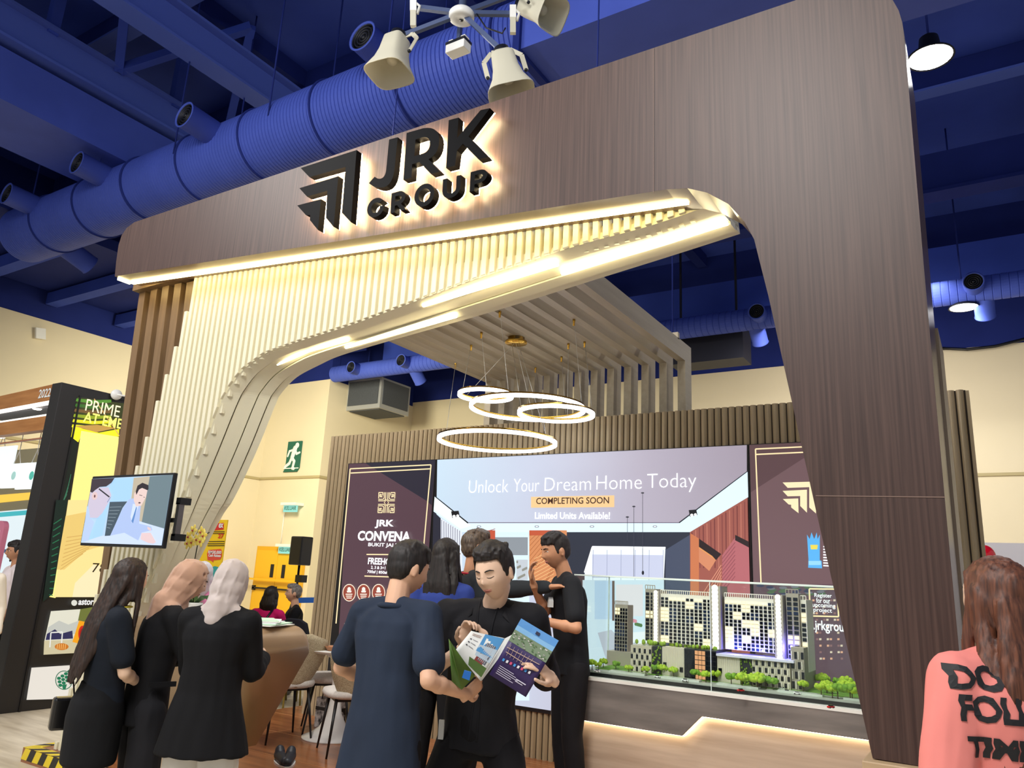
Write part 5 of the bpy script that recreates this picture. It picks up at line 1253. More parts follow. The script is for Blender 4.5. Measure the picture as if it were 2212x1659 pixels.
rig_arm(horn(1163, 20, SD + .1, rt * .75 + dn * .5 - fw * .55, dn * -1, 'beige horn loudspeaker with open mouth at the top edge, right of the sensor hub', 1.1)[1])
for px, py, lab in ((893, 30, 'white column bracket light left of the sensor hub at the top edge'), (1108, 45, 'white column bracket light beside the open horn loudspeaker')):
    c = atD(px, py, SD + .05)
    t = thing('column_emitter', lab, 'bracket light', c)
    rig_arm(c - dn * .06 + fw * .03)
    MB().bar(c - dn * .02, c + dn * .1, .045, .05, up=fw).build('emitter_body', M_sp, t)
    MB().bar(c - dn * .12, c - dn * .02, .05, .035, up=fw).build('emitter_clamp', M_white, t)
    MB().tube([c - dn*.1 + rt*.0, c - dn*.06 + rt*.05, c + rt*.03], .012, n=8).build('swivel', M_white, t)
# ================================================================ PEOPLE
def skin_m(n, c): return mat(n, c, .5, var=.05, scale=(9, 9, 9), spec=.35)
SK = skin_m('skin_warm', (226, 178, 146)); SKF = skin_m('skin_fair', (238, 200, 172)); SKT = skin_m('skin_tan', (196, 142, 108))
M_hair = mat('black_hair', (20, 17, 17), .6, rgb2=(44, 36, 34), scale=(150, 150, 6), detail=3, spec=.5)
M_hairb = mat('dark_brown_hair', (22, 15, 13), .6, rgb2=(60, 40, 30), scale=(120, 120, 4), detail=3)
M_hairc = mat('chestnut_hair', (62, 34, 25), .55, rgb2=(118, 70, 48), scale=(120, 120, 4), detail=3)
M_hairg = mat('grey_hair', (90, 84, 80), .5, rgb2=(150, 144, 138), scale=(120, 120, 20))
M_eye = mat('eye_white', (236, 232, 226), .25); M_iris = mat('eye_dark', (22, 15, 12), .15); M_lash = mat('lash_dark', (24, 18, 17), .5); M_lip = mat('lip_rose', (196, 126, 112), .45)
def cloth(n, c, v=.12, r=.85, sc=(5, 5, 3), sheen=.0): return mat(n, c, r, var=v, scale=sc, spec=.25, sheen=sheen)
class Man:
    """Figure in its own frame: faces -Y, own left is +X, feet on z=0. h scales everything."""
    def __init__(s, name, label, loc, rz, h=1.72, skin=SK, female=False, seat=False):
        s.loc = Vector(loc); s.rz = rz; s.k = h / 1.75; s.skin = skin; s.f = female; s.ears = True
        s.root = thing('person', label, 'person', (0, 0, 0)); ROOTLOC[s.root.name] = Vector((0, 0, 0))
        s.root.location = loc; s.root.rotation_euler = (0, 0, rz)
        s.iR = Matrix.Rotation(-rz, 3, 'Z'); k = s.k
        w = .165 if female else .19
        s.pel = Vector((0, 0, .93*k)); s.neck = Vector((0, .01*k, 1.455*k)); s.head = Vector((0, -.015*k, 1.635*k))
        s.hrot = Matrix.Identity(3); s.sw = w * k; s.shr = Matrix.Identity(3)
        s.hipw = (.095 if female else .09) * k
        s.arm = {}; s.leg = {}
        for sd in (-1, 1):
            s.leg[sd] = [s.pel + Vector((sd*s.hipw, 0, -.02)), Vector((sd*(s.hipw+.01), -.015, .49*k)), Vector((sd*(s.hipw+.02), .03, .085*k))]
    def L(s, px, py, D): return s.iR @ (atD(px, py, D) - s.loc)
    def shoulders(s, yaw=0., drop=None):
        s.shr = Matrix.Rotation(yaw, 3, 'Z'); s.sh = {}
        for sd in (-1, 1): s.sh[sd] = s.neck + s.shr @ Vector((sd*s.sw, .0, -.055*s.k)) + Vector((0, 0, (drop or {}).get(sd, 0)))
    def hang(s, sd, out=.05, fwd=.05):
        a = s.sh[sd]; k = s.k; e = a + Vector((sd*out, .02, -.29*k)); w = e + Vector((sd*.0, -fwd, -.25*k)); s.arm[sd] = [a, e, w]
    def reach(s, sd, w, pole=(0, 1, -1)):
        a = s.sh[sd]; l1, l2 = .295*s.k, .26*s.k; w = Vector(w); d = w - a; L = d.length
        if L > (l1 + l2) * .995: q = L / ((l1 + l2) * .995); l1 *= q; l2 *= q
        x = (l1*l1 - l2*l2 + L*L) / (2*L); hgt = math.sqrt(max(0, l1*l1 - x*x)); dn_ = d.normalized()
        p = Vector(pole); p = (p - dn_ * p.dot(dn_)).normalized()
        s.arm[sd] = [a, a + dn_*x + p*hgt, w]
    def hand(s, mb, sd, curl=(.35,.4,.45,.5), fdir=None, pal=None, thumb=.5, sc=1.):
        """palm + five fingers from the wrist; fdir where fingers point, pal where the palm looks"""
        a, e, w = s.arm[sd]; k = s.k * sc * (.92 if s.f else 1.)
        f = Vector(fdir).normalized() if fdir is not None else (w - e).normalized()
        p = Vector(pal) if pal is not None else Vector((-sd, 0, 0)); p = (p - f * p.dot(f)).normalized(); r = f.cross(p)   # r: across the palm
        ts = 1 if (r.dot(s.thumb_side(sd, f, p)) > 0) else -1
        r = r * ts                                                     # r towards the thumb
        n = 12; rs = []
        for t, wd, th in ((-.03, .024, .02), (0, .026, .02), (.03, .036, .018), (.065, .041, .016), (.088, .038, .013), (.096, .026, .008)):
            rs.append([w + f*t*k + r*(wd*k*math.cos(2*math.pi*i/n)) + p*(th*k*math.sin(2*math.pi*i/n)) for i in range(n)])
        mb.rings(rs)
        for i, (off, ln_) in enumerate(((.030, .074), (.010, .083), (-.010, .077), (-.029, .060))):
            q = w + f*(.088*k) + r*off*k; ang = 0; rad = .0088*k
            for j, fr in enumerate((.44, .31, .25)):
                ang += curl[i] * (1.0 if j else .8); d = f*math.cos(ang) + p*math.sin(ang) + r*(.09*(1.3 - i) if not j else 0)
                nq = q + d.normalized() * ln_ * fr * k; mb.cap(q, nq, rad, rad*.92, n=8); q = nq; rad *= .92
        q = w + f*.02*k + r*.03*k; d = (f*.65 + r*.75 + p*.25*thumb).normalized()
        for ln_, rad in ((.042, .0115), (.034, .010), (.026, .009)):
            nq = q + d*ln_*k; mb.cap(q, nq, rad*k, rad*.93*k, n=8); q = nq; d = (d + f*.35 + p*.35*thumb - r*.3).normalized()
    def thumb_side(s, sd, f, p):
        # right hand (sd -1): thumb = f x p flipped so that palm-down, fingers forward puts it to the inside
        return (f.cross(p)) * (-1 if sd == -1 else 1)
    def headpts(s, mb, jaw=1.0):
        k = s.k; N, Kk = 44, 34; vs = []; c = s.head; T = s.hrot
        def sh(x, y, z):
            X, Y, Z = x*.0765, y*.096, z*.117
            if z < 0:
                t = -z; X *= 1 - .36*jaw*t**1.7; 
                if y > 0: Y *= 1 - .42*t**1.1
                else: Y *= 1 - .14*t**2.2
            if y < 0:
                fz = max(0, -y)
                Y -= .021*math.exp(-(X/.0105)**2 - ((Z+.018)/.0125)**2)*fz + .011*math.exp(-(X/.0085)**2 - ((Z-.006)/.022)**2)*fz + .004*math.exp(-((abs(X)-.012)/.007)**2-((Z+.022)/.008)**2)
                Y += .0085*math.exp(-((abs(X)-.032)/.016)**2 - ((Z-.012)/.0125)**2)
                Y -= .0035*math.exp(-((abs(X)-.03)/.02)**2 - ((Z-.032)/.008)**2)
                Y -= .0055*math.exp(-(X/.02)**2 - ((Z+.0505)/.006)**2) + .006*math.exp(-(X/.018)**2 - ((Z+.063)/.0065)**2) - .003*math.exp(-(X/.024)**2-((Z+.0568)/.0028)**2)
                Y -= .006*math.exp(-(X/.02)**2 - ((Z+.097)/.013)**2)
                Y -= .005*math.exp(-((abs(X)-.045)/.018)**2 - ((Z+.02)/.02)**2)
            return Vector((X, Y, Z))
        s.face = lambda X, Z, out=0.: c + T @ (Vector((X, 0, Z))*k + Vector((0, s.facey(sh, X, Z) - out, 0))*k)
        o = len(mb.v); fs = []
        for i in range(1, Kk):
            t = math.pi*i/Kk
            for j in range(N):
                q = 2*math.pi*j/N; vs.append(c + T @ (sh(math.sin(t)*math.cos(q), math.sin(t)*math.sin(q), math.cos(t))*k))
        vs.append(c + T @ (sh(0, 0, 1)*k)); vs.append(c + T @ (sh(0, 0, -1)*k)); tp, bt = len(vs)-2, len(vs)-1
        for i in range(Kk-2):
            for j in range(N): jj = (j+1) % N; fs.append((i*N+j, (i+1)*N+j, (i+1)*N+jj, i*N+jj))
        for j in range(N): jj = (j+1) % N; fs.append((tp, j, jj)); fs.append((bt, (Kk-2)*N+jj, (Kk-2)*N+j))
        mb.add(vs, fs, 0, True)
        for sd in ((-1, 1) if s.ears else ()):                            # ears
            e = c + T @ (Vector((sd*.079, .012, -.006))*k); rot = T @ Matrix.Rotation(sd*.35, 3, 'Z')
            mb.ell(e, (.009*k, .019*k, .031*k), rot, 0, 12, 8); mb.ell(e + T @ (Vector((sd*.004, -.004, -.022))*k), (.008*k, .011*k, .012*k), rot, 0, 10, 6)
    def facey(s, sh, X, Z):
        """front surface depth at face position X, Z"""
        z = max(-.98, min(.98, Z/.117)); st = math.sqrt(1 - z*z); 
        lo, hi = 0.0, 1.0; x = 0
        for _ in range(24):
            x = (lo + hi) / 2; y = -math.sqrt(max(0, st*st - (x*st)**2)); v = sh(x*st, y, z)
            if v.x < abs(X): lo = x
            else: hi = x
        y = -math.sqrt(max(0, st*st - (x*st)**2)); return sh((x if X >= 0 else -x)*st, y, z).y
    def body(s, vox=.0075, hands=None, extra=None):
        k = s.k; mb = MB(); s.headpts(mb)
        mb.cap(s.neck + Vector((0, .005, -.03*k)), s.head + s.hrot @ Vector((0, .018*k, -.07*k)), .056*k*(.88 if s.f else 1), .05*k*(.88 if s.f else 1))
        mb.limb([s.pel, (s.pel + s.neck)*.5, s.neck - Vector((0, 0, .12*k))], [.1*k, .095*k, .1*k])
        for sd in (-1, 1):
            a, e, w = s.arm[sd]; mb.limb([s.neck - Vector((0, 0, .1*k)), a, e, w], [.06*k, .044*k, .036*k, .025*k])
            f = (w - e); mb.cap(e + f*.25, e + f*.3, .039*k, .038*k)
            if hands: s.hand(mb, sd, **hands.get(sd, {}))
            H, K_, A_ = s.leg[sd]; mb.limb([H + Vector((0, 0, -.03)), K_, A_], [.064*k, .05*k, .034*k]); mb.cap(H.lerp(K_, .35), H.lerp(K_, .5), .07*k, .066*k); c2 = K_.lerp(A_, .3) + Vector((0, .018, 0)); mb.cap(c2, K_.lerp(A_, .36) + Vector((0, .015, 0)), .05*k, .047*k)
            mb.cap(A_ + Vector((0, .01, -.04*k)), A_ + Vector((0, -.1*k, -.055*k)), .034*k, .028*k)
        if extra: extra(mb)
        s.b = fuse('body', mb, s.skin, s.root, vox, 2); return s.b
    def facebits(s, look=0., closed=.0, brow=M_lash, lips=True, smile=0.):
        k = s.k
        for sd in (-1, 1):
            if closed < .6:
                c = s.face(sd*.031, .011, -.006); MB().ell(c, (.0145*k, .009*k, .0068*k*(1-closed*.6)), s.hrot, 0, 12, 8).build('eye', M_eye, s.root)
                MB().ell(s.face(sd*.031 + look, .0105, -.0012), (.0062*k, .0042*k, .0062*k*(1-closed*.5)), s.hrot, 0, 10, 6).build('iris', M_iris, s.root)
            zl = .016 if closed < .6 else .005
            MB().tube([s.face(sd*x, z, .001) for x, z in (((.0165, zl-.006), (.024, zl), (.033, zl+.0005), (.045, zl-.005)) if closed < .6 else ((.0165, .005), (.024, .0015), (.033, .0008), (.045, .005)))], [.0009*k, .0016*k, .0018*k, .0009*k], n=6).build('eyelid_line', M_lash, s.root)
            MB().tube([s.face(sd*x, z, .0015) for x, z in ((.013, .0295), (.022, .033), (.034, .0345), (.048, .029))], [.0022*k, .0032*k, .003*k, .001*k], n=7).build('eyebrow', brow, s.root)
        if lips:
            q = MB(); q.tube([s.face(x, -.0515 + smile*abs(x)*.3 - (.0012 if abs(x) < .003 else 0), .0012) for x in (-.022, -.012, -.005, 0, .005, .012, .022)], [.0008*k, .0026*k, .0034*k, .003*k, .0034*k, .0026*k, .0008*k], n=8)
            q.tube([s.face(x, -.0610 + smile*abs(x)*.3 + abs(x)*.15, .0012) for x in (-.020, -.01, 0, .01, .020)], [.0008*k, .0036*k, .0044*k, .0036*k, .0008*k], n=8); q.build('lips', M_lip, s.root)
    def hairshort(s, m, top=.016, fr=.058, fringe=0., side=True, seed=1., back=-.05, vol=1.):
        """cap of short hair, fr: hairline height on the brow"""
        k = s.k; c = s.head; T = s.hrot; mb = MB(); rnd = random.Random(seed)
        P = lambda x, y, z: c + T @ (Vector((x, y, z))*k)
        mb.ell(P(0, .012, .035), (.083*k*vol, .1*k*vol, (.082 + top)*k), T, 0, 24, 16)
        mb.ell(P(0, .04, -.0), (.078*k, .066*k, .075*k), T, 0, 20, 12)
        if side:
            for sd in (-1, 1): mb.ell(P(sd*.066, .012, .03), (.017*k, .048*k, .05*k), T, 0, 14, 10); mb.ell(P(sd*.072, -.018, .01), (.008*k, .012*k, .03*k), T, 0, 10, 8)
        for i in range(46):
            a = rnd.uniform(-1, 1); x = .072*a; y = -.078 + .05*abs(a)**2 + rnd.uniform(0, .04); z = .085 - .02*abs(a) + rnd.uniform(0, .02)
            ln_ = fringe*(.6 + .8*rnd.random())
            mb.tube([P(x*.8, y + .05, z + .018 + top*.6), P(x, y - .004, z + .008), P(x*1.05 + rnd.uniform(-.01, .012), y - .018, z - .02 - ln_)], [.014*k, .012*k, .003*k], n=7)
        for i in range(60):
            a = rnd.random()*6.28; r = rnd.random()*.06; x, y = r*math.cos(a), .012 + r*1.15*math.sin(a); z = .035 + (.08 + top)*math.sqrt(max(0, 1 - (x/.085)**2 - ((y-.012)/.102)**2))
            mb.tube([P(x*.8, y, z - .02), P(x*1.05, y - .012, z + .003), P(x*1.2 + rnd.uniform(-.012, .012), y - .03, z - .004)], [.012*k, .009*k, .003*k], n=6)
        # cut away everything in front of the brow line
        for v in mb.v:
            q = T.transposed() @ (v - c) / k
            lim = fr - fringe*1.1 if abs(q.x) < .07 else fr - .07
            if q.y < -.035 and q.z < lim: v += T @ Vector((0, .05*k, 0)) * min(1, (lim - q.z)/.01)
        return fuse('hair', mb, m, s.root, .0055, 1, .0015, (30, 30, 30), seed, strand=.0022)
    def hairlong(s, m, length, width=.1, behind=.03, seed=1., front=0., sway=(0, 0), head_only=False, yaw=0.):
        k = s.k; c = s.head; T = s.hrot; mb = MB(); rnd = random.Random(seed); P = lambda x, y, z: c + T @ (Vector((x, y, z))*k)
        mb.ell(P(0, .014, .025), (.087*k, .106*k, .1*k), T, 0, 26, 18); mb.ell(P(0, .045, -.02), (.083*k, .07*k, .1*k), T, 0, 20, 12)
        Ty = Matrix.Rotation(yaw, 3, 'Z')
        for i in range(64):
            u = rnd.uniform(-1, 1); x = u*.078; y = .05 + .045*math.sqrt(max(0, 1-u*u)) - .06*(abs(u) > .8); p0 = P(x*.6, y*.8, .075); p1 = P(x, y, -.02)
            ln_ = length*(.86 + .18*rnd.random())
            p3 = c + Ty @ Vector((u*width + sway[0], behind + .03*math.sqrt(1-u*u*.9) + sway[1], 0))*1 + Vector((0, 0, -ln_))
            p2 = p1.lerp(p3, .5) + Ty @ Vector((u*.012, .016, 0))
            mb.tube([p0, p1, p2, p3], [.02*k, .021*k, .02*k, .006*k], n=7)
        for sd in (-1, 1): mb.ell(P(sd*.08, .01, -.01), (.022*k, .04*k, .055*k), T, 0, 14, 10); mb.cap(P(sd*.082, .015, -.02), P(sd*.085, .02, -.11), .024*k, .02*k)
        for i in range(10 if front else 0):
            sd = 1 if i % 2 else -1; p1 = P(sd*.084, -.02 + .02*rnd.random(), -.01); p3 = c + Vector((sd*(.105+.02*rnd.random()), -.03, -front))
            mb.tube([P(sd*.06, -.03, .08), p1, p1.lerp(p3, .5), p3], [.014*k, .014*k, .013*k, .004*k], n=7)
        for v in mb.v:
            q = T.transposed() @ (v - c) / k
            if q.y < -.03 and q.z < .07 and abs(q.x) < .074 and q.z > -.13: v += T @ Vector((0, .045*k, 0))
        return fuse('hair', mb, m, s.root, .0065, 1, .003, (14, 14, 4), seed, strand=.004)
    def torso(s, name, m, hem, fit=1., sleeve='short', collar=False, vox=.010, amp=.006, flare=0., seed=1., slv=None, parts=None, hemfwd=0., depth=1., nsc=(9, 9, 3)):
        """shirt or jacket fused from rings and sleeves"""
        k = s.k; mb = MB(); f = fit * k; n = 22; rs = []
        ax = s.shr @ Vector((1, 0, 0)); ay = s.shr @ Vector((0, 1, 0)); top = s.neck
        hemz = hem; P = s.pel
        bw = (.145 if s.f else .152); cw = (.16 if s.f else .178)
        lv = [(0, bw + .012 + flare, .108 + flare*.6), (.3, bw - .012 + flare*.3, .104), (.55, bw - .004, .108), (.78, cw + .004, .116), (.9, cw + .002, .106), (.97, cw - .035, .086), (1.02, .085, .066)]
        base = P + Vector((0, hemfwd, hemz - P.z)); upv = top - Vector((0, 0, .01*k))
        for t, a, b in lv:
            c = base.lerp(P + Vector((0, 0, .1*k)), min(1, t/.3)) if t < .3 else (P + Vector((0, 0, .1*k))).lerp(upv, (t-.3)/.72)
            u = max(0., min(1., (t - .1)/.5)); X = Vector((1, 0, 0)).lerp(ax, u).normalized(); Y = Vector((0, 1, 0)).lerp(ay, u).normalized()
            rs.append([c + X*(a*f*math.copysign(abs(math.cos(q))**.85, math.cos(q))) + Y*(b*f*depth*math.sin(q)) for q in [2*math.pi*i/n for i in range(n)]])
        mb.rings(rs)
        for sd in (-1, 1):
            A, E, W_ = s.arm[sd]; nk = s.neck + s.shr @ Vector((sd*.05*k, .0, -.015*k))
            mb.cap(nk, A + s.shr @ Vector((-sd*.015*k, 0, 0)), .05*f, .066*f)
            sl = (slv or {}).get(sd, sleeve)
            if sl == 'short': e_ = A.lerp(E, .72); mb.cap(A, e_, .062*f, .062*f)
            elif sl == 'long':
                mb.limb([A, E, E.lerp(W_, .93)], [.066*f, .056*f, .043*f])
            elif sl == 'elbow': mb.limb([A, E, E.lerp(W_, .12)], [.066*f, .056*f, .052*f])
        o = fuse(name, mb, m, s.root, vox, 3, amp, nsc, seed)
        return o
    def trousers(s, m, name='trousers', wide=1., waist=None, amp=.006, seed=2., end=.97):
        k = s.k; mb = MB(); wz = waist or s.pel.z + .1*k; n = 20
        mb.rings([[s.pel + Vector((a*k*math.cos(q), b*k*math.sin(q), z)) for q in [2*math.pi*i/n for i in range(n)]] for z, a, b in ((-.12*k, .15, .1), (-.03*k, .172, .118), (.05*k, .162, .108), (wz - s.pel.z, .148, .1))])
        for sd in (-1, 1):
            H, K_, A_ = s.leg[sd]; mb.limb([H + Vector((0, 0, -.03)), K_, K_.lerp(A_, end)], [.098*k, .07*k*wide, .058*k*wide*wide])
        return fuse(name, mb, m, s.root, .011, 3, amp, (10, 10, 4), seed)
    def shoes(s, m):
        for sd in (-1, 1):
            A_ = s.leg[sd][2]; q = MB(); q.cap(Vector((A_.x, A_.y + .02, .045)), Vector((A_.x + sd*.015, A_.y - .14, .036)), .044, .036).cap(Vector((A_.x, A_.y + .02, .06)), A_, .042, .036)
            for v in q.v: v[2] = max(v[2], .0)
            fuse('shoe', q, m, s.root, .009, 2)
    def glasses(s):
        k = s.k; q = MB()
        for sd in (-1, 1):
            q.tube([s.face(sd*.033, .009, .012) + s.hrot @ Vector((.022*k*math.cos(a), 0, .016*k*math.sin(a))) for a in [2*math.pi*i/16 for i in range(17)]], .0014*k, n=6)
            q.tube([s.face(sd*.054, .013, .008), s.head + s.hrot @ (Vector((sd*.082, .01, .012))*k)], .0015*k, n=6)
        q.tube([s.face(-.011, .012, .012), s.face(.011, .012, .012)], .0014*k, n=6); q.build('glasses', M_black, s.root)
    def scarf(s, m, drape=.2, seed=1., back=True, vol=1.):
        """head scarf: smooth cover of head, neck and shoulders"""
        k = s.k; c = s.head; T = s.hrot; mb = MB(); P = lambda x, y, z: c + T @ (Vector((x, y, z))*k)
        mb.ell(P(0, .012, .022), (.096*k*vol, .116*k*vol, .112*k), T, 0, 26, 18); mb.ell(P(0, .03, -.05), (.094*k, .1*k, .09*k), T, 0, 22, 14)
        mb.cap(P(0, .02, -.06), s.neck + Vector((0, .015, -.0*k)), .088*k, .092*k)
        for sd in (-1, 1): mb.cap(s.neck + Vector((0, .01, .02*k)), s.neck + s.shr @ Vector((sd*.1*k, 0, -.02*k)), .07*k, .05*k)
        mb.cap(s.neck + Vector((0, -.03, .02)), s.neck + s.shr @ Vector((0, -.085*k, -drape)), .08*k, .04*k)
        if back: mb.cap(s.neck + Vector((0, .02, .02)), s.neck + s.shr @ Vector((0, .06*k, -drape*.35)), .085*k, .06*k)
        for i in range(8):
            a = -2.4 + i*.66; mb.tube([P(.06*math.sin(a)*vol, .012 + .075*math.cos(a), .115), P(.092*math.sin(a+.1)*vol, .012 + .113*math.cos(a+.1), .04), P(.092*math.sin(a+.3)*vol, .022 + .108*math.cos(a+.3), -.06), s.neck + s.shr @ Vector((.085*k*math.sin(a+.5), .01 + .08*k*math.cos(a+.5), -.01))], [.004*k, .0065*k, .007*k, .005*k], n=7)
        for v in mb.v:
            q = T.transposed() @ (v - c) / k
            if q.y < -.055 and abs(q.x) < .066 and -.1 < q.z < .075: v += T @ Vector((0, .05*k, 0))
        return fuse('head_scarf', mb, m, s.root, .006, 4, .005, (16, 16, 6), seed)
def RX(a): return Matrix.Rotation(a, 3, 'X')
def RY(a): return Matrix.Rotation(a, 3, 'Y')
def RZ(a): return Matrix.Rotation(a, 3, 'Z')
# ---------------------------------------------------------------- the visitors and staff
def base(px, D, z=0., py=1230):
    p = atD(px, py, D); return (p[0], p[1], z)
T_ = lambda deg: R(32 + deg)        # 0 looks at the camera, 90 to the picture's right, 180 away
M_navy = cloth('navy_cotton', (40, 50, 68), .1); M_blk = cloth('black_cotton', (32, 32, 36), .2); M_blk2 = cloth('black_suiting', (19, 19, 22), .15); M_blk3 = cloth('black_denim', (24, 23, 26), .2)
M_shoe = mat('black_shoe_leather', (18, 18, 20), .35)
# navy T-shirt man, back to us
p = Man('p', 'person in navy T-shirt seen from behind, holding an open brochure', base(856, 3.32), T_(152), 1.70, SK)
p.neck += Vector((0, -.03, 0)); p.head += Vector((-.005, -.07, -.03)); p.hrot = RZ(-.42) @ RX(.30)
p.shoulders(-.05)
p.reach(-1, p.L(1008, 1500, 3.14), (-.5, .6, -1)); p.reach(1, p.L(905, 1440, 2.92) if False else Vector((.24, -.3, 1.02)), (1, .5, -1))
p.body(.0062, {-1: dict(curl=(.5,.6,.65,.7), fdir=(-.15,-.75,.35), pal=(.9,-.2,.3)), 1: dict(curl=(.5,.5,.5,.5))})
p.facebits(closed=.7); p.hairshort(M_hair, .014, .05, .01, True, 3, vol=1.03)
p.torso('tshirt', M_navy, .70*p.k, 1.07, 'short', vox=.009, amp=.012, flare=.035, seed=3, nsc=(8, 8, 2.6))
MB().tube([p.neck + p.shr @ Vector((.074*math.cos(a), -.002 + .068*math.sin(a), -.022 + .012*math.sin(a))) for a in [2*math.pi*i/20 for i in range(21)]], .013, n=8).build('collar_band', M_navy, p.root)
p.trousers(M_blk3); p.shoes(M_shoe)
# young man with the leaflet
p = Man('p', 'young person in open black shirt looking down at a purple leaflet', base(1052, 3.55), T_(-14), 1.76, SKF)
p.pel += Vector((0, .03, -.05)); p.neck += Vector((.045, -.06, -.045)); p.head += Vector((.075, -.13, -.082)); p.hrot = RZ(-.30) @ RY(-.10) @ RX(.34)
p.shoulders(.06)
for sd, fx, fy in ((-1, -.30, .02), (1, .34, -.02)):
    H = p.pel + Vector((sd*.09, 0, -.02)); A_ = Vector((fx, fy, .085)); p.leg[sd] = [H, H.lerp(A_, .48) + Vector((sd*.03, -.09, 0)), A_]
p.reach(-1, p.L(1003, 1398, 3.34), (-1, .2, -1)); p.reach(1, p.L(1193, 1468, 3.22), (.2, .5, -1))
p.body(.0058, {-1: dict(curl=(.75,.95,1.05,1.1), fdir=(.12,-.1,1), pal=(.75,-.5,.15), thumb=.9), 1: dict(curl=(.35,.4,.45,.5), fdir=p.iR @ (rt*-.62 - dn*.75 - fw*.30), pal=p.iR @ (rt*-.75 + dn*.35 + fw*.15), thumb=.3)})
p.facebits(closed=.75); p.hairshort(M_hair, .024, .080, .006, True, 5, vol=1.05)
p.torso('undershirt', cloth('black_jersey', (15, 15, 18), .1), .86, .95, 'short', vox=.010, amp=.002, seed=5)
def surf_line(o, pts, r, m, name, front=True):
    """seam or placket laid on a garment"""
    bvh = __import__('mathutils').bvhtree.BVHTree.FromPolygons([v.co for v in o.data.vertices], [f.vertices[:] for f in o.data.polygons]); L_ = []
    for i in range(len(pts) - 1):
        for k in range(8):
            t = k / 8; x = pts[i][0] + (pts[i+1][0]-pts[i][0])*t; z = pts[i][1] + (pts[i+1][1]-pts[i][1])*t
            h_ = bvh.ray_cast(Vector((x, -1 if front else 1, z)), Vector((0, 1 if front else -1, 0)))
            if h_[0] is not None: L_.append(h_[0])
    if len(L_) > 2: MB().tube(L_, r, n=6).build(name, m, o)
o = p.torso('overshirt', M_blk, .80, 1.10, 'elbow', vox=.009, amp=.012, flare=.01, seed=6, nsc=(9, 9, 4))
nx_ = p.neck.x
surf_line(o, [(nx_ - .045, 1.44), (nx_ - .03, 1.30), (.0, 1.05), (-.02, .82)], .005, M_blk, 'placket'); surf_line(o, [(nx_ + .05, 1.44), (nx_ + .03, 1.30), (.025, 1.05), (.02, .82)], .005, M_blk, 'placket')
q = MB()
for sd in (-1, 1):
    n_ = p.neck; a = n_ + p.shr @ Vector((sd*.03, .075, .035)); b = n_ + p.shr @ Vector((sd*.082, .0, .03)); c = n_ + p.shr @ Vector((sd*.07, -.085, -.035)); d = n_ + p.shr @ Vector((sd*.12, -.075, -.085)); e = n_ + p.shr @ Vector((sd*.125, .0, -.008)); f = n_ + p.shr @ Vector((sd*.04, .1, -.01))
    q.rings([[x, y, y + Vector((0, 0, -.006)), x + Vector((0, 0, -.006))] for x, y in ((a, f), (b, e), (c, d))], 0, True)
q.build('collar', M_blk, p.root)
for sd in (-1,):
    w = p.arm[sd][2]; d = (w - p.arm[sd][1]).normalized(); MB().lathe([(.028, -.012), (.034, -.01), (.034, .01), (.028, .012)], w - d*.035, d, n=20).build('wrist_watch', M_black, p.root)
p.trousers(M_blk3, wide=1.1, amp=.008); p.shoes(M_shoe)
hp = p.pel + Vector((-.155, -.085, -.0)); MB().box(hp + Vector((-.012, -.004, -.05)), hp + Vector((.012, .006, .03))).build('pocket_tag', M_paper, p.root)
# girl with long hair and mini skirt
p = Man('p', 'person with long dark hair in black top and short skirt with shoulder bag', base(267, 4.0), T_(126), 1.55, SKF, True)
p.head += Vector((0, -.03, -.01)); p.hrot = RZ(.5) @ RX(.12); p.shoulders(0)
p.reach(-1, p.L(303, 1478, 3.97), (-1, .35, -.6)); p.reach(1, p.L(309, 1482, 4.06), (1, .3, -.6))
p.body(.0068, {-1: dict(curl=(.6,.7,.8,.8), fdir=(.2,-.5,-.8), pal=(.9,-.1,-.2)), 1: dict(curl=(.6,.7,.8,.8), fdir=(-.3,-.5,-.8), pal=(-.8,0,-.2))})
p.facebits(); p.hairlong(M_hairb, .50, .13, .12, 2, front=.32, sway=(.03, .05))
p.torso('black_top', cloth('black_top', (24, 30, 40), .1), .93*p.k, 1.04, 'short', vox=.010, amp=.005, seed=8)
q = MB(); k = p.k; n = 26
q.rings([[p.pel + Vector((a*k*math.cos(t), b*k*math.sin(t) + .015, z*k)) for t in [2*math.pi*i/n for i in range(n)]] for z, a, b in ((.13, .125, .1), (.1, .128, .104), (.02, .168, .138), (-.06, .178, .15), (-.3, .176, .142), (-.31, .17, .136))])
fuse('skirt', q, cloth('black_skirt', (21, 22, 25), .1), p.root, .010, 2, .003, (9, 9, 5), 4)
p.shoes(M_white)
q = MB(); 
MB().tube([p.sh[-1] + Vector((.07, -.02, .06)), p.neck + Vector((-.05, .1, -.14)), p.pel + Vector((.06, .15, .18)), p.pel + Vector((.19, .1, .02))], .004, n=6).build('bag_strap', M_black, p.root)
c = p.pel + Vector((.21, .08, -.06)); o = MB().box(c + Vector((-.035, -.11, -.09)), c + Vector((.035, .11, .07))).build('shoulder_bag', mat('bag_leather', (16, 15, 16), .22, coat=.4), p.root, bevel=.015)
MB().box(c + Vector((-.02, -.05, -.075)), c + Vector((.042, .05, -.03))).build('bag_clasp', mat('gunmetal', (90, 90, 94), .25, metal=.8), o)
w = (p.arm[-1][2] + p.arm[1][2]) / 2
MB().tube([p.neck + p.shr @ Vector((.1*math.cos(a), .08*math.sin(a), .01)) for a in [R(-170 + 20*i) for i in range(9)]], .004, n=6).build('lanyard', mat('lanyard_yellow', (220, 200, 40), .5), p.root)
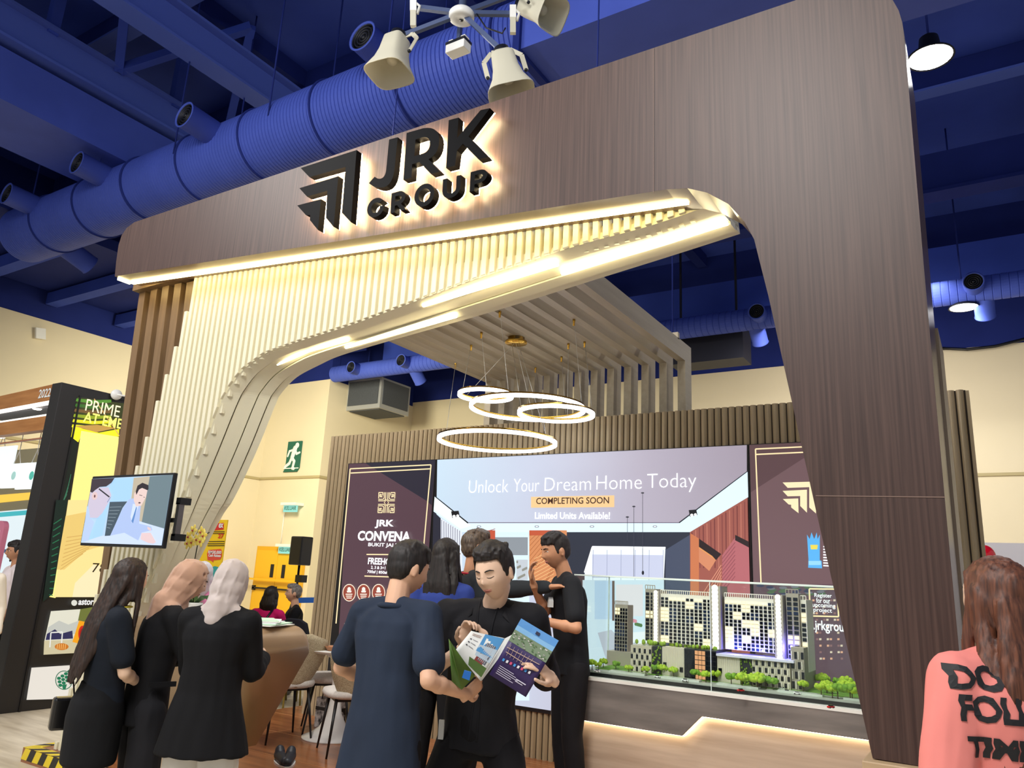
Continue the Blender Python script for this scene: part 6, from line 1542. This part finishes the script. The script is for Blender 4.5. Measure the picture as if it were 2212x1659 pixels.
# beige head scarf
p = Man('p', 'person in beige head scarf and black blazer bending over the counter papers', base(360, 4.15), T_(128), 1.57, SKF, True)
p.neck += Vector((0, -.05, -.01)); p.head += Vector((0, -.12, -.03)); p.hrot = RX(.35); p.shoulders(0)
p.reach(-1, Vector((-.1, -.36, 1.0)), (-.8, .6, -1)); p.reach(1, Vector((.12, -.36, 1.02)), (.8, .6, -1))
p.ears = False; p.body(.0085, {-1: {}, 1: {}}); p.facebits(closed=.6)
p.torso('blazer', M_blk2, .80*p.k, 1.1, 'long', amp=.006, flare=.012, seed=9); p.trousers(M_blk, wide=1.32, amp=.01); p.shoes(M_shoe)
p.scarf(mat('scarf_beige', (190, 148, 122), .7, var=.06, scale=(4, 4, 4), sheen=.4), .2, 3, vol=.96)
c = p.pel + Vector((-.17, -.02, .09)); MB().box(c + Vector((-.006, -.07, -.012)), c + Vector((.01, .06, .012))).build('pocket_flap', M_blk2, p.root)
# white head scarf, long coat
p = Man('p', 'person in pale grey head scarf and long black coat with white trousers', base(488, 3.92), T_(176), 1.57, SKF, True)
p.head += Vector((-.01, -.06, -.02)); p.neck += Vector((0, -.02, 0)); p.hrot = RX(.22) @ RZ(-.15); p.shoulders(0)
p.reach(-1, Vector((-.12, -.34, 1.05)), (-.25, .5, -1)); p.reach(1, Vector((.12, -.34, 1.04)), (.25, .5, -1))
p.ears = False; p.body(.0085, {-1: {}, 1: {}}); p.facebits(closed=.6)
p.torso('long_coat', M_blk2, .71*p.k, 1.18, 'long', amp=.009, flare=.06, seed=11, nsc=(10, 10, 1.6))
p.trousers(cloth('white_cotton', (226, 222, 214), .05), wide=1.5, amp=.012); p.shoes(M_white)
p.scarf(mat('scarf_pale', (196, 182, 176), .7, var=.05, scale=(4, 4, 4), sheen=.4), .12, 5, vol=.96)
# pink-dressed person across the counter
p = Man('p', 'person in pink dress and white head scarf behind the bronze counter', base(446, 6.3, .1), T_(-12), 1.45, SKF, True)
p.head += Vector((0, -.05, -.02)); p.hrot = RX(.3); p.shoulders(0); p.hang(1); p.reach(-1, Vector((-.12, -.3, 1.05)), (-1, .5, -1))
p.ears = False; p.body(.009, {-1: {}, 1: {}}); p.facebits(closed=.5)
p.torso('pink_dress', cloth('pink_cloth', (238, 150, 196), .08), .35, 1.12, 'long', amp=.01, flare=.07, seed=13); p.trousers(cloth('pink_cloth', (238, 150, 196))); p.shoes(M_shoe)
p.scarf(mat('scarf_white', (232, 228, 234), .6), .1, 8)
# woman in blue
p = Man('p', 'person with shoulder-length dark hair in royal blue top, back turned, near the maroon print', base(962, 4.85, .1), T_(158), 1.66, SKF, True)
p.hrot = RZ(-.35) @ RX(.1); p.shoulders(0); p.hang(-1); p.hang(1)
p.body(.0085, {-1: {}, 1: {}}); p.facebits(); p.hairlong(M_hair, .36, .12, .06, 4, front=.25)
p.torso('blue_top', cloth('royal_blue', (48, 66, 140), .1), .82*p.k, 1.02, 'short', seed=15); p.trousers(M_blk2); p.shoes(M_shoe)
# man with glasses and outstretched arm
p = Man('p', 'person with glasses, grey blazer and red lanyard stretching one arm sideways', base(1022, 5.1, .1), T_(112), 1.74, SKT)
p.hrot = RZ(-.05); p.shoulders(.1)
p.reach(1, p.L(1186, 1268, 5.0), (.2, .3, -1)); p.hang(-1)
p.body(.0075, {1: dict(curl=(.2,.2,.25,.3), pal=(0, 0, -1)), -1: {}}); p.facebits(); p.glasses(); p.hairshort(mat('brown_grey_hair', (52, 42, 36), .5, rgb2=(110, 92, 76), scale=(120, 120, 20)), .006, .06, .002, True, 7)
o = p.torso('blazer', cloth('charcoal_suiting', (46, 50, 54), .1), .80, 1.08, 'long', seed=17)
p.torso('black_shirt', M_blk, .9, .93, 'short', seed=18); p.trousers(M_blk3); p.shoes(M_shoe)
MB().tube([p.neck + Vector((.07, .02, .0)), p.neck + Vector((.075, -.08, -.04)), p.neck + Vector((.03, -.135, -.28))], .007, n=6).tube([p.neck + Vector((-.07, .02, .0)), p.neck + Vector((-.075, -.08, -.04)), p.neck + Vector((-.03, -.135, -.28))], .007, n=6).tube([p.neck + Vector((.072, .03, .004)), p.neck + Vector((0, .075, .01)), p.neck + Vector((-.072, .03, .004))], .007, n=6).build('lanyard', mat('lanyard_red', (206, 30, 60), .5), p.root)
w = p.arm[1][2]; d = (w - p.arm[1][1]).normalized(); MB().lathe([(.03, -.012), (.036, -.01), (.036, .01), (.03, .012)], w - d*.03, d, n=16).build('wrist_watch', M_black, p.root)
# man in black T-shirt by the glass case
p = Man('p', 'person in black T-shirt gesturing with a raised hand beside the glass case', base(1238, 5.2, .1), T_(-74), 1.76, SKT)
p.head += Vector((0, -.115, -.015)); p.neck += Vector((0, -.06, 0)); p.hrot = RX(.26) @ RZ(.1); p.shoulders(-.15)
p.reach(-1, p.L(1152, 1262, 4.98), (-.3, .3, -1)); p.reach(1, p.L(1160, 1338, 4.86), (.8, .9, -.5))
p.body(.0068, {-1: dict(curl=(.5,.55,.6,.65), fdir=(0,-.3,1), pal=(.4,.8,.1), thumb=.8), 1: dict(curl=(.4,.4,.45,.5), pal=(-.5,.3,-.5))})
p.facebits(closed=.5); p.hairshort(M_hair, .016, .058, .006, True, 9)
o = p.torso('tshirt', cloth('black_tee', (26, 27, 31), .1), .84, 1.06, 'short', vox=.009, amp=.006, flare=.006, seed=19)
ch = p.neck + Vector((.085, -.15, -.17)); MB().prism([ch + Vector(v) for v in ((-.018, 0, -.03), (.018, 0, -.03), (.016, 0, .01), (.0, 0, .035), (-.014, 0, .012))], (0, .03, 0)).build('shirt_print', M_paper, p.root)
p.trousers(M_blk3); p.shoes(M_shoe)
# long haired person in pink tee
p = Man('p', 'person with long chestnut hair in salmon pink T-shirt with black back print', base(2152, 2.2), T_(186), 1.665, SKF, True)
p.hrot = RX(.05) @ RZ(.12); p.shoulders(-.04); p.hang(-1, .06); p.hang(1, .07, .1)
p.body(.0075, {-1: {}, 1: {}}); p.facebits()
o = p.torso('tshirt', cloth('salmon_cotton', (240, 142, 134), .04), .72, 1.22, 'elbow', vox=.009, amp=.008, flare=.03, seed=21)
p.hairlong(M_hairc, .47, .115, .10, 6, front=.36)
def back_print(o, s, x, z, w, h, m, bold=.03, name='back_lettering'):
    """lettering wrapped on the back of the shirt; x runs to the reader's right"""
    t = text('raw', s, m, None, (0, 0, 0), U, V, w=w, h=h, bold=bold, ext=0); me = t.data
    bm = bmesh.new(); bm.from_mesh(me)
    for _ in range(3): bmesh.ops.subdivide_edges(bm, edges=[e_ for e_ in bm.edges if e_.calc_length() > .022], cuts=1)
    bmesh.ops.triangulate(bm, faces=bm.faces[:]); rnd = random.Random(3)
    bvh = __import__('mathutils').bvhtree.BVHTree.FromPolygons([v.co for v in o.data.vertices], [f.vertices[:] for f in o.data.polygons])
    for v in bm.verts:
        lx = x + v.co.x + (.002 if int(v.co.z * 55) % 2 else -.002); lz = z + v.co.z
        hit = bvh.ray_cast(Vector((-lx, 1.0, lz)), Vector((0, -1, 0)))
        v.co = (hit[0] + Vector((0, .0035, 0))) if hit[0] is not None else Vector((-lx, .1, lz))
    bm.to_mesh(me); bm.free(); me.name = name; t.name = name; t.parent = o; t.location = (0, 0, 0); return t
M_ink = mat('shirt_ink', (24, 24, 28), .6)
yk = p.neck.z
back_print(o, "DON'T", -.215, 1.313, .26, .066, M_ink, .045); back_print(o, 'FOLLOW', -.205, 1.235, .29, .068, M_ink, .045); back_print(o, 'TIMI', -.195, 1.148, .125, .052, M_ink, .05)
p.trousers(M_blk3); p.shoes(M_white)
# man in white shirt of the neighbouring stand
p = Man('p', 'person with glasses and goatee in white shirt inside the neighbouring stand', base(30, 8.4, 0), T_(-46), 1.66, SKT)
p.hrot = RX(.1); p.shoulders(0); p.hang(1, .06, .1); p.reach(-1, Vector((-.15, -.3, 1.02)), (-1, .5, -1))
p.body(.0085, {-1: {}, 1: {}}); p.facebits(); p.glasses(); p.hairshort(M_hair, .012, .058, .004, True, 11)
MB().ell(p.face(0, -.1, .0), (.016, .01, .016), p.hrot).build('goatee', M_hair, p.root)
p.torso('white_shirt', cloth('pale_pink_white', (236, 222, 222), .03), .80, 1.1, 'elbow', seed=23); p.trousers(M_blk2); p.shoes(M_shoe)
c = p.sh[1] + Vector((.0, -.05, -.26)); q = MB().box(c + Vector((-.05, .08, -.3)), c + Vector((.02, .12, .0))); q.build('side_panel', cloth('green_cloth', (36, 70, 56)), p.root)
p = Man('p', 'person in cream shirt cut by the photo edge, holding papers', base(-38, 7.3, 0), T_(40), 1.6, SKF, True)
p.shoulders(0); p.hang(1, .06, .1); p.reach(-1, Vector((-.1, -.34, 1.0)), (-1, .5, -1))
p.body(.009, {-1: {}, 1: {}}); p.facebits(); p.hairshort(M_hair, .012, .058, .004, True, 12)
p.torso('cream_shirt', cloth('cream_shirt', (236, 226, 208), .03), .80, 1.1, 'long', seed=25); p.trousers(cloth('tan_trousers', (190, 150, 120))); p.shoes(M_shoe)
# seated visitors
def seated(label, px, py, D, deg, h, skin, female, hair, top, topc):
    c = atD(px, py, D)
    p = Man('p', label, (c[0], c[1], 0), T_(deg), h, skin, female); dz_ = .53 - p.pel.z
    p.pel += Vector((0, .05, dz_)); p.neck += Vector((0, .08, dz_)); p.head += Vector((0, .06, dz_)); p.shoulders(0)
    for sd in (-1, 1):
        H = p.pel + Vector((sd*.1, 0, -.01)); p.leg[sd] = [H, Vector((sd*.12, p.pel.y - .43, .5)), Vector((sd*.12, p.pel.y - .40, .085))]
    p.reach(-1, Vector((-.1, -.22, .62)), (-1, .5, -1)); p.reach(1, Vector((.1, -.22, .62)), (1, .5, -1))
    p.body(.009, {-1: {}, 1: {}}); p.facebits()
    p.torso(top, topc, p.pel.z - .06, 1.06, 'long', seed=27); p.trousers(M_blk2); p.shoes(M_shoe); return p
p = seated('seated person with black hair in bright pink shirt, back turned', 588, 1300, 9.2, 172, 1.62, SKT, True, None, 'pink_shirt', cloth('bright_pink', (214, 30, 110), .08))
p.hairlong(M_hair, .2, .1, .05, 8)
MB().tube([p.sh[-1] + Vector((.07, .05, .06)), p.neck + Vector((-.02, .15, -.15)), p.pel + Vector((.14, .12, .12))], .012, n=6).build('bag_strap', M_black, p.root)
p = seated('seated grey haired person with glasses in dark suit looking aside', 624, 1300, 9.6, -70, 1.68, SK, False, None, 'suit_jacket', M_blk2)
p.hairshort(M_hairg, .002, .062, 0, True, 13); p.glasses()
c = p.neck + Vector((0, -.1, -.12)); MB().prism([c + Vector(v) for v in ((-.03, .03, .1), (.03, .03, .1), (.015, -.035, -.12), (-.015, -.035, -.12))], (0, .03, 0)).build('shirt_front', M_paper, p.root)
# shoes seen past the counter: a pair of blue-black trainers left on the deck
for k in range(2):
    c = onZ(607 + k*16, 1650 + k*2, .1); q = MB().cap((0, -.1, .035), (0, .09, .045), .036, .042).cap((0, .07, .06), (0, .09, .08), .04, .036)
    for v in q.v: v[2] = max(v[2], .012)
    o = fuse('trainer', q, mat('trainer_dark', (34, 38, 48), .5), None, .008, 2, off=(0, 0, 0)); o.location = (c[0], c[1], .1); o.rotation_euler = (0, 0, R(60 - 20*k))
    tag(o, ('dark trainer on the wooden deck right beside the counter base', 'dark trainer on the deck farther out from the counter base')[k], 'shoe', 'trainers beside the counter')
    s_ = MB().prism([(.048*math.cos(a), -.005 + .145*math.sin(a), 0) for a in [2*math.pi*i/20 for i in range(20)]], (0, 0, .016)); so = s_.build('sole', M_white, o, off=(0, 0, 0))
# ---------------------------------------------------------------- leaflets in the hands
def sheet(name, parent, quad, m, bend=.012, n=10, back=None, th=.0016):
    """paper quad tl tr br bl, softly curved"""
    a, b, c, d = [Vector(v) for v in quad]; nn = (b - a).cross(d - a).normalized(); f_, g_ = [], []
    q = MB(); rows = []
    for i in range(n + 1):
        u = i / n; o_ = nn * (bend * math.sin(math.pi * u)); rows.append((a.lerp(b, u) + o_, d.lerp(c, u) + o_))
    q.rings([[r[0], r[1], r[1] - nn*th, r[0] - nn*th] for r in rows], 0, True, True); ob = q.build(name, m, parent)
    def P(u, v, e=0.): i = u*n; o_ = nn * (bend * math.sin(math.pi*u) + e); return a.lerp(b, u).lerp(d.lerp(c, u), v) + o_
    return ob, P, nn
class Page:
    def __init__(s, P, sg): s.P = P; s.mb = MB(); s.ms = []; s.k = 0; s.sg = sg
    def add(s, m, pts):
        s.k += 1
        if m not in s.ms: s.ms.append(m)
        e = s.sg * (.0025 + .0001 * s.k); us = [p[0] for p in pts]
        s.mb.poly([s.P(u, v, e) for u, v in pts], s.ms.index(m)); return s
    def rect(s, m, u0, v0, u1, v1, n=6):
        return s.add(m, [(u0 + (u1-u0)*i/n, v0) for i in range(n+1)] + [(u1 - (u1-u0)*i/n, v1) for i in range(n+1)])
    def build(s, name, par): return s.mb.build(name, s.ms, par)
def ink(c): return mat('ink_%02x%02x%02x' % c, c, .45)
lq = [atD(1126, 1336, 3.26), atD(1207, 1384, 3.2), atD(1136, 1506, 3.12), atD(1057, 1457, 3.16)]
lt = thing('leaflet', 'purple leaflet with aerial photo held open by the young person in black', 'leaflet', lq[3])
o, P, nn = sheet('leaflet_sheet', lt, lq, ink((52, 36, 92)), .003)
sg = 1 if nn.dot(CAMP - lq[0]) > 0 else -1
g = Page(P, sg)
g.rect(ink((86, 150, 214)), 0, 0, 1, .12).rect(ink((128, 182, 226)), 0, .12, 1, .2).rect(ink((120, 140, 110)), 0, .2, 1, .40)
rnd = random.Random(4)
for k in range(46):
    u, v = rnd.random()*.94, .2 + rnd.random()*.18; g.add(ink(((206,204,196),(90,120,70),(160,160,150),(70,100,60))[k % 4]), [(u, v), (u+.05, v+.004), (u+.045, v+.022), (u+.004, v+.02)])
g.rect(ink((30, 30, 60)), .46, .05, .56, .1)
for k in range(7): g.add(ink((206, 176, 150)), [(.1+.1*k, .44), (.106+.1*k, .44), (.14+.09*k, .62), (.134+.09*k, .62)])
g.add(ink((206,176,150)), [(.05,.5),(.9,.47),(.9,.48),(.05,.51)]).add(ink((206,176,150)), [(.08,.57),(.9,.58),(.9,.59),(.08,.58)])
for k in range(8): g.add(ink(((60,150,220),(230,226,230),(220,80,120))[k % 3]), [(.1+.095*k, .68-.006*k), (.15+.095*k, .676-.006*k), (.15+.095*k, .72-.006*k), (.1+.095*k, .722-.006*k)])
for k in range(5): g.rect(ink((196, 190, 210)), .12, .8 + k*.03, .5 + .08*(k % 3), .81 + k*.03)
g.rect(ink((220, 216, 230)), .6, .84, .86, .855).rect(ink((220, 216, 230)), .6, .875, .8, .885)
g.build('leaflet_print', lt)
bq = [atD(1017.5, 1363, 3.2), atD(1091, 1379, 3.26), atD(1037, 1470, 3.12), atD(984, 1404, 3.1)]
br = thing('brochure', 'open white and green brochure with tower picture held by the person in navy', 'brochure', bq[3])
o, P, nn = sheet('inner_page', br, bq, M_paper, .003); sg = 1 if nn.dot(CAMP - bq[0]) > 0 else -1
g = Page(P, sg)
g.add(ink((96, 170, 230)), [(.42,.0),(.98,.02),(.98,.5),(.46,.55)]).add(ink((206, 226, 240)), [(.45,.35),(.98,.3),(.98,.62),(.5,.66)])
g.add(ink((110, 116, 128)), [(.62,.22),(.9,.25),(.9,.72),(.6,.72)]).add(ink((150, 70, 66)), [(.56,.66),(.82,.66),(.82,.8),(.56,.8)]).add(ink((90, 120, 60)), [(.4,.8),(.98,.74),(.98,.95),(.5,.98)])
for k in range(5): g.add(ink((216, 218, 224)), [(.64+.05*k,.24),(.655+.05*k,.24),(.655+.05*k,.7),(.64+.05*k,.7)])
for k in range(3): g.rect(ink((90, 90, 96)), .12, .3 + k*.13, .17, .34 + k*.13); g.rect(ink((170, 170, 176)), .2, .3 + k*.13, .36, .32 + k*.13)
for k in range(2): g.rect(ink((190, 160, 150)), .1, .1 + k*.05, .36, .12 + k*.05)
g.build('page_print', br)
sheet('folded_page', br, [atD(1091, 1379, 3.26), atD(1125, 1359, 3.3), atD(1042, 1469, 3.14), atD(1037, 1470, 3.12)], M_paper, .006)
o, P, nn = sheet('green_cover', br, [atD(969, 1380, 3.08), atD(984, 1404, 3.085), atD(1026, 1460, 3.1), atD(997, 1490, 3.05)] , ink((104, 138, 60)), .004); sg = 1 if nn.dot(CAMP - bq[0]) > 0 else -1
sheet('cover_base', br, [atD(969, 1380, 3.085), atD(1026, 1460, 3.105), atD(997, 1490, 3.055), atD(976, 1472, 3.055)], ink((84, 118, 50)), .004)
lb = [atD(1003, 1448, 3.03), atD(1018, 1452, 3.03), atD(1014, 1470, 3.025), atD(998, 1464, 3.025)]
MB().prism(lb, fw * .004).build('cover_badge', ink((30, 110, 200)), br)
bpy.data.scenes.remove(TMP)
